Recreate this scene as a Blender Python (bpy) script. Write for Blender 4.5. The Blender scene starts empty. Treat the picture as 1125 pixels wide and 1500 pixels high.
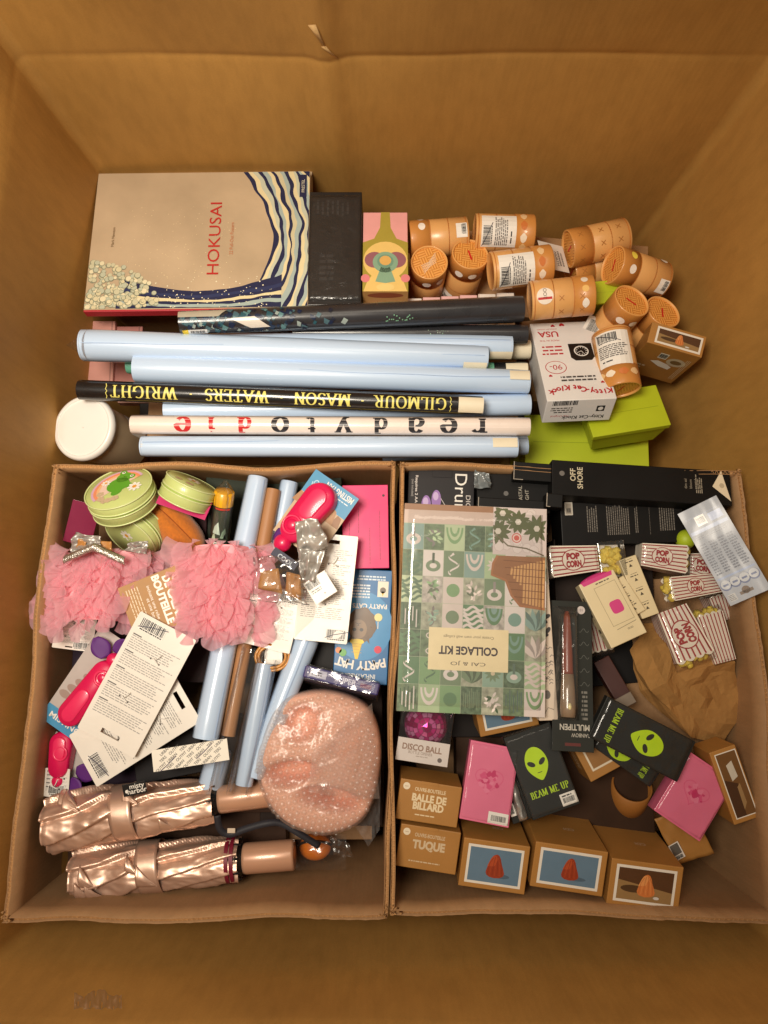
import bpy, bmesh, math, random
from math import sin, cos, pi, radians, sqrt, atan2, hypot
from mathutils import Vector, Matrix, noise

# ------------------------------------------------------------------ camera, world, lamps
sc = bpy.context.scene
COL = sc.collection
random.seed(7)
TILT = radians(9.0)          # the phone looks almost straight down into the pallet box
FOC, PX, PY, CAMZ = 1050.0, 562.5, 750.0, 1.52
cam_d = bpy.data.cameras.new('camera')
cam = bpy.data.objects.new('camera', cam_d); COL.objects.link(cam)
cam_d.sensor_fit = 'HORIZONTAL'; cam_d.sensor_width = 36.0; cam_d.lens = FOC/1125*36
cam_d.clip_start = 0.02; cam_d.clip_end = 60
cam.location = (0, 0, CAMZ); cam.rotation_euler = (TILT, 0, 0)
sc.camera = cam
w = bpy.data.worlds.new('World'); sc.world = w; w.use_nodes = True
w.node_tree.nodes['Background'].inputs[0].default_value = (1.0, 0.86, 0.70, 1)
w.node_tree.nodes['Background'].inputs[1].default_value = 0.20
def area(name, loc, target, size, power, col):
    d = bpy.data.lights.new(name, 'AREA'); d.shape = 'DISK'; d.size = size; d.energy = power; d.color = col
    o = bpy.data.objects.new(name, d); COL.objects.link(o); o.location = loc
    o.rotation_euler = (Vector(target)-Vector(loc)).to_track_quat('-Z', 'Y').to_euler()
    return o
area('ceiling_lamp', (-0.44, 0.16, 2.10), (-0.20, 0.50, 0.2), 0.60, 12.5, (1.0, 0.89, 0.74)).data.spread = radians(100)
area('fill_lamp_far', (0.25, 1.10, 3.0), (0.0, 0.3, 0.2), 0.9, 6, (1.0, 0.86, 0.68))  # weak fill added at the far right to support the main lamp
sc.view_settings.view_transform = 'Standard'; sc.view_settings.look = 'None'
sc.view_settings.exposure = -0.10; sc.view_settings.gamma = 1.0; sc.view_settings.use_curve_mapping = False
sc.render.engine = 'CYCLES'
sc.cycles.use_denoising = True
sc.cycles.max_bounces = 10; sc.cycles.diffuse_bounces = 4; sc.cycles.transparent_max_bounces = 24
sc.cycles.caustics_reflective = False; sc.cycles.caustics_refractive = False

# ------------------------------------------------------------------ helpers
_c, _s = cos(TILT), sin(TILT)
def at(x, y, z):
    """the point at height z (metres above the pallet-box floor) that was measured at x, y in the photograph"""
    dx, dy = (x-PX)/FOC, -(y-PY)/FOC
    wy, wz = dy*_c+_s, dy*_s-_c
    t = (z-CAMZ)/wz
    return Vector((dx*t, wy*t, z))
def V(*a): return Vector(a)
def lin(r, g, b):
    f = lambda c: (c/255/12.92) if c/255 <= 0.04045 else ((c/255+0.055)/1.055)**2.4
    return (f(r), f(g), f(b), 1)

MATS = {}
def mat(name, rgb=None, rough=0.6, metal=0.0, coat=0.0, var=0.08, vscale=30, bump=0.0, bscale=200, spec=0.5,
        alpha=1.0, trans=0.0, sheen=0.0, stretch=(1, 1, 1), coatr=0.08, subs=0.0):
    if name in MATS: return MATS[name]
    m = bpy.data.materials.new(name); m.use_nodes = True; MATS[name] = m
    nt = m.node_tree; n = nt.nodes; L = nt.links
    b = n['Principled BSDF']
    col = lin(*rgb)
    b.inputs['Roughness'].default_value = rough; b.inputs['Metallic'].default_value = metal
    b.inputs['Coat Weight'].default_value = coat; b.inputs['Coat Roughness'].default_value = coatr
    b.inputs['Specular IOR Level'].default_value = spec
    b.inputs['Alpha'].default_value = alpha
    if sheen: b.inputs['Sheen Weight'].default_value = sheen
    if subs:
        b.inputs['Subsurface Weight'].default_value = subs; b.inputs['Subsurface Radius'].default_value = (0.01, 0.006, 0.004)
    tc = n.new('ShaderNodeTexCoord'); mp = n.new('ShaderNodeMapping'); mp.inputs['Scale'].default_value = stretch
    L.new(tc.outputs['Object'], mp.inputs[0])
    if var > 0:
        nz = n.new('ShaderNodeTexNoise'); nz.inputs['Scale'].default_value = vscale; nz.inputs['Detail'].default_value = 5
        L.new(mp.outputs[0], nz.inputs['Vector'])
        mx = n.new('ShaderNodeMix'); mx.data_type = 'RGBA'
        mx.inputs[6].default_value = tuple(c*(1-var*1.6) for c in col[:3])+(1,)
        mx.inputs[7].default_value = tuple(min(1, c*(1+var)) for c in col[:3])+(1,)
        L.new(nz.outputs['Fac'], mx.inputs[0]); L.new(mx.outputs[2], b.inputs['Base Color'])
        mr = n.new('ShaderNodeMapRange'); mr.inputs[3].default_value = max(0.02, rough-0.08); mr.inputs[4].default_value = min(1, rough+0.1)
        L.new(nz.outputs['Fac'], mr.inputs[0]); L.new(mr.outputs[0], b.inputs['Roughness'])
    else:
        b.inputs['Base Color'].default_value = col
    if bump > 0:
        n2 = n.new('ShaderNodeTexNoise'); n2.inputs['Scale'].default_value = bscale; n2.inputs['Detail'].default_value = 3
        L.new(mp.outputs[0], n2.inputs['Vector'])
        bp = n.new('ShaderNodeBump'); bp.inputs['Strength'].default_value = bump; bp.inputs['Distance'].default_value = 0.002
        L.new(n2.outputs['Fac'], bp.inputs['Height']); L.new(bp.outputs[0], b.inputs['Normal'])
    if trans > 0:      # thin cloth or paper: some light passes straight through
        tb = n.new('ShaderNodeBsdfTranslucent'); tb.inputs[0].default_value = col
        ms = n.new('ShaderNodeMixShader'); ms.inputs[0].default_value = trans
        L.new(b.outputs[0], ms.inputs[1]); L.new(tb.outputs[0], ms.inputs[2])
        L.new(ms.outputs[0], n['Material Output'].inputs['Surface'])
    return m

def film(name, tint=(255, 255, 255), gloss=0.12, rough=0.12, bump=0.5, bscale=40, haze=0.0, edge=0.5):
    """thin clear plastic: see-through with a crinkled gloss and a little milky haze"""
    if name in MATS: return MATS[name]
    m = bpy.data.materials.new(name); m.use_nodes = True; MATS[name] = m
    nt = m.node_tree; n = nt.nodes; L = nt.links; n.remove(n['Principled BSDF'])
    out = n['Material Output']
    tr = n.new('ShaderNodeBsdfTransparent'); tr.inputs[0].default_value = lin(*tint)
    gl = n.new('ShaderNodeBsdfGlossy'); gl.inputs['Roughness'].default_value = rough
    df = n.new('ShaderNodeBsdfTranslucent'); df.inputs[0].default_value = (0.85, 0.85, 0.85, 1)
    d2 = n.new('ShaderNodeBsdfDiffuse'); d2.inputs[0].default_value = (0.8, 0.8, 0.8, 1)
    lw = n.new('ShaderNodeLayerWeight'); lw.inputs[0].default_value = 0.25
    ma = n.new('ShaderNodeMath'); ma.operation = 'MULTIPLY_ADD'; ma.inputs[1].default_value = edge; ma.inputs[2].default_value = gloss*0.6
    L.new(lw.outputs['Fresnel'], ma.inputs[0])
    m0 = n.new('ShaderNodeMixShader'); m0.inputs[0].default_value = 0.5; L.new(df.outputs[0], m0.inputs[1]); L.new(d2.outputs[0], m0.inputs[2])
    m1 = n.new('ShaderNodeMixShader'); m1.inputs[0].default_value = haze
    L.new(tr.outputs[0], m1.inputs[1]); L.new(m0.outputs[0], m1.inputs[2])
    m2 = n.new('ShaderNodeMixShader'); L.new(ma.outputs[0], m2.inputs[0]); L.new(m1.outputs[0], m2.inputs[1]); L.new(gl.outputs[0], m2.inputs[2])
    L.new(m2.outputs[0], out.inputs['Surface'])
    tc = n.new('ShaderNodeTexCoord'); nz = n.new('ShaderNodeTexNoise'); nz.inputs['Scale'].default_value = bscale; nz.inputs['Detail'].default_value = 3
    nz.inputs['Distortion'].default_value = 0.8
    L.new(tc.outputs['Object'], nz.inputs['Vector'])
    bp = n.new('ShaderNodeBump'); bp.inputs['Strength'].default_value = bump; bp.inputs['Distance'].default_value = 0.01
    L.new(nz.outputs['Fac'], bp.inputs['Height']); L.new(bp.outputs[0], gl.inputs['Normal']); L.new(bp.outputs[0], lw.inputs['Normal'])
    return m

_ink = {}
def ink(c, rough=0.5):
    k = (c, rough)
    if k not in _ink:
        _ink[k] = mat('print_%02x%02x%02x_%d' % (c[0], c[1], c[2], int(rough*100)), c, rough, var=0.05, vscale=60)
    return _ink[k]

class MB:
    """collects faces, then links them as ONE mesh object"""
    def __init__(s): s.v = []; s.f = []; s.m = []; s.cur = 0; s.mats = []; s.sm = []; s.smooth = False
    def use(s, m, smooth=None):
        if m not in s.mats: s.mats.append(m)
        s.cur = s.mats.index(m)
        if smooth is not None: s.smooth = smooth
        return s
    def add(s, vs, fs):
        o = len(s.v); s.v += [tuple(v) for v in vs]
        for f in fs: s.f.append([o+i for i in f]); s.m.append(s.cur); s.sm.append(s.smooth)
        return s
    def box(s, x0, y0, z0, x1, y1, z1):
        vs = [(x0,y0,z0),(x1,y0,z0),(x1,y1,z0),(x0,y1,z0),(x0,y0,z1),(x1,y0,z1),(x1,y1,z1),(x0,y1,z1)]
        return s.add(vs, [(3,2,1,0),(4,5,6,7),(0,1,5,4),(1,2,6,5),(2,3,7,6),(3,0,4,7)])
    def hexa(s, v):     # eight corners: four below then four above
        return s.add(v, [(3,2,1,0),(4,5,6,7),(0,1,5,4),(1,2,6,5),(2,3,7,6),(3,0,4,7)])
    def grid(s, fn, nu, nv, closeu=False):
        cu = nu if closeu else nu+1
        vs = [fn(i/nu, j/nv) for j in range(nv+1) for i in range(cu)]
        fs = [(j*cu+i, j*cu+(i+1)%cu, (j+1)*cu+(i+1)%cu, (j+1)*cu+i) for j in range(nv) for i in range(nu)]
        return s.add(vs, fs)
    def lathe(s, prof, n=32, cap0=False, cap1=False):   # (r, z) pairs about local z
        s.grid(lambda a, b: (prof[round(b*(len(prof)-1))][0]*cos(2*pi*a), prof[round(b*(len(prof)-1))][0]*sin(2*pi*a), prof[round(b*(len(prof)-1))][1]), n, len(prof)-1, True)
        for flag, (r, z) in ((cap0, prof[0]), (cap1, prof[-1])):
            if flag:
                vs = [(r*cos(2*pi*i/n), r*sin(2*pi*i/n), z) for i in range(n)]
                s.add(vs, [list(range(n))])
        return s
    def tube(s, pts, r, n=8, caps=True):
        pts = [Vector(p) for p in pts]; rs = r if isinstance(r, (list, tuple)) else [r]*len(pts)
        rings = []; ref = Vector((0, 0, 1))
        for i, p in enumerate(pts):
            d = (pts[min(i+1, len(pts)-1)]-pts[max(i-1, 0)])
            if d.length < 1e-9: d = Vector((1, 0, 0))
            d.normalize()
            a = d.cross(ref)
            if a.length < 0.05: a = d.cross(Vector((0, 1, 0)))
            a.normalize(); b = a.cross(d)
            rings += [p+(a*cos(2*pi*k/n)+b*sin(2*pi*k/n))*rs[i] for k in range(n)]
        fs = [(i*n+k, i*n+(k+1)%n, (i+1)*n+(k+1)%n, (i+1)*n+k) for i in range(len(pts)-1) for k in range(n)]
        if caps: fs += [list(range(n))[::-1], [(len(pts)-1)*n+k for k in range(n)]]
        return s.add(rings, fs)
    def sphere(s, c, r, n=12, m=8, sc=(1, 1, 1)):
        return s.grid(lambda a, b: (c[0]+r*sc[0]*sin(pi*b)*cos(2*pi*a), c[1]+r*sc[1]*sin(pi*b)*sin(2*pi*a), c[2]-r*sc[2]*cos(pi*b)), n, m, True)
    def build(s, name, parent=None, bevel=0.0, seg=2, autosmooth=False, solid=0.0, sub=0, mesh_only=False):
        me = bpy.data.meshes.new(name)
        me.from_pydata(s.v, [], s.f); me.update()
        for m in s.mats: me.materials.append(m)
        me.polygons.foreach_set('material_index', s.m)
        me.polygons.foreach_set('use_smooth', s.sm)
        if any(s.sm):
            bm = bmesh.new(); bm.from_mesh(me); bmesh.ops.remove_doubles(bm, verts=bm.verts, dist=1e-6)
            bm.to_mesh(me); bm.free()
        return link(name, me, parent, bevel, seg, solid, sub)

def link(name, me, parent=None, bevel=0.0, seg=2, solid=0.0, sub=0):
    o = bpy.data.objects.new(name, me); COL.objects.link(o)
    if parent: o.parent = parent
    if solid:
        md = o.modifiers.new('solid', 'SOLIDIFY'); md.thickness = solid; md.offset = 0
    if bevel:
        md = o.modifiers.new('bevel', 'BEVEL'); md.width = bevel; md.segments = seg; md.limit_method = 'ANGLE'; md.angle_limit = radians(40)
        md.harden_normals = False
    if sub:
        md = o.modifiers.new('sub', 'SUBSURF'); md.levels = sub; md.render_levels = sub
    return o

def tag(o, label, cat, group=None):
    o['label'] = label; o['category'] = cat
    if group: o['group'] = group
    return o
def thing(name, label, cat, M, group=None):
    o = bpy.data.objects.new(name, None); COL.objects.link(o); o.matrix_world = M; o.empty_display_size = 0.02
    return tag(o, label, cat, group)

def frame3(A, B, D, h=0.0):
    """a frame whose x runs A to B, y towards D; returns it lowered by h along its normal, with width and length"""
    A, B, D = (Vector(p) if isinstance(p, Vector) else at(*p) for p in (A, B, D))
    u = B-A; wd = u.length; u.normalize(); v = D-A; v = v-u*v.dot(u); ln = v.length; v.normalize(); n = u.cross(v)
    o = A-n*h
    M = Matrix(((u.x, v.x, n.x, o.x), (u.y, v.y, n.y, o.y), (u.z, v.z, n.z, o.z), (0, 0, 0, 1)))
    return M, wd, ln
def axis_frame(p0, p1, roll=0.0, face=None):
    """a frame at p0 with z running to p1 and x turned towards the viewer's side, then rolled"""
    z = p1-p0; ln = z.length; z.normalize()
    f = (face if face is not None else Vector((0, 0, CAMZ)))-p0
    x = f-z*f.dot(z)
    if x.length < 0.05: x = Vector((0, -1, 0))-z*(-z.y)
    x.normalize(); y = z.cross(x)
    x, y = x*cos(roll)+y*sin(roll), y*cos(roll)-x*sin(roll)
    M = Matrix(((x.x, y.x, z.x, p0.x), (x.y, y.y, z.y, p0.y), (x.z, y.z, z.z, p0.z), (0, 0, 0, 1)))
    return M, ln

# ------------------------------------------------------------------ print: flat lettering and marks
_tc = {}
def glyphs(txt, bold=0.0):
    k = (txt, bold)
    if k not in _tc:
        cu = bpy.data.curves.new('t', 'FONT'); cu.body = txt; cu.size = 1.0; cu.offset = bold; cu.resolution_u = 3
        o = bpy.data.objects.new('t', cu); COL.objects.link(o)
        dg = bpy.context.evaluated_depsgraph_get(); me = o.evaluated_get(dg).to_mesh()
        vs = [(v.co.x, v.co.y) for v in me.vertices]; fs = [tuple(p.vertices) for p in me.polygons]
        o.evaluated_get(dg).to_mesh_clear()
        bpy.data.objects.remove(o); bpy.data.curves.remove(cu)
        if vs:
            x0 = min(v[0] for v in vs); x1 = max(v[0] for v in vs)
        else: x0 = x1 = 0
        _tc[k] = ([(x-x0, y) for x, y in vs], fs, x1-x0)
    return _tc[k]

def arc(cx, cy, rx, ry, a0, a1, n=14):
    return [(cx+rx*cos(radians(a0+(a1-a0)*i/n)), cy+ry*sin(radians(a0+(a1-a0)*i/n))) for i in range(n+1)]
# a small set of letters drawn with a broad pen: thick uprights, thin crossbars, serifs
SERIF = {
 'A': (0.8, [[(0.08,0),(0.4,1)],[(0.4,1),(0.72,0)],[(0.2,0.36),(0.6,0.36)]], [(0.08,0),(0.72,0)]),
 'B': (0.7, [[(0.18,0),(0.18,1)],[(0.18,1)]+arc(0.36,0.76,0.2,0.24,90,-90)+[(0.18,0.52)],[(0.18,0.52)]+arc(0.38,0.26,0.24,0.26,90,-90)+[(0.18,0)]], [(0.16,0),(0.16,1)]),
 'D': (0.8, [[(0.18,0),(0.18,1)],[(0.18,1)]+arc(0.3,0.5,0.4,0.5,90,-90)+[(0.18,0)]], [(0.16,0),(0.16,1)]),
 'E': (0.68, [[(0.18,0),(0.18,1)],[(0.18,1),(0.6,1),(0.6,0.85)],[(0.18,0.52),(0.46,0.52)],[(0.18,0),(0.62,0),(0.62,0.18)]], [(0.16,0),(0.16,1)]),
 'F': (0.62, [[(0.18,0),(0.18,1)],[(0.18,1),(0.58,1),(0.58,0.84)],[(0.18,0.52),(0.44,0.52)]], [(0.18,0),(0.16,1)]),
 'G': (0.84, [arc(0.42,0.5,0.34,0.5,55,330),[(0.72,0.44),(0.72,0.06)]], [(0.7,0.45)]),
 'H': (0.84, [[(0.18,0),(0.18,1)],[(0.66,0),(0.66,1)],[(0.18,0.52),(0.66,0.52)]], [(0.18,0),(0.18,1),(0.66,0),(0.66,1)]),
 'I': (0.4, [[(0.2,0),(0.2,1)]], [(0.2,0),(0.2,1)]),
 'L': (0.64, [[(0.18,0),(0.18,1)],[(0.18,0),(0.58,0),(0.58,0.22)]], [(0.18,1),(0.16,0)]),
 'M': (1.0, [[(0.16,0),(0.16,1)],[(0.18,1),(0.5,0.05)],[(0.5,0.05),(0.82,1)],[(0.84,0),(0.84,1)]], [(0.16,0),(0.14,1),(0.84,0),(0.86,1)]),
 'N': (0.86, [[(0.16,0),(0.16,1)],[(0.18,1),(0.68,0)],[(0.7,0),(0.7,1)]], [(0.16,0),(0.12,1),(0.7,1)]),
 'O': (0.84, [arc(0.42,0.5,0.34,0.5,0,360,26)], []),
 'P': (0.68, [[(0.18,0),(0.18,1)],[(0.18,1)]+arc(0.36,0.74,0.24,0.26,90,-90)+[(0.18,0.48)]], [(0.18,0),(0.16,1)]),
 'R': (0.76, [[(0.18,0),(0.18,1)],[(0.18,1)]+arc(0.36,0.75,0.22,0.25,90,-90)+[(0.18,0.5)],[(0.36,0.5),(0.66,0)]], [(0.18,0),(0.16,1),(0.68,0)]),
 'S': (0.64, [arc(0.33,0.75,0.2,0.25,20,250)[:]+arc(0.31,0.26,0.24,0.26,70,-165)], []),
 'T': (0.74, [[(0.37,0),(0.37,1)],[(0.08,0.82),(0.08,1),(0.66,1),(0.66,0.82)]], [(0.37,0)]),
 'U': (0.84, [[(0.18,1)]+arc(0.42,0.3,0.24,0.3,180,360)+[(0.66,1)]], [(0.18,1),(0.66,1)]),
 'W': (1.1, [[(0.1,1),(0.32,0)],[(0.32,0),(0.55,0.95)],[(0.55,0.95),(0.78,0)],[(0.78,0),(1.0,1)]], [(0.1,1),(1.0,1),(0.52,1)]),
 'r': (0.55, [[(0.16,0),(0.16,0.68)],arc(0.36,0.46,0.2,0.2,170,30)], [(0.16,0),(0.1,0.68)]),
 'e': (0.66, [[(0.1,0.36),(0.56,0.36)]+arc(0.33,0.36,0.23,0.33,0,320)], []),
 'a': (0.66, [arc(0.3,0.5,0.18,0.19,160,0)+[(0.48,0.06),(0.58,0.02)],arc(0.28,0.2,0.2,0.2,75,360)], []),
 'd': (0.72, [arc(0.3,0.34,0.22,0.34,0,360,22),[(0.54,0),(0.54,1.0)]], [(0.58,0),(0.48,1.0)]),
 'y': (0.68, [[(0.08,0.68),(0.34,0)],[(0.6,0.68),(0.28,-0.18),(0.1,-0.24)]], [(0.08,0.68),(0.6,0.68)]),
 't': (0.5, [[(0.22,0.95)]+arc(0.36,0.14,0.14,0.14,180,330),[(0.06,0.68),(0.44,0.68)]], []),
 'o': (0.68, [arc(0.33,0.34,0.24,0.34,0,360,24)], []),
 'i': (0.36, [[(0.18,0),(0.18,0.68)],[(0.14,0.9),(0.22,0.9)]], [(0.18,0),(0.12,0.68)]),
}
def clip_poly(pts, box):
    x0, y0, x1, y1 = box
    for ax, lim, sg in ((0, x0, 1), (0, x1, -1), (1, y0, 1), (1, y1, -1)):
        out = []
        for i in range(len(pts)):
            a, b = pts[i-1], pts[i]; ia = (a[ax]-lim)*sg >= 0; ib = (b[ax]-lim)*sg >= 0
            if ia != ib:
                t = (lim-a[ax])/(b[ax]-a[ax]); out.append((a[0]+(b[0]-a[0])*t, a[1]+(b[1]-a[1])*t))
            if ib: out.append(b)
        pts = out
        if not pts: break
    return pts
class Deco:
    """flat print collected in surface coordinates; each layer() lies a hair above the last"""
    STEP = 0.00012
    def __init__(s): s.p = []; s.lz = 1; s.clip = None
    def layer(s): s.lz += 1; return s
    def poly(s, pts, c):
        if s.clip:
            pts = clip_poly([tuple(p) for p in pts], s.clip)
            if len(pts) < 3: return s
        s.p.append(([tuple(p) for p in pts], [list(range(len(pts)))], c, s.lz)); return s
    def mesh(s, vs, fs, c):
        if s.clip:
            for f in fs: s.poly([vs[i] for i in f], c)
            return s
        s.p.append((vs, fs, c, s.lz)); return s
    def rect(s, u0, v0, u1, v1, c): return s.poly([(u0,v0),(u1,v0),(u1,v1),(u0,v1)], c)
    def disc(s, x, y, r, c, n=24, ry=None, rot=0):
        ry = ry or r
        return s.poly([(x+r*cos(2*pi*i/n)*cos(rot)-ry*sin(2*pi*i/n)*sin(rot), y+r*cos(2*pi*i/n)*sin(rot)+ry*sin(2*pi*i/n)*cos(rot)) for i in range(n)], c)
    def line(s, pts, wd, c, thin=None, close=False):
        thin = wd if thin is None else thin
        n = len(pts); vs = []
        for i in range(n):
            a = pts[max(i-1, 0)]; b = pts[min(i+1, n-1)]
            if close: a = pts[(i-1) % n]; b = pts[(i+1) % n]
            dx, dy = b[0]-a[0], b[1]-a[1]; l = hypot(dx, dy) or 1
            ww = thin+(wd-thin)*abs(dy)/l
            vs += [(pts[i][0]-dy/l*ww/2, pts[i][1]+dx/l*ww/2), (pts[i][0]+dy/l*ww/2, pts[i][1]-dx/l*ww/2)]
        fs = [[2*i, 2*i+1, 2*i+3, 2*i+2] for i in range(n-1)]
        if close: fs.append([2*n-2, 2*n-1, 1, 0])
        return s.mesh(vs, fs, c)
    def frame(s, u0, v0, u1, v1, t, c):
        s.rect(u0,v0,u1,v0+t,c); s.rect(u0,v1-t,u1,v1,c); s.rect(u0,v0+t,u0+t,v1-t,c); s.rect(u1-t,v0+t,u1,v1-t,c); return s
    def text(s, txt, x, y, h, c, rot=0.0, al='c', bold=0.0, sx=1.0, fit=None):
        vs, fs, wd = glyphs(txt, bold)
        k = h/0.70; kx = k*sx
        if fit: kx = fit/wd
        ox = {'c': -wd/2, 'l': 0, 'r': -wd}[al]
        cr, sr = cos(rot), sin(rot)
        q = [((a+ox)*kx, (b-0.35)*k) for a, b in vs]
        return s.mesh([(x+a*cr-b*sr, y+a*sr+b*cr) for a, b in q], fs, c)
    def serif(s, txt, x, y, h, c, rot=0.0, thick=0.16, thin=0.06, sp=0.06, sx=1.0, al='c', fit=None, sfun=None):
        tot = sum((SERIF[ch][0] if ch in SERIF else 0.4)+sp for ch in txt)-sp
        if fit: sx = fit/(tot*h)
        cx = {'c': -tot/2, 'l': 0, 'r': -tot}[al]; cr, sr = cos(rot), sin(rot)
        T = lambda a, b: (x+((a+cx0)*h*sx)*cr-((b-0.5)*h)*sr, y+((a+cx0)*h*sx)*sr+((b-0.5)*h)*cr)
        for ch in txt:
            cx0 = cx
            if ch == '-': s.poly([T(0.1,0.45),T(0.3,0.45),T(0.3,0.55),T(0.1,0.55)], c)
            if ch in SERIF:
                wd, st, sf = SERIF[ch]
                lz = s.lz
                for j, ln in enumerate(st):
                    s.lz = lz+0.1*j
                    vs = []; n = len(ln)
                    for i in range(n):
                        a = ln[max(i-1,0)]; b = ln[min(i+1,n-1)]; dx, dy = b[0]-a[0], b[1]-a[1]; l = hypot(dx,dy) or 1
                        ww = thin+(thick-thin)*min(1, abs(dy)/l)
                        vs += [(ln[i][0]-dy/l*ww/2, ln[i][1]+dx/l*ww/2), (ln[i][0]+dy/l*ww/2, ln[i][1]-dx/l*ww/2)]
                    s.mesh([T(*v) for v in vs], [[2*i,2*i+1,2*i+3,2*i+2] for i in range(n-1)], c)
                for j, (a, b) in enumerate(sf):
                    s.lz = lz+0.45+0.05*j
                    s.poly([T(a-0.15,b-thin/2),T(a+0.15,b-thin/2),T(a+0.15,b+thin/2),T(a-0.15,b+thin/2)], c)
                s.lz = lz
                cx += wd+sp
            else: cx += 0.4+sp
        return s
    def para(s, u0, v0, u1, v1, rows, c, fill=0.55, rag=0.25, axis='u', word=0.012):
        R = random
        W, H = (u1-u0, v1-v0) if axis == 'u' else (v1-v0, u1-u0)
        for i in range(rows):
            y = (i+0.2)*H/rows; hh = H/rows*fill
            x = 0; end = W*(1-R.random()*rag)
            while x < end:
                l = min(word*R.uniform(0.3, 1.2), end-x)
                if axis == 'u': s.rect(u0+x, v1-y-hh, u0+x+l, v1-y, c)
                else: s.rect(u0+y, v0+x, u0+y+hh, v0+x+l, c)
                x += l+word*0.18
        return s
    def barcode(s, u0, v0, u1, v1, c=(25,25,28), axis='u', digits=True):
        R = random
        W, H = (u1-u0, v1-v0) if axis == 'u' else (v1-v0, u1-u0)
        x = 0; unit = W/62
        while x < W-unit:
            l = unit*R.choice((1, 1, 2, 2, 3))
            e = min(x+l, W)
            if axis == 'u': s.rect(u0+x, v0+(0.14*H if digits else 0), u0+e, v1, c)
            else: s.rect(u0, v0+x, u1-(0.14*H if digits else 0), v0+e, c)
            x = e+unit*R.choice((1, 1, 2))
        if digits:
            if axis == 'u': s.para(u0+0.05*W, v0-0.02*H, u1, v0+0.10*H, 1, c, 0.9, 0.05, 'u', W/8)
            else: s.para(u1-0.10*H, v0+0.05*W, u1+0.02*H, v1, 1, c, 0.9, 0.05, 'v', W/8)
        return s
    def build(s, name, parent, fn=None, cuts=None, rough=0.45, z=0.0, label=None):
        """fn(u, v, lift) places a point of the print on its surface; cuts = v values to slice at on a curved one"""
        fn = fn or (lambda u, v, l: (u, v, z+l))
        bm = bmesh.new(); lay = bm.verts.layers.float.new('lift'); mats = []
        for vs, fs, c, lz in s.p:
            m = ink(c, rough) if isinstance(c, tuple) else c
            if m not in mats: mats.append(m)
            bv = []
            for u, v in vs:
                b = bm.verts.new((u, v, 0)); b[lay] = lz*Deco.STEP; bv.append(b)
            for f in fs:
                try: bm.faces.new([bv[i] for i in f]).material_index = mats.index(m)
                except ValueError: pass
        for axis, vals in (cuts or {}).items():
            for cv in vals:
                co, no = ((0, cv, 0), (0, 1, 0)) if axis == 'v' else ((cv, 0, 0), (1, 0, 0))
                bmesh.ops.bisect_plane(bm, geom=bm.verts[:]+bm.edges[:]+bm.faces[:], dist=1e-7, plane_co=co, plane_no=no)
        bm.normal_update()
        flip = [f for f in bm.faces if f.normal.z < 0]
        if flip: bmesh.ops.reverse_faces(bm, faces=flip)
        for b in bm.verts: b.co = Vector(fn(b.co.x, b.co.y, b[lay]))
        me = bpy.data.meshes.new(name); bm.to_mesh(me); bm.free()
        for m in mats: me.materials.append(m)
        o = link(name, me, parent)
        if label: o['label'] = label
        return o

def side_map(kind, w_, l_, h_):
    """print on a side of a box of size w, l, h: u along the side (as read from outside), v up"""
    return {'near': lambda u, v, e: (u, -e, v), 'far': lambda u, v, e: (w_-u, l_+e, v),
            'right': lambda u, v, e: (w_+e, u, v), 'left': lambda u, v, e: (-e, l_-u, v)}[kind]
def cyl_map(r, th0=0.0, r1=None, L=1.0):
    """print round a roll lying along local z: u along z, v round it (arc metres from the angle th0)"""
    r1 = r if r1 is None else r1
    def f(u, v, e):
        rr = r+(r1-r)*u/L
        a = th0-v/rr
        return ((rr+e+.0004)*cos(a), (rr+e+.0004)*sin(a), u)
    return f
WHITE = (238, 234, 226); BLACK = (24, 23, 24); GREY = (120, 118, 116)
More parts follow.
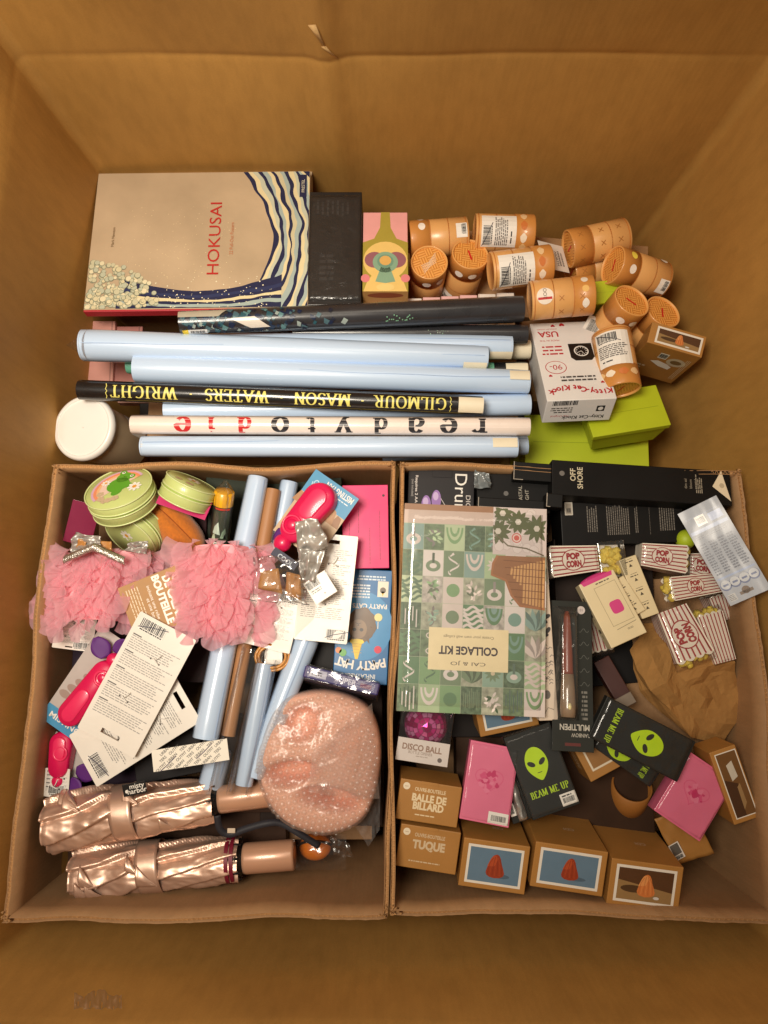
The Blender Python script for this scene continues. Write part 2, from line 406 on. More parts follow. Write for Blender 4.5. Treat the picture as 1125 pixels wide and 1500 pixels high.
# ------------------------------------------------------------------ cardboard
def cardboard(name, rgb, flute=(1, 0, 0), period=0.008, bump=0.12):
    m = bpy.data.materials.new(name); m.use_nodes = True; MATS[name] = m
    nt = m.node_tree; n = nt.nodes; L = nt.links; b = n['Principled BSDF']
    c = lin(*rgb); tc = n.new('ShaderNodeTexCoord')
    def nz(scale, detail, st=(1, 1, 1)):
        mp = n.new('ShaderNodeMapping'); mp.inputs['Scale'].default_value = st; L.new(tc.outputs['Object'], mp.inputs[0])
        t = n.new('ShaderNodeTexNoise'); t.inputs['Scale'].default_value = scale; t.inputs['Detail'].default_value = detail
        L.new(mp.outputs[0], t.inputs['Vector']); return t
    big, fine, fib = nz(4, 4), nz(420, 2), nz(60, 6, (1, 1, 0.35))
    r = n.new('ShaderNodeValToRGB'); e = r.color_ramp.elements
    e[0].position = 0.28; e[0].color = tuple(x*0.88 for x in c[:3])+(1,)
    e[1].position = 0.75; e[1].color = tuple(min(1, x*1.10) for x in c[:3])+(1,)
    L.new(big.outputs['Fac'], r.inputs[0])
    mx = n.new('ShaderNodeMix'); mx.data_type = 'RGBA'; mx.blend_type = 'MULTIPLY'; mx.inputs[0].default_value = 0.28
    r2 = n.new('ShaderNodeValToRGB'); r2.color_ramp.elements[0].position = 0.3; r2.color_ramp.elements[0].color = (0.62, 0.6, 0.55, 1)
    r2.color_ramp.elements[1].position = 0.62
    L.new(fib.outputs['Fac'], r2.inputs[0]); L.new(r.outputs[0], mx.inputs[6]); L.new(r2.outputs[0], mx.inputs[7])
    m3 = n.new('ShaderNodeMix'); m3.data_type = 'RGBA'; m3.blend_type = 'OVERLAY'; m3.inputs[0].default_value = 0.28
    L.new(mx.outputs[2], m3.inputs[6]); L.new(fine.outputs['Color'], m3.inputs[7])
    hs = n.new('ShaderNodeHueSaturation'); L.new(mx.outputs[2], hs.inputs['Color'])
    vr = n.new('ShaderNodeMapRange'); vr.inputs[3].default_value = 0.90; vr.inputs[4].default_value = 1.08
    L.new(fine.outputs['Fac'], vr.inputs[0]); L.new(vr.outputs[0], hs.inputs['Value'])
    L.new(hs.outputs[0], b.inputs['Base Color'])
    b.inputs['Roughness'].default_value = 0.62; b.inputs['Specular IOR Level'].default_value = 0.35
    prev = fine.outputs['Fac']
    for dr in ('X', 'Y'):                # flutes run upright on every side
        wv = n.new('ShaderNodeTexWave'); wv.wave_type = 'BANDS'; wv.bands_direction = dr; wv.inputs['Scale'].default_value = 0.314/period
        wv.inputs['Distortion'].default_value = 0.5; wv.inputs['Detail Scale'].default_value = 0.3
        L.new(tc.outputs['Object'], wv.inputs['Vector'])
        ad = n.new('ShaderNodeMath'); ad.operation = 'MULTIPLY_ADD'; ad.inputs[1].default_value = 0.35
        L.new(wv.outputs['Fac'], ad.inputs[0]); L.new(prev, ad.inputs[2]); prev = ad.outputs[0]
    bp = n.new('ShaderNodeBump'); bp.inputs['Strength'].default_value = bump; bp.inputs['Distance'].default_value = 0.002
    L.new(ad.outputs[0], bp.inputs['Height']); L.new(bp.outputs[0], b.inputs['Normal'])
    return m
CB_BIG = cardboard('pallet_box_cardboard', (188, 142, 74), period=0.009, bump=0.09)
CB = cardboard('carton_cardboard', (170, 131, 92), period=0.007)
CB_EDGE = mat('cardboard_cut_edge', (186, 142, 92), 0.8, var=0.2, vscale=300)
KRAFT = mat('kraft_board', (172, 122, 60), 0.48, var=0.10, vscale=25, bump=0.05, bscale=300, coat=0.05)
TAPE = film('clear_tape', gloss=0.05, rough=0.3, bump=0.3, bscale=40, haze=0.10, edge=0.2)

def struct(o): o['kind'] = 'structure'; return o
# the tall pallet box: a floor and one wall folded round it, its flaps standing up above a score line
def wall_pt(a, z):
    """a runs 0..1 round the rounded rectangle, z up"""
    x0 = -(0.508+0.085*z); x1 = 0.560+0.065*z; y0 = -(0.437+0.07*z); y1 = 0.838+0.02*z
    flap = max(0, z-0.565)
    rad = 0.018+0.012*z
    per = [(x0+rad, y0, x1-rad, y0), (x1, y0+rad, x1, y1-rad), (x1-rad, y1, x0+rad, y1), (x0, y1-rad, x0, y0+rad)]
    cen = [(x1-rad, y0+rad, -90), (x1-rad, y1-rad, 0), (x0+rad, y1-rad, 90), (x0+rad, y0+rad, 180)]
    k = int(a*4) % 4; t = a*4-int(a*4)
    if t < 0.86:
        s = t/0.86; p = per[k]; x = p[0]+(p[2]-p[0])*s; y = p[1]+(p[3]-p[1])*s
        nx, ny = ((0, -1), (1, 0), (0, 1), (-1, 0))[k]
        bul = sin(pi*s)*(0.008+0.014*sin(pi*min(1, z/0.57)))
        wob = noise.noise((x*3.1+5, y*3.1, z*3.0))*0.010+noise.noise((x*9, y*9+3, z*8))*0.0025
        if k == 2:                      # an old vertical fold down the far wall
            fx = x+0.075+0.02*z
            wob -= 0.010*math.exp(-(fx/0.02)**2)*(0.4+z); bul *= 0.6
        lean = (0.16, 0.10, -0.22, 0.35)[k]*flap*min(1, 5*s, 5*(1-s))
        d = bul+wob*min(1, 6*s, 6*(1-s))+lean
        return (x+nx*d, y+ny*d, z)
    s = (t-0.86)/0.14; c = cen[k]; ang = radians(c[2]+90*s)
    lift = 1+flap*0.5
    return (c[0]+rad*cos(ang)*lift, c[1]+rad*sin(ang)*lift, z)
zs = [0, .03, .08, .14, .2, .26, .32, .38, .44, .5, .53, .55, .560, .565, .570, .58, .62, .68, .76, .84, .92]
def zat(b):
    z = zs[round(b*(len(zs)-1))]; return z
def wallf(a, b):
    z = zat(b); p = wall_pt(a, z)
    if 0.558 < z < 0.572:               # the pressed score line
        q = 0.0012*(1-abs(z-0.565)/0.007); l = hypot(p[0], p[1]-0.2) or 1
        p = (p[0]+p[0]/l*q, p[1]+(p[1]-0.2)/l*q, p[2])
    return p
mb = MB().use(CB_BIG, True); mb.grid(wallf, 400, len(zs)-1, True)
o = struct(mb.build('pallet_box_wall', solid=0.010)); o['label'] = 'tall brown corrugated wall of the pallet box'
mb = MB().use(CB_BIG); mb.box(-0.53, -0.47, -0.012, 0.58, 0.87, 0.0)
o = struct(mb.build('pallet_box_floor')); o['label'] = 'brown corrugated floor of the pallet box'
# scuffed torn paper on the far wall's fold, and a scrap of clear tape on the near wall
def far_wall_y(x, z):
    a = 0.5+0.25*0.86*((0.560+0.065*z-0.02)-x)/((0.560+0.065*z)+(0.508+0.085*z)-0.04)
    return wall_pt(a, z)[1]
SCUFF = mat('torn_paper', (206, 168, 112), 0.85, var=0.2, vscale=200)
for pts in ([(457, 28, .011), (466, 45, .006), (476, 66, .003)], [(474, 64, .007), (483, 76, .004), (495, 92, .002)]):
    mb = MB().use(SCUFF, True); row = []
    for (px, py, wd) in pts:
        dy = -(py-PY)/FOC; t = 0.83/(dy*_c+_s); z = CAMZ+t*(dy*_s-_c); x = (px-PX)/FOC*t
        y = far_wall_y(x, z)-0.0065
        row += [(x-wd*0.5, y, z), (x+wd*0.5, y-0.0015, z+0.002)]
    mb.add(row, [(0, 1, 3, 2), (2, 3, 5, 4)])
    o = mb.build('torn_paper_flake', solid=0.0006)
    tag(o, 'upper pale torn paper streak on the fold of the far wall' if pts[0][0] < 470 else 'lower pale torn paper streak on the fold of the far wall', 'torn paper', 'torn paper on the far wall')
def near_pt(px, py, lift):
    dy = -(py-PY)/FOC
    z = 0.55
    for _ in range(12):
        t = (CAMZ-z)/(_c-dy*_s); x = (px-PX)/FOC*t
        a = 0.25*0.86*((x+0.508+0.085*z-0.02)/((0.560+0.065*z)+(0.508+0.085*z)-0.04))
        y = wall_pt(a, z)[1]
        t2 = y/(dy*_c+_s); z = 0.5*z+0.5*(CAMZ-t2*(_c-dy*_s))
    return (x, y+lift, z)
mb = MB().use(TAPE, True)
mb.grid(lambda a, b: near_pt(108+70*a, 1462+24*b+5*sin(9*a)*(1-b), 0.0065+0.0012*sin(23*a+5*b)+0.0008*sin(51*a)), 24, 6)
tag(mb.build('tape_scrap'), 'crinkled scrap of clear tape stuck low on the near wall', 'tape')

# the two open cartons standing side by side on the floor
def carton(name, label, corners, rims):
    """corners: four plan points (near-left, near-right, far-right, far-left) with rim heights"""
    O = Vector((sum(c[0] for c in corners)/4, sum(c[1] for c in corners)/4, 0))
    t = thing(name, label, 'carton', Matrix.Translation(O), 'open cartons in the pallet box')
    T = 0.0058; rnd = random.Random(hash(label) % 1000 if False else len(label))
    for k in range(4):
        A = Vector((corners[k][0], corners[k][1], 0))-O; B = Vector((corners[(k+1) % 4][0], corners[(k+1) % 4][1], 0))-O
        za, zb = rims[k], rims[(k+1) % 4]
        d = (B-A); L = d.length; d.normalize(); nin = Vector((-d.y, d.x, 0))       # inward
        N = 90; ph = rnd.random()*9
        def rim(s, jag): return za+(zb-za)*s+0.005*noise.noise((s*6+ph, k, 0))+jag*noise.noise((s*45+ph, 3.3, k))
        def bow(s, z): return (0.016*sin(pi*s)*noise.noise((s*2+ph, k*2.2, 1))+0.005*noise.noise((s*5+ph, z*4, k)))*min(1, z/0.2)
        def shell(off, jag):
            def f(a, b):
                z = rim(a, jag)*(b**0.8)
                return tuple(A+d*(L*a)+nin*(off+bow(a, z))+Vector((0, 0, z)))
            return f
        mb = MB().use(CB, True)
        mb.grid(shell(0.0, 0.0030), N, 8); mb.grid(shell(T, 0.0026), N, 8)
        wl = mb.build('wall', t, solid=0.0007)
        # fluted paper seen in the cut edge
        mb = MB().use(CB_EDGE, True); M = int(L/0.0068)*8
        def fl(a, b):
            z = rim(a, 0.0)-(0.0070 if k == 0 else 0.0018)-0.0030*max(0, noise.noise((a*14+ph, k, 7)))-0.03*(1-b)
            return tuple(A+d*(L*a)+nin*(T/2+T*(0.46-0.2*max(0, noise.noise((a*11+ph, k, 5))))*sin(2*pi*a*int(L/0.0068))+bow(a, z))+Vector((0, 0, z)))
        mb.grid(fl, M, 1)
        mb.grid(lambda a, b: tuple(A+d*(L*a)+nin*(T*(.02+.96*b)+bow(a, rim(a, 0)))+Vector((0, 0, rim(a, 0)-(.0085 if k == 0 else .0048)))), N, 1); fo = mb.build('fluting', wl, solid=0.0006); fo['kind'] = 'stuff'  # flat strip added under the flutes so their gaps look less dark
        for e_, sg in ((0.004, 1), (0.996, -1)):      # frayed paper at the corners
            mb = MB().use(CB_EDGE, True); c0 = A+d*(L*e_)+nin*(T*.5); zc = rim(e_, 0)
            for q in range(5):
                x_ = rnd.uniform(-.004, .012)*sg; h_ = rnd.uniform(.002, .007); w_ = rnd.uniform(.002, .005); o_ = rnd.uniform(-.003, .004)
                p_ = c0+d*x_+nin*o_
                mb.add([tuple(p_+Vector((0, 0, zc-.006))), tuple(p_+d*w_+Vector((0, 0, zc-.006))), tuple(p_+d*w_*.8+nin*rnd.uniform(-.003, .003)+Vector((0, 0, zc+h_*.6))), tuple(p_+d*w_*.2+nin*rnd.uniform(-.003, .003)+Vector((0, 0, zc+h_)))], [(0, 1, 2, 3)])
            fo = mb.build('frayed_paper', wl, solid=0.0004); fo['kind'] = 'stuff'
    mb = MB().use(CB); cs = [Vector((c[0], c[1], 0))-O for c in corners]
    mb.add([tuple(c+Vector((0, 0, 0.005))) for c in cs], [(0, 1, 2, 3)]); mb.build('bottom', t, solid=0.004)
    return t
pl = lambda x, y, z: (at(x, y, z).x, at(x, y, z).y)
carton('open_carton', 'open brown carton of posters, umbrellas and pink tulle on the left', [pl(4, 1350, .44), pl(567, 1343, .44), pl(578, 676, .40), pl(80, 680, .40)], [.44, .44, .40, .40])
carton('open_carton', 'open brown carton of popcorn packs and kraft gift boxes on the right', [pl(571, 1338, .44), (0.562, at(900, 1352, .44).y), pl(1086, 690, .40), pl(586, 676, .40)], [.44, .44, .40, .40])

# ------------------------------------------------------------------ rolled posters in the back
BLUE = mat('pale_blue_poster_film', (194, 216, 243), 0.30, coat=0.9, var=0.04, vscale=10, bump=0.30, bscale=16, coatr=0.12, stretch=(1, 1, 0.25))
CREAM_ST = mat('cream_sticker', (232, 222, 196), 0.5, var=0.06)
DARKROLL = mat('charcoal_poster_film', (46, 46, 50), 0.28, coat=0.5, var=0.2, vscale=30, coatr=0.15, bump=0.06, bscale=30)
BLACKROLL = mat('black_poster_film', (26, 25, 27), 0.25, coat=0.6, var=0.2, coatr=0.13, bump=0.06, bscale=30)
WHITEROLL = mat('white_poster_film', (236, 222, 212), 0.28, coat=0.6, var=0.04, coatr=0.13, bump=0.06, bscale=30)
PAPER = mat('rolled_paper_edge', (225, 220, 210), 0.8, var=0.1)
CLEAR = film('clear_wrap', gloss=0.12, rough=0.13, bump=0.3, bscale=32, haze=0.03)
def roll(label, p0, p1, r0, r1, m, name='rolled_poster', group='rolled posters in the back', face=None, wrap=False, twist0=False, inner=None, rollang=0.0, seed=1):
    a, b = at(*p0), at(*p1)
    M, L = axis_frame(a, b, rollang)
    t = thing(name, label, 'poster', M, group)
    R = lambda z: r0+(r1-r0)*z/L
    mb = MB().use(m, True)
    N = 40
    def f(u, v):
        z = u*L; rr = R(z)*(0.982+0.016*noise.noise((z*9+seed, cos(2*pi*v)*1.3, sin(2*pi*v)*1.3)))
        e = min(u, 1-u)*L
        if e < 0.004: rr *= 0.97
        aa = 2*pi*v
        seam = 0.0006*(1 if v < 0.93 else 1-(v-0.93)/0.07)
        sag = 0.0016*sin(pi*u*1.5+seed)
        return ((rr+seam)*cos(aa+1.3)+(sag if r0 > .0168 else 0), (rr+seam)*sin(aa+1.3), z)
    us = 30
    mb.grid(lambda v, u: f(u, v), N, us)
    mb.build('film', t)
    if m is BLUE:                        # overlapping edge of the film, wandering a little
        d = Deco(); dv = .45+.25*sin(seed*2.3)
        for q in range(24):
            u0, u1 = L*(.01+.98*q/24), L*(.01+.98*(q+1)/24); f_ = lambda u: R(u)*(dv+.10*sin(u*9+seed)+.03*sin(u*31))
            d.poly([(u0, f_(u0)), (u1, f_(u1)), (u1, f_(u1)+.0011), (u0, f_(u0)+.0011)], (166, 192, 226))
        d.build('film_seam', t, lambda u, v, e: ((R(u)+e+.0005)*cos(-v/R(u)), (R(u)+e+.0005)*sin(-v/R(u)), u), rough=.3)
    for z, r, s in ((0.003, r0, 1), (L-0.003, r1, -1)):
        mb = MB().use(inner or PAPER, False)
        prof = []                        # coiled sheet end: one turn inside another, each a little deeper
        for k, q in enumerate((0.97, 0.84, 0.71)):
            prof += [(r*q, z+s*0.002*k), (r*(q-0.07), z+s*0.002*k), (r*(q-0.075), z+s*(0.002*k+0.02))]
        prof.append((0.0005, z+s*0.026))
        mb.lathe(prof, 24); mb.build('coiled_sheet', t)
    if wrap:                             # loose clear sleeve bunched over the ends
        for end in ((0, 1) if wrap is True else (wrap-1,)):
            mb = MB().use(CLEAR, True)
            zz = 0 if end == 0 else L; sg = -1 if end == 0 else 1; rr = r0 if end == 0 else r1
            tl = 0.020 if not (twist0 and end == 0) else 0.026
            def g(v, u):
                q = rr*(1.012*(1-u)+0.10*u)*(1+0.10*u*sin(5*2*pi*v+seed)+0.06*u*sin(11*2*pi*v))
                if u > 0.85: q *= 0.9
                return (q*cos(2*pi*v), q*sin(2*pi*v)*(1-0.5*u), zz+sg*(u**0.8*tl-0.012*(1-u)))
            mb.grid(g, 44, 8, True); mb.build('clear_sleeve', t)
    return t, L
def sticker(t, L, u0, u1, v0, v1, r, m=CREAM_ST, name='sticker', th=0.0):
    d = Deco(); d.rect(u0, v0, u1, v1, m)
    n = 8
    return d.build(name, t, lambda u, v, e: ((r+e*4+0.0008)*cos(th-v/r), (r+e*4+0.0008)*sin(th-v/r), u), {'v': [v0+(v1-v0)*i/n for i in range(1, n)]})
G = 'rolled posters in the back'
# far dark pair
t, L = roll('charcoal rolled poster with teal painted end lying over the book', (264, 473, .385), (764, 453, .345), .0185, .0225, DARKROLL, seed=3)
d = Deco(); rn = random.Random(5)
for i in range(150):
    u = rn.betavariate(1.0, 2.2)*0.30; v = rn.uniform(-.022, .022); s = rn.uniform(.002, .006)
    d.lz = 1+0.02*i
    c = rn.choice([(40, 84, 96), (88, 128, 132), (24, 38, 66), (30, 34, 50), (30, 50, 76), (70, 100, 110), (150, 164, 160)])
    a = rn.uniform(0.9, 1.5)
    d.poly([(u, v), (u+s*1.6*cos(a), v+s*sin(a)*1.8), (u+s*2.2, v+s*0.7), (u+s*1.2, v-s*0.7)], c)
d.lz = 5; d.poly([(.085, .004), (.125, .006), (.150, -.012), (.118, -.013)], (216, 208, 196))
d.poly([(.0, .021), (.080, .021), (.066, .008), (.0, .009)], (176, 168, 150))
d.lz = 6; d.rect(.004, -.022, .045, -.012, (228, 226, 222)); d.rect(.004, -.022, .014, -.012, (240, 208, 40)); d.lz = 7; d.barcode(.018, -.020, .042, -.014, digits=False)
for i in range(20): d.lz = 5; x = .34+rn.random()*.05; y = rn.uniform(-.012, -.002); d.rect(x, y, x+.002, y+.002, (120, 170, 140))
d.build('printed_art', t, cyl_map(.0187, 0.0, .0227, L), {'v': [i*.003 for i in range(-7, 8)]}, rough=0.25)
t, L = roll('charcoal rolled poster half hidden beneath the painted dark one', (430, 488, .325), (772, 490, .325), .0165, .0165, DARKROLL, seed=4)
d = Deco()
for i in range(38):
    x = .235+rn.random()*.035; y = rn.uniform(-.008, .006); s = rn.uniform(.0008, .002); d.lz = 1+i*.02; d.poly([(x, y), (x+s, y+s*.3), (x+s*.6, y+s)], rn.choice([(150, 190, 160), (200, 210, 190), (90, 140, 120)]))
d.build('printed_art', t, cyl_map(.0167), {'v': [0]}, rough=0.25)
# pale blue rolls
t, L = roll('pale blue rolled poster with twisted wrap reaching farthest left', (121, 506, .375), (713, 524, .345), .0268, .0198, BLUE, twist0=True, wrap=1, seed=5)
sticker(t, L, L-.042, L-.002, -.022, -.008, .0203)
t, L = roll('pale blue rolled poster behind the leftmost one, ending short of black tips', (300, 505, .335), (749, 508, .325), .021, .0205, BLUE, seed=6)
sticker(t, L, L-.040, L-.001, -.026, -.008, .0207)
t, L = roll('thick pale blue rolled poster just above the black lettered one', (199, 540, .365), (774, 560, .345), .0238, .0205, BLUE, seed=7)
sticker(t, L, L-.036, L-.002, .004, .021, .0212)
GREENP = mat('teal_print_paper', (108, 180, 152), 0.4, coat=0.4, var=0.25, vscale=60)
t, L = roll('teal printed poster roll peeking out under pale blue rolls', (187, 535, .325), (722, 543, .310), .0150, .0140, GREENP, inner=PAPER, seed=21)
t, L = roll('black rolled poster lettered in yellow with musicians\' surnames', (706, 594, .375), (117, 571, .375), .0150, .0166, BLACKROLL, seed=8)
d = Deco(); YL = (232, 222, 120)
k = L/589; U = lambda px: (706-px)*k
d.lz = 2
for wd, c, wpx in (('GILMOUR', 601, 104), ('-', 532, 0), ('MASON', 474, 82), ('-', 415, 0), ('WATERS', 350, 92), ('-', 284, 0), ('WRIGHT', 215, 97)):
    d.serif(wd, U(c), 0, .0190, YL, fit=wpx*k if wpx else None)
for px in (659, 161): d.line([(U(px)+q*.001, y*.001) for q, y in ((1, 13), (-1, 8), (.5, 3), (-2, 0), (.5, -3), (-1, -8), (1, -13))], .0012, YL)
d.rect(.03, .0150, L-.08, .0156, (190, 170, 90))
d.build('lettering', t, cyl_map(.0152, 0.0, .0168, L), {'v': [i*.0025 for i in range(-7, 8)]}, rough=0.3)
sticker(t, L, -.001, .040, -.013, .013, .0154)
t, L = roll('pale blue rolled poster mostly hidden beneath the black lettered one', (243, 602, .345), (775, 593, .330), .0205, .0185, BLUE, seed=9)
t, L = roll('white rolled poster lettered in black and red', (775, 625, .372), (194, 622, .372), .0150, .0155, WHITEROLL, seed=10)
d = Deco(); RD = (204, 42, 44); x = .062
for i, ch in enumerate('readytodie'):
    xs = (775-[701, 656, 608, 557, 504, 458, 412, 360, 312, 271][i])*L/581
    d.lz = 2; d.serif(ch, xs, [.0035, .0035, .0035, -.0005, .0055, 0, .0035, -.0005, .0005, .0035][i], [.033, .036, .036, .0265, .030, .027, .036, .0265, .027, .036][i], RD if i > 6 else (46, 44, 48), thick=0.21, thin=0.085, sx=1.2)
for k in range(3):
    d.lz = 4; d.rect(.0, -.0095+k*.0105, L, -.0090+k*.0105, (250, 240, 234))
d.build('lettering', t, cyl_map(.0152, 0.0, .0157, L), {'v': [i*.0025 for i in range(-7, 8)]}, rough=0.3)
t, L = roll('pale blue rolled poster nearest the two cartons', (208, 654, .368), (757, 655, .368), .0170, .0175, BLUE, seed=11)
sticker(t, L, L-.042, L-.002, .000, .016, .0180)
t, L = roll('pale blue rolled poster tip low beside the green cartons', (560, 662, .30), (772, 652, .30), .017, .017, BLUE, seed=12)
t, L = roll('cream paper roll end peeping out beside the clock carton', (600, 515, .29), (776, 512, .29), .017, .017, CREAM_ST, seed=13, wrap=False)
t, L = roll('dark poster roll low between the pale blue ones', (500, 545, .30), (770, 543, .295), .015, .015, BLACKROLL, seed=14, wrap=False)
sticker(t, L, L-.038, L+.001, -.010, .014, .0155)
# ------------------------------------------------------------------ things in the back of the pallet box
def boxthing(name, label, cat, A, B, D, h, m, group=None, bevel=0.0012, part='body', warp=0.0):
    M, W, L = frame3(A, B, D, h)
    t = thing(name, label, cat, M, group)
    mb = MB().use(m); mb.box(0, 0, 0, W, L, h)
    if warp:
        mb.v = [(x+random.uniform(-warp, warp), y+random.uniform(-warp, warp), z+random.uniform(-warp, warp)) for x, y, z in mb.v]
    mb.build(part, t, bevel=bevel)
    return t, W, L
def overwrap(t, W, L, h, m=None, pad=0.0014, name='clear_wrap', seed=0, z0=0.0):
    """a loose clear film drawn round a box, a little wavy"""
    mb = MB().use(m or CLEAR, True)
    def f(a, b):
        u = a*(W+2*pad)-pad; v = b*(L+2*pad)-pad
        e = min(a, 1-a, b, 1-b)
        z = h+pad*(1+0.8*noise.noise((u*60+seed, v*60, 1)))+0.0006
        if e < 1e-6: z = z0
        return (u, v, z)
    mb.grid(f, 24, 24); return mb.build(name, t)

# big art books, two deep, against the far wall
COVER = mat('book_cover_stock', (196, 173, 142), 0.42, var=0.30, vscale=7, coat=0.15)
REDSP = mat('red_book_cloth', (178, 40, 52), 0.5, var=0.1)
PAGES = mat('book_pages', (226, 214, 188), 0.85, var=0.15, vscale=120, stretch=(0.05, 0.05, 1))
for k, (dz, dx) in enumerate(((0, 0), (-.022, 3))):
    z1, z2 = .338+dz, .306+dz
    h = .016
    M, W, L = frame3((122+dx, 456, z1), (451+dx, 452, z1), (153+dx, 254, z2), h)
    t = thing('art_book', ('large beige art book with red title lettering in the far left corner', 'second art book with red spine, lying under the beige titled one')[k], 'book', M, 'art books by the far wall')
    mb = MB().use(COVER); mb.box(0, 0, h-.0022, W, L, h); mb.build('front_cover', t, bevel=.0008)
    mb = MB().use(COVER); mb.box(0, 0, 0, W, L, .0022); mb.build('back_cover', t, bevel=.0008)
    mb = MB().use(PAGES); mb.box(.002, .003, .0022, W-.002, L-.002, h-.0022); mb.build('page_block', t)
    mb = MB().use(REDSP); mb.box(0, -.0012, -.0002, W, .0028, h+.0002); mb.build('spine', t, bevel=.001)
    d = Deco(); d.text('HOKUSAI', W*.52, h*.5, .0072, (236, 160, 150), sx=1.3); d.build('spine_lettering', t, lambda u, v, e: (u, -.0013-e, v))
    if k: continue
    NAVY, CRM, PB, FOAM = (34, 40, 74), (226, 212, 168), (166, 182, 176), (214, 204, 166)
    d = Deco(); rn = random.Random(3)
    # plain stand-in artwork: brown-grey haze above, sweeping navy, cream and pale blue bands, scallops
    def band(r0, r1, a0, a1, c, cx=.02, cy=.46, wob=.004, n=40):
        o = [(cx*W+(r0+wob*sin(9*i/n+r0*90))*W*cos(radians(a0+(a1-a0)*i/n)), cy*L+1.5*(r0+wob*sin(7*i/n))*L*sin(radians(a0+(a1-a0)*i/n))) for i in range(n+1)]
        q = [(cx*W+(r1+wob*sin(8*i/n+r1*70))*W*cos(radians(a0+(a1-a0)*i/n)), cy*L+1.5*(r1+wob*sin(6*i/n))*L*sin(radians(a0+(a1-a0)*i/n))) for i in range(n+1)]
        clip = lambda p: (min(max(p[0], .001), W-.001), min(max(p[1], .004), L-.001))
        for i in range(n):
            pts = [clip(o[i]), clip(o[i+1]), clip(q[i+1]), clip(q[i])]
            A_ = abs(sum(pts[j][0]*pts[(j+1) % 4][1]-pts[(j+1) % 4][0]*pts[j][1] for j in range(4)))
            if A_ > 1e-8: d.poly(pts, c)
    d.clip = (.001, .004, W-.001, L-.001)
    def marble(n, f0, f1, cols, lz, seed):
        """strips between two guide curves, each edge wandering like marbled ink"""
        K = 60
        edges = []
        for j in range(n+1):
            q = j/n; e = []
            for i in range(K+1):
                s_ = i/K; p0, p1 = f0(s_), f1(s_); wv_ = (.035*noise.noise((s_*5+seed, q*3, 1))+.018*noise.noise((s_*14+seed, q*9, 4)))*(1 if 0 < j < n else .5)
                qq = q+wv_*2.2; e.append((p0[0]+(p1[0]-p0[0])*qq, p0[1]+(p1[1]-p0[1])*qq))
            edges.append(e)
        for j in range(n):
            d.lz = lz+.03*j; c = cols[j % len(cols)]
            for i in range(K): d.poly([edges[j][i], edges[j][i+1], edges[j+1][i+1], edges[j+1][i]], c)
    # upright sweep on the right and a low swell along the bottom, in marbled ink
    marble(19, lambda s_: (W*(.66+.16*sin(pi*s_)+.02*s_), L*(1.05-1.12*s_)), lambda s_: (W*(1.06+.04*sin(pi*s_)), L*(1.05-1.12*s_)), [NAVY, CRM, (196, 200, 178), NAVY, PB, CRM, NAVY, (206, 196, 160), PB], 2, 3)
    marble(9, lambda s_: (W*(.16+.72*s_), L*(.22-.10*sin(pi*s_)+.02*s_)), lambda s_: (W*(.14+.74*s_), -.01*L), [NAVY, NAVY, (44, 54, 92), NAVY, CRM, NAVY, PB, NAVY], 4, 8)
    for j in range(130):                 # ink droplets
        d.lz = 5+.004*j; x, y = rn.uniform(.20, .86)*W, rn.uniform(.01, .24)*L*rn.random()**.3; d.disc(x, y, rn.uniform(.0005, .0015), (236, 228, 196), 7)
    for j in range(240):                 # pale lacy patch in the lower left corner
        a_ = rn.uniform(0, 1.57); q = rn.random()**.6; x, y = .004+q*.100*cos(a_)*1.25, .006+q*.092*sin(a_); s_ = rn.uniform(.003, .0065)
        d.lz = 6+.006*j; d.disc(x, y, s_, (132, 136, 114), 12); d.lz += .003; d.disc(x+.0004, y+.0006, s_*.84, rn.choice([FOAM, (226, 216, 180), (200, 196, 164), (186, 190, 166)]), 12)
    for j in range(150): d.lz = 7.5+.003*j; d.disc(rn.uniform(.14, .66)*W, rn.uniform(.2, .75)*L, rn.uniform(.0003, .0010), (226, 208, 166), 6)
    d.clip = None
    d.lz = 8.2; d.text('HOKUSAI', W*.565, L*.505, .021, (186, 44, 40), rot=pi/2, fit=.150)
    d.text('22 Pull-Out Posters', W*.645, L*.50, .0062, (192, 120, 84), rot=pi/2, sx=.95); d.text('Mark Newton', W*.10, L*.52, .005, (120, 96, 66), rot=pi/2)
    d.rect(W*.952, L*.80, W*.985, L*.97, NAVY); d.lz = 8.6; d.text('PRESTEL', W*.968, L*.885, .0055, (220, 214, 190), rot=pi/2)
    d.build('cover_print', t, z=h, rough=0.4)
    mb = MB().use(mat('price_tag_red', (170, 60, 60), 0.5)); mb.box(.0, -.004, .003, .002, -.002, .006)
DKBOX = mat('matt_black_board', (26, 24, 24), 0.42, var=0.3, vscale=18, coat=0.1)
WRAPK = film('wrap_over_black', gloss=0.05, rough=0.16, bump=0.35, bscale=45, haze=0.01)
t, W, L = boxthing('black_gift_carton', 'shrink-wrapped black carton between the art book and the psychedelic carton', 'carton', (450, 447, .335), (529, 447, .335), (454, 281, .325), .12, DKBOX)
overwrap(t, W, L, .12, WRAPK, seed=2)
d = Deco()
for i in range(7): d.para(.012+.009*i, L*.80-.002*(i % 3), .019+.009*i, L*.93, 1, (46, 44, 44), axis='v', word=.01)
d.para(.02, L*.2, .05, L*.45, 5, (42, 40, 40)); d.build('faint_print', t, z=.12)

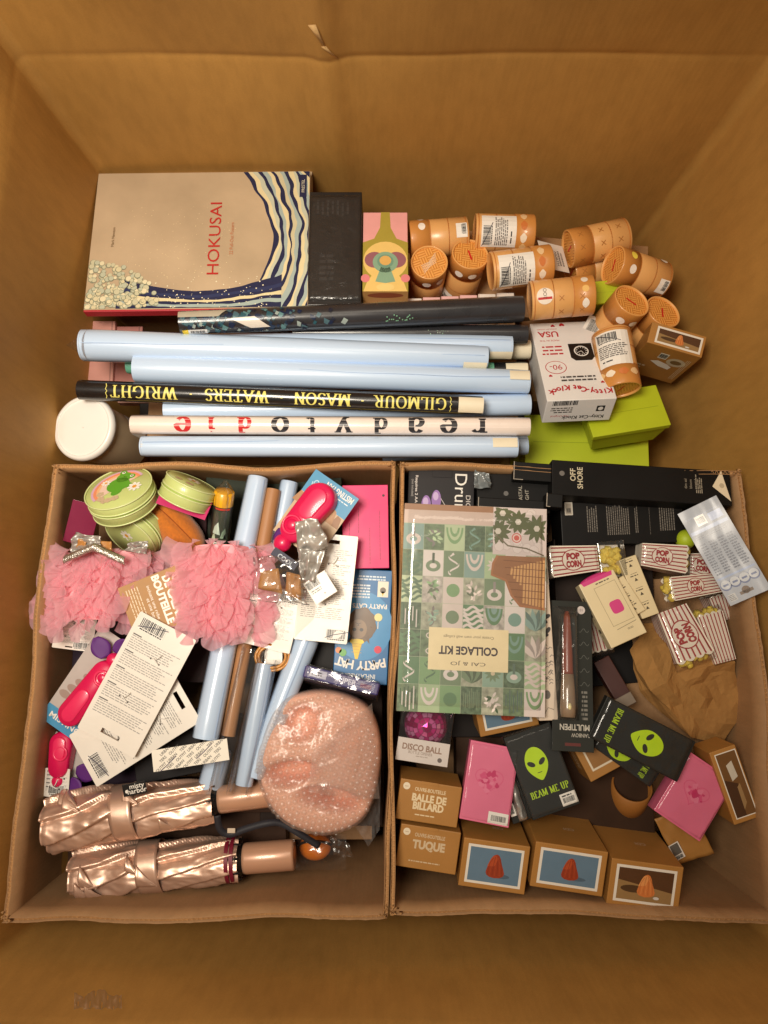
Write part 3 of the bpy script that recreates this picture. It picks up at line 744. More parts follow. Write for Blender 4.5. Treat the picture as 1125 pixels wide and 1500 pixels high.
# carton printed with a mirrored psychedelic pattern
t, W, L = boxthing('patterned_carton', 'carton printed with mirrored pink, olive and teal swirls', 'carton', (531, 427, .335), (598, 427, .335), (529, 311, .315), .13, mat('pattern_pink', (232, 164, 160), 0.4, coat=.2))
d = Deco(); OL, YE, TE, PU, PK = (168, 150, 60), (232, 196, 116), (134, 168, 140), (150, 96, 104), (230, 150, 150)
d.rect(0, 0, W, L*.60, OL); d.layer()
d.poly([(W*.40, L), (W*.60, L), (W*.62, L*.8)]+[(W*(.75+.25*i/8), L*(.66-.05*(i/8))) for i in range(9)]+[(W, L*.5), (0, L*.5)]+[(W*.25*i/8, L*(.61+.05*i/8)) for i in range(9)]+[(W*.38, L*.8)], OL); d.layer()
d.disc(W*.5, L*.38, W*.49, YE, 28, L*.24); d.layer()
d.poly([(W*.02, 0), (W*.98, 0), (W*.90, L*.12), (W*.66, L*.30), (W*.34, L*.30), (W*.10, L*.12)], YE); d.layer()
for s in (-1, 1): d.disc(W*(.5+s*.24), L*.39, W*.22, PU, 20, L*.10); d.disc(W*(.5+s*.44), L*.16, W*.10, (222, 130, 132), 16, L*.05)
d.layer(); d.disc(W*.5, L*.36, W*.28, TE, 24, L*.13); d.poly([(W*.40, L*.30), (W*.60, L*.30), (W*.72, L*.12), (W*.5, L*.10), (W*.28, L*.12)], TE); d.layer()
d.disc(W*.5, L*.37, W*.18, (112, 150, 128), 20, L*.085); d.layer(); d.disc(W*.5, L*.38, W*.13, (218, 172, 96), 18, L*.06)
d.disc(W*.5, L*.05, W*.20, (238, 206, 130), 20, L*.045); d.build('swirl_print', t, z=.13)
d = Deco(); d.rect(0, 0, W, .13, (214, 160, 96)); d.layer(); d.disc(W*.5, .118, W*.4, (160, 84, 50), 20, .008); d.build('side_print', t, side_map('near', W, L, .13))

# row of small pink and white cartons half covered by the dark rolls
for i in range(8):
    x = 538+27.3*i; white = i in (2, 3, 6, 7) and i != 3
    t, W, L = boxthing('small_slim_carton', ('second', 'leftmost', 'third', 'fourth', 'fifth', 'sixth', 'seventh', 'rightmost')[(1, 0, 2, 3, 4, 5, 6, 7)[i]]+' slim carton in the '+('white' if white else 'pink')+' and pink row behind the dark rolls' if False else
        ('leftmost', 'second', 'third', 'fourth', 'fifth', 'sixth', 'seventh', 'rightmost')[i]+' slim '+('white' if white else 'pink')+' carton in the row under the dark rolls',
        'carton', (x, 481, .285), (x+25.6, 481, .285), (x+(2 if i > 2 else 0), 440-(i*1.6), .285), .10, mat('small_carton_white', (226, 216, 206), 0.5) if white else mat('small_carton_pink', (226, 178, 176), 0.5), 'slim cartons in a row')
    d = Deco(); d.para(W*.2, L*.12, W*.8, L*.5, 4, (150, 110, 110) if not white else (150, 146, 140), word=.006); d.line([(W*.06, .0), (W*.06, L)], .0006, (190, 140, 140)); d.build('fine_print', t, z=.10)

# waffle-print tubes
def waffle_mat():
    m = bpy.data.materials.new('waffle_lid_print'); m.use_nodes = True
    nt = m.node_tree; n = nt.nodes; Lk = nt.links; b = n['Principled BSDF']; tc = n.new('ShaderNodeTexCoord')
    ck = n.new('ShaderNodeTexChecker'); ck.inputs['Scale'].default_value = 70; Lk.new(tc.outputs['Object'], ck.inputs[0])
    ws = []
    for r in (0, 90):
        mp = n.new('ShaderNodeMapping'); mp.inputs['Rotation'].default_value = (0, 0, radians(r)); Lk.new(tc.outputs['Object'], mp.inputs[0])
        wv = n.new('ShaderNodeTexWave'); wv.inputs['Scale'].default_value = 66; wv.inputs['Distortion'].default_value = 0.3; Lk.new(mp.outputs[0], wv.inputs['Vector']); ws.append(wv)
    mx = n.new('ShaderNodeMix'); mx.data_type = 'FLOAT'; Lk.new(ck.outputs['Fac'], mx.inputs[0]); Lk.new(ws[0].outputs['Fac'], mx.inputs[2]); Lk.new(ws[1].outputs['Fac'], mx.inputs[3])
    r = n.new('ShaderNodeValToRGB'); r.color_ramp.elements[0].color = lin(196, 122, 48); r.color_ramp.elements[1].color = lin(232, 166, 84); r.color_ramp.elements[0].position = .1; r.color_ramp.elements[1].position = .55
    Lk.new(mx.outputs[0], r.inputs[0]); Lk.new(r.outputs[0], b.inputs['Base Color']); b.inputs['Roughness'].default_value = .45
    bp = n.new('ShaderNodeBump'); bp.inputs['Strength'].default_value = .5; bp.inputs['Distance'].default_value = .001; Lk.new(mx.outputs[0], bp.inputs['Height']); Lk.new(bp.outputs[0], b.inputs['Normal'])
    return m
WAFFLE = waffle_mat()
CANB = mat('waffle_can_board', (226, 170, 104), 0.36, coat=0.3, var=0.07, vscale=40, coatr=0.2)
CANR = mat('waffle_can_rim', (228, 168, 96), 0.4, coat=0.2, var=0.06)
CANL = mat('waffle_can_lidside', (206, 140, 70), 0.4, coat=0.2, var=0.08)
_cb = {}
def can(label, lid, base, roll_=0.0, marks='label', lidmark='red', r=0.0335, L=0.108, rotlid=0.4):
    p1 = at(*lid); p0 = at(*base); p0 = p1+(p0-p1).normalized()*L
    M, _ = axis_frame(p0, p1, roll_)
    t = thing('waffle_tube_tin', label, 'tin', M, 'waffle tube tins')
    if 'b' not in _cb:
        mb = MB().use(CANB, True); mb.lathe([(0.0005, 0.001), (r-.002, .001), (r-.0015, 0), (r, .001), (r, L*.66), (r-.0004, L*.665)], 40)
        _cb['b'] = mb.build('body', t).data
        mb = MB().use(CANL, True); mb.lathe([(r-.0004, L*.665), (r+.0006, L*.667), (r+.0006, L-.002), (r+.0001, L)], 40)
        mb.use(CANR); mb.lathe([(r+.0001, L), (r-.0012, L+.0004), (r-.0026, L-.0004), (r-.0028, L-.0035)], 40)
        lo = mb.build('lid', t); _cb['l'] = lo.data
        mb = MB().use(WAFFLE); mb.lathe([(r-.0028, L-.0035), (.0004, L-.0032)], 40); wo = mb.build('waffle_disc', lo); _cb['w'] = wo.data
    else:
        link('body', _cb['b'], t); lo = link('lid', _cb['l'], t); wo = link('waffle_disc', _cb['w'], lo)
    if lidmark:
        d = Deco()
        if lidmark == 'red': d.text('|', 0, 0, .0001, (1, 1, 1)) if False else d.poly([(x*cos(rotlid)-y*sin(rotlid), x*sin(rotlid)+y*cos(rotlid)) for x, y in ((-.010, -.0015), (.010, -.0018), (.0112, 0), (.010, .0018), (-.010, .0016), (-.011, 0))], (206, 40, 34))
        else:
            for i in range(6): q = -.010+.004*i; d.line([(q*.9-.006, .018-.001*i), (q*.4+.002, .0), (q*.8+.008, -.016)], .0007, (240, 226, 200)); d.lz += .2
        d.build('lid_mark', lo, z=L-.0030)
    d = Deco()
    for z in (.004, L*.34, L*.655): d.rect(z, -pi*r*.98, z+.0016, pi*r*.98, (196, 120, 54))
    d.rect(L*.345, -pi*r*.98, L*.35+.0005, pi*r*.98, (232, 178, 108)); d.layer()
    cuts = {'v': [i*r*.24 for i in range(-13, 14)]}
    if marks == 'label':
        d.rect(.010, -.030, .073, .030, WHITE); d.layer(); d.barcode(.013, -.026, .029, .008, axis='v'); d.line([(.012, -.028), (.030, .014)], .0012, (40, 36, 60)); d.layer()
        d.para(.034, -.026, .058, .026, 7, (110, 106, 104), axis='v', word=.008); d.para(.062, -.022, .066, .0, 1, (40, 40, 44), axis='v')
        for v, c in ((-.030, (232, 190, 130)), (-.012, (240, 226, 204)), (.010, (206, 120, 60)), (.03, (236, 200, 150))):
            d.poly([(L*.80+.006*cos(a)*(1+.1*sin(5*a)), v+.008*sin(a)*(1+.1*cos(4*a))) for a in [2*pi*i/16 for i in range(16)]], c)
    elif marks == 'x':
        for u in (L*.2, L*.5, L*.85):
            for v in (-.022, .002, .026):
                for s in (-1, 1): d.line([(u-.004, v-.004*s), (u+.004, v+.004*s)], .0012, (170, 110, 52)); d.lz += .1
    elif marks == 'badge':
        d.disc(.022, .006, .014, (240, 230, 216), 22); d.layer(); d.rect(.010, .0, .034, .004, (196, 44, 40)); d.text('2OO', .022, .010, .006, (90, 60, 40), rot=pi/2)
        for u in (.05, .085):
            for v in (-.024, .0):
                for s in (-1, 1): d.line([(u-.004, v-.004*s), (u+.004, v+.004*s)], .0012, (176, 116, 58)); d.lz += .1
        d.poly([(L*.84+.006*cos(a), -.012+.008*sin(a)*(1+.1*cos(4*a))) for a in [2*pi*i/16 for i in range(16)]], (242, 234, 222)); d.disc(L*.84, .012, .006, (236, 190, 110), 14); d.disc(L*.84, .030, .006, (236, 226, 210), 14)
    else:
        d.disc(L*.8, -.010, .006, (246, 226, 90) if marks == 'y' else (240, 228, 212), 14, .008); d.disc(L*.8, .016, .0065, (244, 236, 226), 14, .008)
        d.rect(.004, .016, .024, .042, WHITE); d.layer(); d.barcode(.006, .018, .014, .036, axis='v')
        d.disc(.016, -.024, .007, (244, 236, 226), 14)
    d.build('print', t, lambda u, v, e: ((r+.0006+e)*cos(-v/r), (r+.0006+e)*sin(-v/r), u), cuts, rough=.4)
    return t
can('orange waffle tube lying farthest left behind the white-scribbled lid', (600, 352, .275), (700, 344, .275), 1.2, 'plain')
can('orange waffle tube standing with white scribble on its lid', (629, 384, .300), (623, 428, .19), 0.5, 'plain', 'scribble')
can('orange waffle tube standing left of the two barcode tubes, red mark on lid', (689, 372, .303), (672, 426, .20), 0.2, 'plain', 'red', rotlid=.35)
can('orange waffle tube with barcode lying against the far wall', (780, 343, .290), (690, 341, .290), -0.15, 'label')
can('orange waffle tube with barcode lying below the far one', (805, 387, .318), (714, 398, .318), 0.1, 'label')
can('orange waffle tube printed with crosses in the far right', (832, 365, .300), (924, 345, .300), 0.0, 'x')
can('orange waffle tube tilted right with a yellow face mark', (897, 388, .325), (970, 412, .285), 0.6, 'y', 'red', rotlid=1.2)
can('orange waffle tube with round badge beside the dark roll tips', (867, 432, .345), (765, 442, .335), 0.0, 'badge')
can('orange waffle tube tilted over the barcode tube, seen lid up', (926, 440, .345), (880, 492, .255), 0.7, 'plain', 'red', rotlid=1.0)
can('orange waffle tube in the far right corner beside the photo carton', (972, 456, .315), (925, 505, .225), 0.9, 'plain', 'red', rotlid=-.3)
can('orange waffle tube with barcode standing on its side by the clock carton', (910, 572, .335), (895, 490, .325), 0.0, 'label', 'red', rotlid=-.6)
can('orange waffle tube half buried under the cross-printed one', (835, 400, .25), (900, 385, .25), 0.0, 'x')
# white printed card stuck between tubes
M, W, L = frame3((798, 392, .322), (838, 401, .285), (806, 357, .300))
t = thing('paper_card', 'white paper card stuck between two orange waffle tubes', 'card', M)
mb = MB().use(mat('card_white', (232, 228, 220), .5, var=.04)); mb.box(0, 0, 0, W*.9, L, .0006); mb.build('sheet', t)
d = Deco(); d.text('NORTH', W*.55, L*.45, .006, BLACK, rot=-pi/2); d.para(W*.6, L*.2, W*.8, L*.8, 2, GREY, axis='v', word=.005); d.build('lettering', t, z=.0006)

# white carton with black and red print
CKW = mat('white_gloss_carton', (232, 230, 228), 0.35, coat=0.25, var=0.04)
h = .055
t, W, L = boxthing('clock_carton', 'white carton with red script and a black clock picture', 'carton', (870, 470, .285), (776, 474, .285), (887, 584, .365), h, CKW)
d = Deco(); RD = (186, 32, 44)
d.text('USA', W*.76, L*.16, .014, RD, bold=.02); d.text('MADE IN THE', W*.76, L*.245, .004, RD); d.text('AMERICAN OWNED', W*.76, L*.09, .0028, RD)
d.para(W*.60, L*.30, W*.93, L*.44, 3, RD, .4, .15, word=.012)
d.disc(W*.76, L*.595, .0185, RD, 30, .0155); d.layer(); d.disc(W*.76, L*.595, .0172, (232, 230, 228), 30, .0142); d.layer(); d.text('90-', W*.76, L*.595, .012, RD); d.layer()
d.poly([(W*.15, L*.30), (W*.50, L*.30), (W*.50, L*.48), (W*.44, L*.52), (W*.20, L*.52), (W*.15, L*.48)], BLACK); d.layer()
d.disc(W*.325, L*.40, .0128, (236, 234, 230), 28); d.layer(); d.disc(W*.325, L*.40, .0108, BLACK, 28); d.layer()
for i in range(12): a = 2*pi*i/12; d.line([(W*.325+.0075*cos(a), L*.40+.0075*sin(a)), (W*.325+.010*cos(a), L*.40+.010*sin(a))], .0012, (236, 234, 230))
d.line([(W*.325, L*.40), (W*.325+.006, L*.40+.003)], .001, (236, 234, 230)); d.lz += .3; d.line([(W*.325, L*.40), (W*.325-.003, L*.40+.006)], .001, (236, 234, 230)); d.lz += .3
d.rect(W*.20, L*.06, W*.46, L*.075, BLACK) if False else None
def heart(d, x, y, s, c): d.poly([(x+s*.062*16*sin(a)**3, y+s*.062*(13*cos(a)-5*cos(2*a)-2*cos(3*a)-cos(4*a))) for a in [2*pi*i/24 for i in range(24)]], c)
heart(d, W*.52, L*.04, .005, RD); heart(d, W*.66, L*.05, .004, RD); heart(d, W*.87, L*.70, .0032, RD); heart(d, W*.14, L*.80, .0032, RD)
d.para(W*.22, L*.70, W*.80, L*.78, 2, (70, 66, 66), .45, .15, word=.010)
x = .86
for i, ch in enumerate('Kitty-Cat Klock'):
    q = i/14; d.text(ch, W*(.08+.84*q), L*(.885+.035*sin(pi*2*q+.6)), .011, RD, bold=.03, rot=.12*sin(7*q))
d.build('print', t, z=h, rough=.35)
d = Deco(); d.text('Kitty-Cat Klock', W*.42, h*.80, .008, BLACK, bold=.02, fit=W*.62); d.text('The Original', W*.76, h*.72, .0045, RD); d.para(W*.60, h*.30, W*.95, h*.58, 3, (70, 66, 66), .5, word=.008)
d.rect(W*.13, h*.30, W*.25, h*.55, BLACK); d.layer(); d.disc(W*.19, h*.43, .0045, (236, 234, 230), 16); d.layer(); d.barcode(W*.55, h*.02, W*.92, h*.22, digits=False)
d.build('side_print', t, lambda u, v, e: (u, L+e, h-v+0 if False else v), None, rough=.35) if False else d.build('side_print', t, lambda u, v, e: (u, L+e, h-(h-(h-v))-0.0) if False else (u, L+e, h-v), None, rough=.35)

# lime green cartons
LIME = mat('lime_green_board', (184, 198, 28), 0.6, var=0.08, vscale=20, coat=.1)
def tapered(name, label, cat, A, B, D, h, m, flare=0.82, group=None, lip=0.0):
    M, W, L = frame3(A, B, D, h); t = thing(name, label, cat, M, group)
    cx, cy = W/2, L/2; q = flare
    mb = MB().use(m); mb.hexa([(cx+(x-cx)*q, cy+(y-cy)*q, 0) for x, y in ((0, 0), (W, 0), (W, L), (0, L))]+[(0, 0, h), (W, 0, h), (W, L, h), (0, L, h)]); mb.build('body', t, bevel=.0015)
    if lip:
        mb = MB().use(m); mb.box(-.002, -.002, h+.0004, W+.002, L+.002, h+lip); mb.build('lid', t, bevel=.0012)
        d = Deco(); d.rect(W*.06, L*.48, W*.94, L*.492, tuple(int(c) for c in (150, 166, 20))); d.build('fold_line', t, z=h+lip)
    return t, W, L
LG = 'lime green cartons'
tapered('lime_carton', 'lime green carton nearest the right carton, with stepped lid', 'carton', (868, 644, .290), (978, 626, .290), (862, 586, .268), .05, LIME, .86, LG, .012)
tapered('lime_carton', 'lime green carton flat on the floor along the carton rim', 'carton', (770, 684, .20), (948, 688, .20), (768, 610, .20), .19, LIME, .97, LG, .006)
tapered('lime_carton', 'lime green carton wedged among the orange tubes', 'carton', (842, 448, .298), (928, 442, .298), (846, 418, .300), .06, LIME, .9, LG, .008)
M, W, L = frame3((862, 512, .296), (886, 470, .30), (842, 500, .29))
t = thing('paper_card', 'white barcode card leaning on the wedged lime carton', 'card', M)
mb = MB().use(mat('card_white', (232, 228, 220), .5, var=.04)); mb.box(0, 0, 0, W, L, .0006); mb.build('sheet', t); d = Deco(); d.barcode(W*.1, L*.1, W*.9, L*.8, axis='v', digits=False); d.build('barcode', t, z=.0006)

# kraft cartons with a photograph framed in white
def photo(d, u0, v0, u1, v1, kind='blue', flip=False):
    W, H = u1-u0, v1-v0; cx, cy = (u0+u1)/2, (v0+v1)/2
    d.rect(u0, v0, u1, v1, (228, 222, 210)); d.layer(); b = .045*W; a0, a1, c0, c1 = u0+b, u1-b, v0+b, v1-b
    sg = -1 if flip else 1
    if kind == 'blue':
        d.rect(a0, c0, a1, c1, (96, 124, 146)); d.layer()
        d.disc(cx+.12*W*sg, cy-.24*H*sg, .17*W, (76, 98, 116), 20, .06*H); d.layer(); hc, h2 = (150, 56, 28), (176, 74, 38)
    elif kind == 'sand':
        d.rect(a0, c0, a1, c1, (150, 118, 74)); d.layer(); d.poly([(a0, cy+.1*H), (a0, c1), (a1, c1), (a1, cy-.12*H)] if not flip else [(a0, c0), (a1, c0), (a1, cy), (a0, cy+.1*H)], (84, 54, 30)); d.layer()
        d.disc(cx-.20*W, cy-.12*H, .2*W, (78, 54, 30), 20, .10*H); d.layer(); hc, h2 = (206, 120, 60), (224, 150, 86)
    else:
        d.rect(a0, c0, a1, c1, (110, 76, 40)); d.layer(); d.poly([(a0, c0), (cx, c0), (cx+.1*W, cy), (a0, cy+.1*H)], (70, 44, 24)); d.poly([(cx-.1*W, cy+.05*H), (cx+.2*W, cy+.1*H), (cx+.15*W, cy+.35*H), (cx-.15*W, cy+.3*H)], (196, 190, 176)); d.layer()
        d.poly([(cx, cy-.4*H), (cx+.2*W, cy-.3*H), (cx+.18*W, cy), (cx+.02*W, cy-.05*H)], (150, 120, 80)); d.layer(); return
    s = .34*H; hat = [(-.62, -.70), (-.70, -.50), (-.64, -.20), (-.52, .15), (-.36, .55), (-.20, .82), (0, .92), (.20, .84), (.34, .60), (.46, .20), (.62, -.18), (.72, -.48), (.66, -.70), (.40, -.84), (0, -.90), (-.40, -.84)]
    d.poly([(cx+.02*W+x*s, cy+sg*y*s) for x, y in hat], hc); d.layer(); d.poly([(cx+.02*W+x*s*.8-.12*s, cy+sg*(y*s*.8+.1*s)) for x, y in hat[2:9]]+[(cx, cy)], h2); d.layer()
    for k in range(7):
        q = -.45+.15*k; d.line([(cx+.02*W+q*s*.5, cy+sg*s*(.80-.4*abs(q))), (cx+.02*W+q*s*1.0, cy+sg*s*.2), (cx+.02*W+q*s*1.25, cy-sg*s*.70)], .0006, h2 if k % 2 else tuple(int(c*.86) for c in hc))
    d.layer()
    if kind == 'sand': d.disc(cx+.2*W, cy-.30*H, .05*W, (210, 206, 200), 14, .04*H); d.layer()
t, W, L = boxthing('photo_carton', 'kraft carton with framed photo and round side print at the far right', 'carton', (948, 501, .335), (1028, 524, .335), (957, 471, .335), .135, KRAFT, 'kraft cartons with framed photos')
d = Deco(); photo(d, W*.12, L*.10, W*.95, L*.88, 'sand'); d.build('photo_print', t, z=.135)
d = Deco(); d.disc(W*.72, .088, .0165, (196, 184, 160), 22); d.layer(); d.disc(W*.72, .088, .010, (120, 96, 60), 18, .008); d.rect(W*.36, .090, W*.52, .112, WHITE); d.layer(); d.barcode(W*.37, .093, W*.51, .109, digits=False)
d.poly([(W*.30, .072), (W*.42, .080), (W*.62, .074), (W*.72, .066), (W*.70, .054), (W*.50, .058)], WHITE)
for k in range(3): d.line([(W*(.86+.03*k), .02), (W*(.86+.03*k), .11)], .0008, (226, 210, 180))
d.para(W*.08, .02, W*.3, .05, 3, (226, 210, 180), word=.01); d.build('side_print', t, side_map('near', W, L, .135))

# paper cup with a white lid, tipped against the left wall
pt = at(121, 626, .352); dv = (pt-Vector((0, 0, CAMZ))).normalized(); sd = Vector((1, -.42, 0)); sd = (sd-dv*sd.dot(dv)).normalized()
pb = pt+(dv*cos(radians(38))+sd*sin(radians(38)))*.130
M, L = axis_frame(pb, pt)
t = thing('paper_cup', 'beige paper cup with white plastic lid in the left corner', 'cup', M)
CUPM = mat('cup_board', (224, 200, 164), .45, var=.06, coat=.15); LIDM = mat('cup_lid_plastic', (240, 236, 230), .35, var=.03, coat=.2)
r1 = .0545
mb = MB().use(CUPM, True); mb.lathe([(.001, 0), (.046, 0), (.047, .003), (r1-.003, L-.012)], 48); mb.build('body', t)
mb = MB().use(LIDM, True); mb.lathe([(r1-.003, L-.014), (r1+.0015, L-.013), (r1+.002, L-.006), (r1, L), (r1-.003, L+.0015), (r1-.0055, L+.0012), (r1-.0060, L-.0010)], 64); mb.build('lid', t)
mb = MB().use(LIDM, False); mb.lathe([(r1-.0060, L-.0010), (r1*.5, L-.0012), (.0006, L-.0012)], 64); mb.build('lid_top', t)
d = Deco(); d.rect(.012, -.030, .062, .026, WHITE); d.layer(); d.barcode(.016, -.022, .034, .012, axis='v'); d.para(.04, -.02, .056, .02, 4, GREY, axis='v', word=.008)
d.build('barcode_label', t, lambda u, v, e: ((.0477+(r1-.0500)*u/L+e)*cos(.95-v/.053), (.0477+(r1-.0500)*u/L+e)*sin(.95-v/.053), u), {'v': [-.02, -.012, -.004, .004, .012, .02]})

# flat pinkish folders and dark cards under the rolls
for i, (A, B, D, h, c, nm) in enumerate((
    ((128, 560, .255), (165, 560, .255), (130, 470, .26), .012, (196, 140, 128), 'dusty pink folder closest to the left wall, under the rolls'),
    ((164, 575, .245), (205, 575, .245), (166, 478, .25), .012, (170, 112, 104), 'darker rose folder second from the left wall, under the rolls'),
    ((172, 590, .215), (240, 590, .215), (176, 548, .215), .02, (206, 158, 142), 'pale pink folder showing left of the white roll'),
    ((205, 622, .21), (256, 618, .21), (205, 585, .21), .01, (30, 28, 30), 'black card folder showing left of the white roll'))):
    t, W, L = boxthing('card_folder', nm, 'folder', A, B, D, h, mat('folder_%d' % i, c, .4, coat=.2), 'folders under the rolls')
    d = Deco(); d.rect(W*.86, 0, W*.9, L, tuple(int(q*.75) for q in c)); d.build('crease', t, z=h)
t, W, L = boxthing('kraft_tube', 'short brown card tube end above the black lettered roll', 'tube', (182, 562, .315), (240, 562, .315), (182, 550, .315), .012, KRAFT) if False else (None, 0, 0)
# plain stacked stock keeping the pile up, seen only in gaps
for i, (A, B, D, h, nm) in enumerate((((215, 640, .24), (760, 640, .24), (215, 500, .24), .235, 'long brown carton under the rolled posters'), ((140, 440, .26), (520, 440, .26), (160, 300, .26), .255, 'brown carton under the art books and black carton'),
    ((610, 450, .185), (945, 480, .185), (600, 330, .185), .18, 'brown carton under the orange waffle tubes'), ((780, 588, .20), (915, 575, .20), (770, 470, .20), .195, 'brown carton under the clock carton'))):
    boxthing('stock_carton', nm, 'carton', A, B, D, h, CB, 'stock cartons under the pile')
# ------------------------------------------------------------------ left carton
def loc(M, x, y, z): return M.inverted() @ at(x, y, z)
LC = 'things in the left carton'
CARDW = mat('coated_card_white', (232, 226, 216), .42, var=.04, coat=.15)
# green zip tins with frog print
ZIPG = mat('pale_green_vinyl', (196, 208, 132), .38, var=.06, coat=.25, bump=.05, bscale=120)
ZIPT = mat('zip_tape', (170, 190, 96), .6, var=.1)
ZIPD = mat('piping_green', (214, 224, 160), .35, coat=.2)
def tin(label, top, bot, r, th, spin, art):
    p1 = at(*top); p0 = p1+(at(*bot)-p1).normalized()*th
    M, _ = axis_frame(p0, p1, spin); t = thing('zip_coin_case', label, 'case', M, 'pale green zip cases')
    mb = MB().use(ZIPG, True); mb.lathe([(.001, 0), (r-.003, 0), (r, .003), (r, th*.42)], 48); mb.build('lower_shell', t)
    mb = MB().use(ZIPT, True); mb.lathe([(r-.0008, th*.42), (r-.0012, th*.5), (r-.0008, th*.60)], 48)
    for a in range(0, 120):
        q = 2*pi*a/120; mb.box(0, 0, 0, 0, 0, 0) if False else None
    mb.build('zip_tape', t)
    mb = MB().use(ZIPG, True); mb.lathe([(r, th*.60), (r, th-.003), (r-.003, th), (.001, th+.001)], 48); up = mb.build('upper_shell', t)
    for z in (th-.001, .001, th*.58, th*.44):
        mb = MB().use(ZIPD, True); n = 48; mb.tube([((r+.0002)*cos(2*pi*i/n), (r+.0002)*sin(2*pi*i/n), z) for i in range(n+1)], .0013, 6, False); mb.build('piping', t)
    mb = MB().use(mat('zip_pull_metal', (190, 186, 176), .3, 1.0)); mb.box(r, -.003, th*.48, r+.003, .003, th*.56); mb.box(r+.0012, -.002, th*.2, r+.0022, .002, th*.5); mb.build('zip_pull', t, bevel=.0004)
    d = Deco(); GR = (96, 168, 48)
    if art:
        for j, (q, c) in enumerate(((.044, (216, 176, 200)), (.040, (236, 150, 110)), (.035, (240, 190, 140)), (.030, (236, 206, 190)))):
            d.lz = 1+.3*j; d.poly([(q*cos(radians(a)), q*sin(radians(a))*.92) for a in range(-20, 171, 10)]+[(0, 0)], c)
        d.lz = 3
        for (x, y, rr) in ((-.026, .012, .006), (-.034, .002, .006), (-.030, -.012, .006), (-.022, -.018, .006), (-.036, -.008, .005)):
            for k in range(5): d.lz += .03; d.disc(x+rr*.6*cos(1.26*k), y+rr*.6*sin(1.26*k), rr*.5, (206, 182, 150), 10)
        d.lz = 5
        d.disc(.004, .004, .019, GR, 22, .017); d.disc(.022, .010, .013, GR, 18, .012); d.lz = 5.3
        for y in (.000, .019): d.disc(.030, y+.001, .0062, GR, 14); d.lz += .1
        d.disc(-.010, -.008, .010, GR, 16, .007); d.disc(.010, -.012, .007, GR, 14, .005); d.lz = 6
        for y in (.000, .019): d.disc(.0305, y+.001, .003, (250, 250, 240), 10); d.lz += .1; d.disc(.031, y+.001, .0016, (30, 40, 20), 8); d.lz += .1
        d.line([(.0245, .006), (.0235, .010), (.0245, .014)], .0008, (40, 70, 20)); d.lz = 7
        for (x, y, rr) in ((.012, -.026, .012), (-.002, .026, .008)):
            for k in range(8): d.lz += .02; d.disc(x+rr*.62*cos(.785*k), y+rr*.62*sin(.785*k), rr*.36, (246, 242, 232), 10, rr*.22, .785*k)
            d.lz += .1; d.disc(x, y, rr*.3, (232, 160, 60), 12)
    else:
        for k in range(8): d.lz += .02; d.disc(.006+.0075*cos(.785*k), .004+.0075*sin(.785*k), .0044, (246, 240, 228), 10, .0027, .785*k)
        d.lz += .1; d.disc(.006, .004, .0036, (232, 160, 60), 12); d.disc(-.02, -.014, .007, (216, 190, 160), 14); d.disc(-.028, .004, .006, (216, 190, 160), 14)
    d.build('frog_print' if art else 'flower_print', up, z=th+.0008, rough=.35)
tin('pale green round zip case with frog print, topmost in the far left', (173, 714, .412), (184, 737, .388), .0525, .036, 2.05, True)
tin('pale green round zip case tilted beside the magenta hang tag', (282, 706, .392), (266, 742, .380), .042, .036, 2.4, False)
tin('pale green round zip case with daisy under the frog one', (190, 789, .366), (214, 762, .342), .046, .036, 0.6, False)
MAG = mat('magenta_card', (196, 24, 100), .4, var=.07, coat=.25)
MAGD = mat('dark_magenta_card', (132, 24, 66), .4, var=.07, coat=.25)
for nm, A, B, D, m, bc in (('dark magenta hang tag against the carton wall behind the frog case', (92, 792, .352), (132, 802, .34), (124, 736, .372), MAGD, False), ('magenta hang tag with barcode in front of the tilted zip case', (228, 737, .400), (300, 762, .392), (249, 712, .392), MAG, True)):
    M, W, L = frame3(A, B, D); t = thing('hang_tag', nm, 'tag', M, 'magenta hang tags')
    mb = MB().use(m); mb.box(0, 0, -.0008, W, L, 0); mb.build('card', t, bevel=.0003)
    if bc: d = Deco(); d.rect(W*.28, L*.50, W*.72, L*.94, WHITE); d.layer(); d.barcode(W*.42, L*.56, W*.64, L*.88, digits=False); d.build('barcode_label', t)
# orange-brown plush bun
M, ln = axis_frame(at(226, 742, .36), at(290, 806, .33)); t = thing('plush_bun', 'orange-brown plush bun with stitched seam among the green cases', 'plush', M)
PLUSH = mat('orange_plush', (196, 112, 30), .95, var=.22, vscale=220, sheen=.6, bump=.4, bscale=500)
mb = MB().use(PLUSH, True)
def bun(a, b):
    th, ph = 2*pi*a, pi*b; r = sin(ph)**.8
    x, y, z = .030*r*cos(th), .032*r*sin(th), ln/2-(ln/2+.006)*cos(ph)
    cr = math.exp(-((th-6.1) % (2*pi)-0.0)**2/.02)+math.exp(-(((th-6.1) % (2*pi))-2*pi)**2/.02)
    q = 1-.16*cr+.04*noise.noise((x*60, y*60, z*60))
    return (x*q, y*q, z)
mb.grid(bun, 48, 24, True); mb.build('plush_body', t)
mb = MB().use(mat('seam_thread', (150, 74, 16), .8), True); mb.tube([(.0285*sin(pi*q)**.8*cos(6.1)*.92, .030*sin(pi*q)**.8*sin(6.1)*.92, ln/2-(ln/2+.004)*cos(pi*q)) for q in [.2+.6*i/14 for i in range(15)]], .0008, 5); mb.build('seam', t)
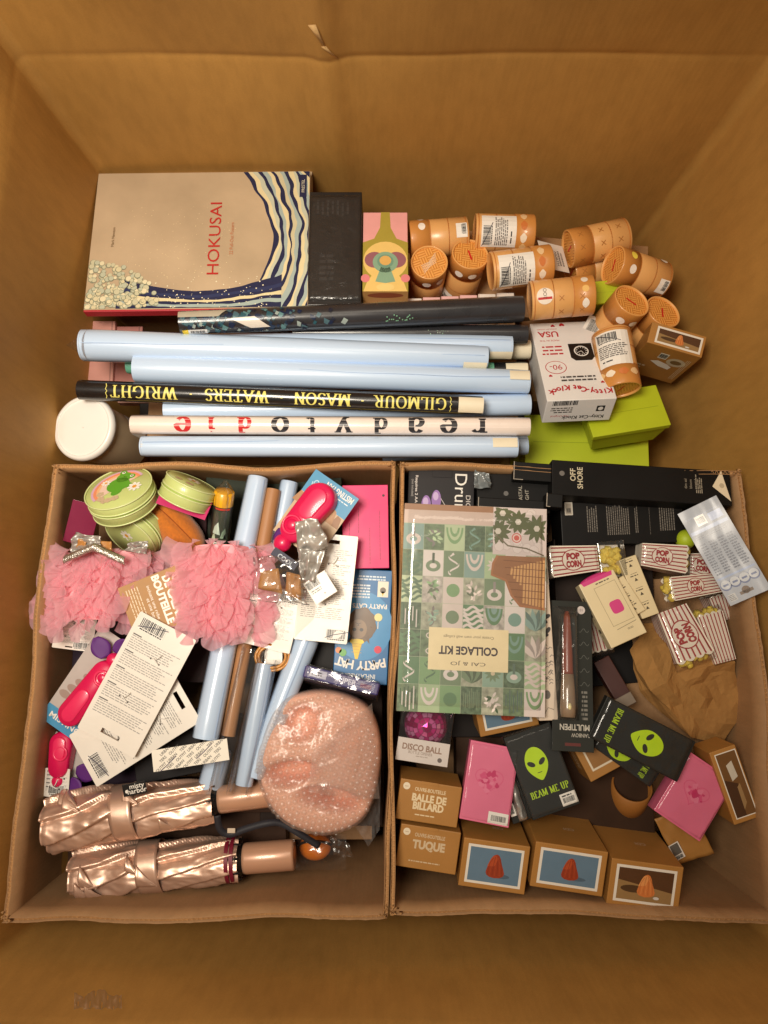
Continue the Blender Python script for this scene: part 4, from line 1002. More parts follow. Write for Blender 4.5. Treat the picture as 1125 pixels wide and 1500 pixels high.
# glue-stick shaped tube with yellow cap
M, ln = axis_frame(at(320, 806, .33), at(329, 719, .385)); t = thing('yellow_cap_stick', 'small printed stick with yellow cap beside the pale blue roll', 'stick', M)
mb = MB().use(mat('yellow_cap', (240, 176, 30), .35, coat=.3), True); mb.lathe([(.0158, ln-.024), (.0160, ln-.023), (.0160, ln-.0012), (.0145, ln), (.001, ln)], 32); mb.build('cap', t)
mb = MB().use(mat('stick_label_dark', (52, 52, 44), .35, coat=.3), True); mb.lathe([(.001, 0), (.0155, 0), (.0155, ln-.0245)], 32); mb.build('barrel', t)
d = Deco(); rn = random.Random(9)
d.rect(.018, -.014, ln-.030, .014, (62, 70, 56)); d.layer()
for (u, v, s, c) in ((.036, -.006, .012, (150, 176, 150)), (.044, .006, .014, (206, 222, 206)), (.030, .010, .008, (186, 200, 170)), (.032, -.008, .006, (20, 20, 20))):
    d.lz += .2; d.poly([(u-s*.6, v-s*.4), (u+s, v-s*.1), (u+s*.4, v+s*.3), (u-s*.5, v+s*.5)], c)
d.layer(); d.rect(.008, -.002, .022, .010, WHITE); d.layer(); d.barcode(.010, 0, .020, .008, axis='v', digits=False); d.rect(ln-.028, -.012, ln-.025, .012, (200, 60, 40))
d.build('label_print', t, cyl_map(.0157), {'v': [i*.004 for i in range(-4, 5)]})
mb = MB().use(CLEAR, True); mb.grid(lambda a, b: ((.0165+.0015*sin(7*2*pi*a)*b)*cos(2*pi*a), (.0165+.0015*sin(7*2*pi*a)*b)*sin(2*pi*a)*(1-.75*max(0, b-.85)/.15), ln*.3+(ln*.7+.012)*b), 36, 10, True); mb.build('clear_sleeve', t)
# rolls in the left carton
GL = 'rolled posters in the left carton'
roll('long pale blue roll running from the far rim down past the tulle', (378, 700, .362), (301, 1082, .392), .0172, .0205, BLUE, group=GL, seed=31)
KR = mat('tan_poster_paper', (176, 126, 84), .5, var=.12, vscale=12, coat=.2)
roll('tan paper roll in a clear sleeve between the pale blue rolls', (400, 718, .352), (334, 1078, .384), .0130, .0105, KR, group=GL, seed=32)
roll('short pale blue roll tip beside the tan roll', (424, 706, .335), (402, 815, .335), .0150, .0150, BLUE, group=GL, seed=33)
roll('slim pale blue roll in a clear sleeve right of the tan one', (388, 972, .380), (357, 1150, .386), .0140, .0130, BLUE, group=GL, seed=34)
roll('pale blue roll slanting under the white cards to the bubble wrap', (449, 935, .372), (371, 1136, .378), .0205, .0155, BLUE, group=GL, seed=35)
roll('darker pale blue roll low in the carton by the strip sticker', (322, 1100, .355), (300, 1180, .345), .0190, .0190, BLUE, group=GL, seed=36)
CLEART = film('clear_tube', gloss=.10, rough=.06, bump=.12, bscale=20, haze=.02)
for nm, a, b, r in (('clear plastic tube round the tan roll', (371, 950, .392), (322, 1160, .388), .0175), ('clear plastic tube round the slim blue roll', (392, 965, .390), (347, 1165, .388), .0165)):
    M, ln = axis_frame(at(*a), at(*b)); mb = MB().use(CLEART, True)
    mb.grid(lambda u, v: (r*cos(2*pi*u), r*sin(2*pi*u), v*ln), 32, 2, True); o = mb.build('clear_tube'); o.matrix_world = M; tag(o, nm, 'tube', 'clear tubes in the left carton')

# white printed backing cards
def backcard(label, A, B, D, seed, slot='top', bar=(.62, .04, .95, .14), slash=True, barax='u', th=.0009, cols=(158, 154, 150)):
    M, W, L = frame3(A, B, D); t = thing('backing_card', label, 'card', M, 'white backing cards')
    random.seed(seed)
    sy = L*.93 if slot == 'top' else L*.07; sh, sw = L*.018, W*.16
    mb = MB().use(CARDW)
    N = 10
    def bend(x, y): return .0035*sin(pi*x/W)*sin(2.2*y/L+seed)
    cells = []
    xs = [0, W*.02, W*.5-sw, W*.5+sw, W*.98, W]; ys = sorted([0, L*.012, L*.988, L]+[sy-sh, sy+sh]+[L*q for q in (.2, .35, .5, .65, .8)])
    vid = {}; vs = []
    for j, y in enumerate(ys):
        for i, x in enumerate(xs):
            xx, yy = x, y
            if (i in (0, 5)) and (j in (0, len(ys)-1)): xx = W*.015 if i == 0 else W*.985
            vid[(i, j)] = len(vs); vs.append((xx, yy, bend(xx, yy)))
    fs = []
    for j in range(len(ys)-1):
        for i in range(5):
            if i == 2 and abs(ys[j]-(sy-sh)) < 1e-9: continue
            fs.append((vid[(i, j)], vid[(i+1, j)], vid[(i+1, j+1)], vid[(i, j+1)]))
    mb.add(vs, fs); mb.build('card', t, solid=th)
    d = Deco()
    lo, hi = (L*.18, L*.86) if slot == 'top' else (L*.14, L*.82)
    n = 5
    for k in range(n):
        y1 = hi-(hi-lo)*k/n; y0 = hi-(hi-lo)*(k+.80)/n
        d.para(W*.07, y0, W*.93, y1, 6, cols, .36, .2, word=.0075); d.rect(W*.07, y1+.0006, W*.22, y1+.0022, (70, 68, 70))
    d.layer(); b = bar; d.rect(W*b[0]-.001, L*b[1]-.001, W*b[2]+.001, L*b[3]+.001, (240, 236, 228)); d.layer(); d.barcode(W*b[0], L*b[1], W*b[2], L*b[3], axis=barax); d.layer()
    if slash: d.line([(W*b[0]-.002, L*b[1]+.002), (W*(b[0]*.6+b[2]*.4), L*(b[1]+b[3])*.5), (W*b[2]+.004, L*b[3]-.002)], .0011, (40, 34, 66))
    d.layer()
    ties = [(W*.42, L*.36), (W*.58, L*.72)]
    for x, y in ties:
        d.disc(x-.007, y, .0014, (30, 28, 30), 10); d.disc(x+.008, y-.003, .0014, (30, 28, 30), 10)
    d.build('fine_print', t, lambda u, v, e: (u, v, bend(u, v)+th/2+.0002+e), {'v': [L*.25, L*.5, L*.75], 'u': [W*.33, W*.66]})
    for x, y in ties:
        z = bend(x, y)+th/2
        mb = MB().use(mat('white_tie', (238, 236, 230), .35), True)
        mb.tube([(x-.007, y, z), (x-.003, y+.002, z+.003), (x+.003, y-.001, z+.003), (x+.008, y-.003, z)], .0008, 6); mb.tube([(x, y, z+.003), (x+.004, y+.006, z+.005), (x+.006, y+.012, z+.004)], .0006, 6); mb.build('plastic_tie', t)
    return t
backcard('white backing card upright beside the magenta booklet', (430, 936, .405), (508, 944, .405), (452, 779, .405), 41, 'top', (.60, .03, .95, .12))
backcard('white backing card half under the right pink tulle', (342, 938, .395), (424, 958, .395), (364, 850, .395), 42, 'bottom', (.60, .80, .95, .95), False)
backcard('white backing card lying topmost at a slant, with slashed barcode', (113, 1066, .415), (196, 1111, .415), (229, 907, .420), 43, 'bottom', (.10, .88, .52, .97))
backcard('white backing card under the slanted one, barcode at its lower corner', (101, 1077, .398), (142, 1153, .398), (254, 984, .400), 44, 'top', (.50, .05, .90, .14), True)
backcard('small white backing card tucked under the left pink tulle', (76, 948, .375), (134, 955, .375), (80, 895, .375), 45, 'bottom', (.55, .05, .92, .22), False)
backcard('white backing card corner by the lowest pink fan', (64, 1166, .355), (100, 1168, .355), (70, 1125, .36), 46, 'top', (.2, .1, .8, .4), False)

# misting fan packs
PINKP = mat('hot_pink_plastic', (216, 20, 84), .35, var=.05, coat=.35)
PINKL = mat('bright_pink_plastic', (232, 44, 96), .35, var=.05, coat=.3)
FOAM = mat('purple_foam_blade', (92, 36, 120), .6, var=.08)
def pill(mb, p, q, r0, r1, z0, z1, n=14, rnd=.35):
    """a rounded slab from p to q in the local plane"""
    p, q = Vector(p[:2]), Vector(q[:2]); d = (q-p).normalized(); nn = Vector((-d.y, d.x))
    out = [p+(nn*cos(a)-d*sin(a))*r0 for a in [pi*i/n for i in range(n+1)]]
    out += [q+(-nn*cos(a)+d*sin(a))*r1 for a in [pi*i/n for i in range(n+1)]]
    c = (p+q)/2; N = len(out); H = z1-z0; rings = []
    for k, (zz, s) in enumerate(((z0, 1.0), (z0+H*.6, 1.0), (z0+H*.85, 1-.04*rnd/.35), (z1, 1-.16*rnd/.35))):
        for v in out:
            base = p if (v-p).length < (v-q).length else q
            w_ = base+(v-base)*s; rings.append((w_.x, w_.y, zz))
    fs = [(k*N+i, k*N+(i+1) % N, (k+1)*N+(i+1) % N, (k+1)*N+i) for k in range(3) for i in range(N)]
    mb.add(rings, fs); mb.add(rings[-N:], [list(range(N))])
def fanpack(label, A, B, D, p, q, ring, blades, txt, desert=True, full=True, s=1.0, dark=False):
    M, W, L = frame3(A, B, D); t = thing('misting_fan_pack', label, 'fan', M, 'misting fan packs')
    mb = MB().use(CARDW); mb.box(0, 0, -.0012, W, L, -.0002); mb.build('card', t, bevel=.0004)
    d = Deco(); d.rect(0, 0, W, L, (196, 170, 136) if desert else (186, 178, 172)); d.layer()
    d.rect(0, 0, W, L*.34, (74, 148, 190)) if desert else d.rect(0, 0, W, L*.16, (74, 148, 190)); d.layer()
    if desert:
        for k in range(7): x = W*k/7; d.poly([(x, L*.5), (x+W*.2, L*.5), (x+W*.14, L*(.34-.05*(k % 3))), (x+W*.05, L*(.36-.04*(k % 2)))], random.choice([(170, 126, 84), (150, 108, 74), (206, 176, 138)])); d.lz += .1
        d.text(txt, W*.36, L*.085, .0095, WHITE, bold=.02, fit=W*.60); d.para(W*.10, L*.15, W*.5, L*.175, 1, (220, 232, 238), word=.008)
        d.line([(W*.84+.006*cos(a)*(1-a/14), L*.16+.008*sin(a)*(1-a/14)) for a in [i*.5 for i in range(18)]], .0016, (180, 214, 230))
    else:
        d.text(txt, W*.36, L*.085, .0085, WHITE, bold=.02, fit=W*.52); d.rect(W*.35, L*.93, W, L, (74, 148, 190)); d.layer(); d.text('O2COOL', W*.68, L*.965, .0065, WHITE, bold=.02)
        for k in range(5): d.disc(W*.12+.006*k, L*(.3+.08*k), .010, (160, 140, 130), 14, .006); d.lz += .1
    d.build('card_print', t, rough=.35)
    P_, Q_ = loc(M, *p), loc(M, *q); R_ = loc(M, *ring)
    r = .0165*s; pm = PINKP
    mb = MB().use(pm, True); pill(mb, P_, Q_, r*1.12, r*.96, .002, .024); mb.build('fan_body', t)
    c = (Vector(P_)+(Vector(P_)-Vector(Q_))*.05)
    mb = MB().use(PINKL, True); pill(mb, Vector(P_).lerp(Vector(Q_), -.02), Vector(P_).lerp(Vector(Q_), .42), r*.62, r*.58, .022, .0262); mb.build('body_panel', t)
    mb = MB().use(PINKL, True); n = 26; mb.tube([(R_.x+r*.60*cos(2*pi*i/n), R_.y+r*.60*sin(2*pi*i/n), .0245) for i in range(n+1)], .0022, 8, False); mb.build('dial_ring', t)
    mb = MB().use(pm, True); mb.sphere((R_.x, R_.y, .0225), r*.42, 14, 8, (1, 1, .5)); mb.build('dial_knob', t)
    e = (Vector(Q_)-Vector(P_)).normalized(); k = Vector(Q_)+e*(r*1.25)
    mb = MB().use(pm, True); mb.sphere((k.x, k.y, .014), r*.62, 16, 10, (1, 1, .8)); mb.build('fan_hub', t)
    for (bx, by, ang, ln) in blades:
        b_ = loc(M, bx, by, A[2]+.012); mb = MB().use(FOAM, True)
        def bl(u, v):
            wd = ln*.42*sin(pi*min(.97, .08+.9*u))**.7; x = u*ln; y = (v-.5)*2*wd
            return (b_.x+x*cos(ang)-y*sin(ang), b_.y+x*sin(ang)+y*cos(ang), .013+.006*(v-.5)+.004*u)
        mb.grid(bl, 12, 6); mb.build('foam_blade', t, solid=.0018)
    if full:
        mb = MB().use(CLEAR, True); c2 = (Vector(P_)+Vector(Q_))*.5
        mb.grid(lambda a, b: (W*(.06+.88*a), L*(.04+.66*b), .003+.027*min(1, 6*min(a, 1-a, b, 1-b))*(0.75+.25*math.exp(-((W*(.06+.88*a)-c2.x)**2+(L*(.04+.66*b)-c2.y)**2)/.0012))), 18, 18); mb.build('blister', t)
    return t
fanpack('misting fan pack at a slant by the far rim, card lettered upside down', (526, 731, .418), (463, 687, .405), (462, 822, .405), (464, 729, .435), (426, 772, .432), (422, 766, .44), [(405, 770, 2.3, .034), (432, 795, 4.2, .036)], 'MISTING FAN', True, False, 1.42)
fanpack('misting fan pack with magenta fan partly under the slanted white card', (58, 1050, .372), (140, 1108, .372), (159, 924, .382), (103, 1045, .395), (150, 985, .400), (148, 994, .405), [(172, 955, 1.2, .03), (158, 962, 2.6, .034)], 'MISTING', False, False, 1.1)
t = fanpack('misting fan pack lowest in the left corner, fan pointing at the rim', (50, 1136, .340), (110, 1165, .340), (90, 1075, .34), (88, 1090, .362), (87, 1124, .355), (88, 1104, .365), [(112, 1128, .2, .034), (104, 1140, -.6, .03)], 'MISTING', False, False, 1.0)

# magenta booklet
t, W, L = boxthing('magenta_booklet', 'flat hot magenta booklet by the right wall of the left carton', 'booklet', (502, 833, .372), (570, 832, .372), (505, 711, .372), .006, mat('hot_magenta_card', (222, 22, 108), .4, var=.05, coat=.2), bevel=.0006)
d = Deco(); d.disc(W*.90, L*.87, .0022, (60, 10, 30), 12)
for x, y0, y1 in ((W*.14, L*.34, L*.56), (W*.34, L*.42, L*.72), (W*.58, L*.05, L*.62), (W*.80, L*.10, L*.88)): d.para(x, y0, x+.0018, y1, 1, (150, 12, 66), axis='v', word=.006)
d.build('print', t, z=.006)
# inflatable party hat pack
t, W, L = boxthing('party_hat_pack', 'blue printed pack showing a cat, upside down by the carton wall', 'pack', (575, 836, .350), (497, 832, .350), (572, 1004, .350), .012, mat('blue_pack_card', (30, 110, 170), .35, var=.12, vscale=30, coat=.35))
d = Deco()
d.disc(W*.5, L*.5, W*.55, (52, 140, 196), 24, L*.3); d.layer(); d.para(W*.12, L*.05, W*.75, L*.10, 2, (210, 226, 236), word=.006); d.para(W*.40, L*.13, W*.80, L*.26, 5, (220, 230, 236), word=.006)
d.rect(W*.06, L*.10, W*.26, L*.24, (236, 226, 206)); d.layer(); d.disc(W*.16, L*.18, .005, (110, 96, 80), 12); d.poly([(W*.13, L*.19), (W*.19, L*.19), (W*.16, L*.235)], (232, 186, 40)); d.layer()
d.text('PARTY CATS LO', W*.48, L*.325, .007, WHITE, bold=.03, fit=W*.82); d.layer()
d.poly([(W*(.52+.27*cos(a)*(1+.06*sin(9*a))), L*(.49+.15*sin(a)*(1+.05*cos(7*a)))) for a in [2*pi*i/36 for i in range(36)]], (104, 80, 56)); d.layer()
d.poly([(W*(.58+.16*cos(a)), L*(.53+.085*sin(a))) for a in [2*pi*i/24 for i in range(24)]], (140, 112, 82)); d.poly([(W*.38, L*.58), (W*.46, L*.60), (W*.36, L*.655)], (96, 72, 50)); d.poly([(W*.70, L*.58), (W*.78, L*.66), (W*.64, L*.615)], (96, 72, 50)); d.layer()
for x in (.52, .65): d.disc(W*x, L*.535, .0032, (40, 32, 26), 12, .0028)
d.poly([(W*.565, L*.50), (W*.605, L*.50), (W*.585, L*.488)], (60, 40, 34)); d.line([(W*.53, L*.475), (W*.585, L*.485), (W*.64, L*.475)], .0008, (50, 36, 28)); d.layer()
d.poly([(W*.48, L*.62), (W*.70, L*.62), (W*.66, L*.70), (W*.61, L*.79), (W*.56, L*.79), (W*.52, L*.70)], (236, 196, 24)); d.layer(); d.disc(W*.59, L*.64, W*.13, (246, 214, 50), 16, L*.025); d.layer()
for k in range(4): d.line([(W*.50, L*(.66+.025*k)), (W*.68, L*(.655+.025*k))], .0007, (206, 160, 16)); d.lz += .1
d.disc(W*.20, L*.70, .006, (214, 40, 76), 16); d.disc(W*.84, L*.74, .006, (90, 170, 60), 16); d.disc(W*.92, L*.72, .005, (230, 130, 40), 16)
d.disc(W*.22, L*.42, .0065, (232, 222, 150), 16); d.line([(W*.22, L*.45), (W*.22, L*.52)], .0012, (240, 236, 220)); d.layer()
for i, ch in enumerate('PARTY HAT'):
    q = (i-4)/4; d.text(ch, W*(.5+.40*q), L*(.845-.03*q*q), .0135, (236, 232, 224), bold=.03, rot=-.22*q)
d.text('INFLATABLE', W*.5, L*.935, .007, (226, 230, 230), bold=.02, fit=W*.55)
d.build('print', t, z=.012, rough=.3)
# narrow violet-blue toy pack
t, W, L = boxthing('toy_pack', 'narrow violet-blue toy pack above the bubble wrap', 'pack', (443, 991, .392), (553, 1019, .392), (446, 973, .388), .05, mat('violet_pack', (52, 44, 120), .3, var=.25, vscale=40, coat=.5), bevel=.002)
d = Deco(); d.rect(W*.08, L*.2, W*.30, L*.8, (190, 190, 210)); d.layer(); d.para(W*.1, L*.3, W*.28, L*.7, 2, (40, 36, 60), word=.006); d.text('SUPER', W*.56, L*.52, .0075, (206, 206, 226), bold=.03, fit=W*.28); d.rect(W*.75, L*.3, W*.9, L*.65, (110, 40, 90)); d.build('print', t, z=.05, rough=.25)
overwrap(t, W, L, .05, CLEAR, .003, seed=9)

# pink tulle pieces
TULLE = mat('pink_tulle', (255, 208, 218), .8, var=.04, vscale=90, alpha=.5, trans=.45, sheen=.1)
SEQ = mat('silver_sequin', (220, 216, 208), .28, .9, var=.3, vscale=260, bump=.9, bscale=420)
def tutu(label, A, B, D, tiers, seed, ext, dome=.035, waist=None, petal=.036):
    """A, B: ends of the waist; D: the hem side; ext(k) gives left and right reach of tier k. Each tier is a row of gathered, fanned folds."""
    M, W, L = frame3(B, A, (D[0]+B[0]-A[0], D[1], D[2])); t = thing('tulle_skirt', label, 'skirt', M, 'pink tulle skirts'); rn = random.Random(seed)
    ext0 = ext; ext = lambda f: (W-ext0(f)[1], W-ext0(f)[0])
    for k in range(tiers):
        f = k/(tiers-1); l, r = ext(f); y0 = L*(-.06+.92*f)
        for ply in range(2):
            mb = MB().use(TULLE, True); n = int((r-l)/.018)
            for i in range(n+1):
                a = (i+rn.uniform(-.35, .35))/n; c = 2*a-1
                bx = l+(r-l)*a; by = y0+rn.uniform(-.006, .006); bz = dome*(1-abs(c)**3*.8)*(1-.12*f)+.003*ply
                ang = pi/2-c*rn.uniform(.45, 1.15)+rn.uniform(-.35, .35); ln = petal*rn.uniform(.9, 1.3)*(1.1 if abs(c) > .8 else 1); sp = rn.uniform(1.3, 2.1)
                lift = rn.uniform(.10, .42); ph = rn.random()*6; fr = rn.uniform(1.6, 3.4); am = rn.uniform(.002, .005); tw = rn.uniform(-.3, .3)
                def g(u, v):
                    th = ang+(u-.5)*sp*(.6+.4*v); q = ln*v*(1+.08*sin(fr*2*u+ph)+.02*sin(17*u+ph)-.25*(2*u-1)**2)
                    w0 = (u-.5)*.016
                    x = bx+w0*sin(ang)+q*cos(th); y = by-w0*cos(ang)*.3+q*sin(th)
                    z = bz+lift*ln*v*(1-.35*v)+am*v*sin(fr*2*pi*(u-.5)+ph)+.0012*v*sin(34*u+ph)+tw*ln*v*(u-.5)
                    return (x, y, z)
                mb.grid(g, 22, 6)
            mb.build('ruffle', t)
    mb = MB().use(mat('pink_lining', (250, 176, 184), .8, var=.06), True); mb.grid(lambda a, b: (ext(b)[0]*.96+(ext(b)[1]-ext(b)[0]*.96)*(.03+.94*a), L*(b*1.02-.04), dome*(1-abs(2*a-1)**3*.9)*(1-.12*b)-.002), 20, 10); mb.build('lining', t)
    if waist:
        pts = [loc(M, *p) for p in waist]; mb = MB().use(SEQ, True)
        def wb(a, b):
            q = a*(len(pts)-1); i = min(int(q), len(pts)-2); p = pts[i].lerp(pts[i+1], q-i)
            return (p.x, p.y+(b-.5)*.012, p.z+.004*sin(pi*b)+.0012*noise.noise((a*90, b*9, 2)))
        mb.grid(wb, 90, 6); mb.build('waistband', t, solid=.001)
    return t
tutu('pink ruffled tulle skirt with silver waistband against the left rim', (78, 815, .375), (232, 815, .375), (88, 912, .385), 6, 3, lambda f: (.026-.004*sin(3*f), .152-.040*f), .032, [(94, 820, .43), (112, 812, .435), (137, 801, .44), (160, 812, .435), (183, 822, .43)])
tutu('pink ruffled tulle skirt in the middle over the pale blue roll', (272, 806, .385), (392, 806, .385), (270, 928, .388), 8, 8, lambda f: (.010-.006*sin(4*f), .102+.012*sin(3*f)), .034)
# kraft labels and foil round the skirts
KTAG = mat('kraft_tag_card', (178, 134, 84), .6, var=.1, vscale=60)
M, W, L = frame3((172, 862, .414), (200, 940, .414), (264, 836, .410)); t = thing('kraft_label_card', 'kraft label card with white lettering between the pink skirts', 'label', M)
mb = MB().use(KTAG); mb.box(0, 0, -.0008, W, L, 0); mb.build('card', t, bevel=.0003)
d = Deco(); WT = (244, 238, 226)
d.text('COUVRE', W*.44, L*.90, .0105, WT, bold=.045, fit=W*.6); d.text('DE CALME', W*.50, L*.755, .0105, WT, bold=.045, fit=W*.80); d.text('BOUTEILLE', W*.48, L*.60, .0110, WT, bold=.045, fit=W*.90); d.text('incluant une robe', W*.47, L*.45, .005, WT, fit=W*.62); d.text('et une boucle', W*.62, L*.385, .005, WT, fit=W*.5)
d.para(W*.1, L*.08, W*.85, L*.30, 5, (226, 208, 176), .3, word=.008); d.build('lettering', t)
FOILM = mat('silver_foil', (196, 192, 186), .38, .55, var=.1, vscale=40)
def crumple(name, label, cat, pts, m, amp=.008, seed=0, group=None, solid=.0004, n=16):
    """a crumpled sheet through four measured corners"""
    P4 = [at(*p) for p in pts]; O = sum(P4, Vector())/4; t = thing(name, label, cat, Matrix.Translation(O), group) if label else None
    mb = MB().use(m, True)
    def f(a, b):
        p = P4[0].lerp(P4[1], a).lerp(P4[3].lerp(P4[2], a), b)-O
        e = noise.noise((a*2.2+seed, b*2.2, seed*1.7)); e2 = noise.noise((a*4.2+seed, b*4.2, 2)); 
        return tuple(p+Vector((e2*amp*.3, e*amp*.3, abs(e)*amp*1.6+e2*amp*.5)))
    mb.grid(f, n, n)
    return t, mb.build('sheet', t, solid=solid)
crumple('foil_bow', 'silver foil bow loop over the misting fan pack', 'bow', [(437, 818, .44), (433, 764, .455), (466, 760, .465), (484, 800, .45)], FOILM, .012, 3, 'silver foil bows')
crumple('foil_bow', 'silver foil bow tail hanging over the upright white card', 'bow', [(440, 850, .43), (438, 806, .445), (476, 806, .45), (462, 856, .435)], FOILM, .010, 5, 'silver foil bows')
crumple('foil_bow', 'silver foil scrap at the neck of the left pink skirt', 'bow', [(104, 812, .40), (112, 780, .42), (150, 786, .425), (148, 808, .42)], FOILM, .014, 11, 'silver foil bows')
crumple('foil_bow', 'crinkled foil flap right of the left skirt waistband', 'bow', [(186, 808, .41), (190, 794, .42), (218, 792, .42), (216, 812, .41)], FOILM, .012, 13, 'silver foil bows')
for i, (q, nm) in enumerate((([(378, 862, .436), (382, 838, .440), (408, 832, .444), (414, 870, .440)], 'kraft tag left of the foil bow tail'), ([(418, 872, .438), (420, 838, .446), (440, 842, .446), (442, 880, .440)], 'kraft tag right beside the foil bow tail'), ([(112, 802, .415), (116, 790, .42), (128, 790, .42), (126, 804, .416)], 'small kraft tag in foil at the left skirt'), ([(146, 806, .42), (148, 792, .424), (164, 794, .424), (164, 810, .42)], 'small kraft tag right of the silver waistband peak'))):
    crumple('kraft_tag', nm, 'tag', q, mat('tan_tag', (190, 130, 66), .5, coat=.3), .004, i+20, 'kraft tags on the skirts', n=6)
crumple('clear_pouch', 'crinkled clear pouch round the kraft tags of the middle skirt', 'pouch', [(372, 880, .445), (372, 815, .450), (446, 822, .455), (452, 886, .445)], CLEAR, .014, 31)
M, W, L = frame3((457, 876, .440), (488, 856, .442), (446, 854, .440)); t = thing('barcode_tag', 'small white barcode tag hanging over the upright white card', 'tag', M)
mb = MB().use(CARDW); mb.box(0, -.012, -.0006, W, L, 0); mb.build('card', t); d = Deco(); d.barcode(W*.05, L*.45, W*.6, L*.9, digits=False); d.para(W*.1, L*.1, W*.6, L*.35, 2, GREY, word=.006); d.disc(W*.55, -.004, .001, BLACK, 8); d.build('print', t)
M, W, L = frame3((396, 812, .43), (430, 836, .438), (402, 800, .43)); t = thing('navy_tag', 'dark navy tag lettered cool beside the kraft tags', 'tag', M)
mb = MB().use(mat('navy_card', (44, 46, 70), .4)); mb.box(0, 0, -.0006, W, L, 0); mb.build('card', t); d = Deco(); d.text('COOL', W*.55, L*.45, .007, (200, 210, 220), bold=.02); d.build('lettering', t)

# strip of printed sticker paper
M, W, L = frame3((225, 1131, .418), (336, 1113, .418), (225, 1099, .418)); t = thing('sticker_strip', 'white sticker strip with repeated slanted black lettering, pen struck', 'sticker', M)
mb = MB().use(mat('sticker_paper', (236, 230, 216), .5, var=.03)); mb.box(0, 0, -.0005, W, L, 0); mb.build('sheet', t)
d = Deco(); BK = (58, 52, 50); fr = .62
def clipd(tx, x, y):
    d.text(tx, x, y, .0042, BK, rot=fr, bold=.01, sx=.9)
for i in range(9):
    x = -.002+i*.0135
    for j in range(3):
        y = L*(.16+.36*j); xx = x+j*.004
        if .010 < xx < W-.010: clipd(('URBAN', 'OUTFIT', 'TERS')[(i+j) % 3], xx, y)
d.layer()
for x, y in ((W*.2, L*.25), (W*.68, L*.55)): d.line([(x-.012, y-.008), (x, y), (x+.013, y+.010)], .0012, (70, 56, 84))
d.build('lettering', t)

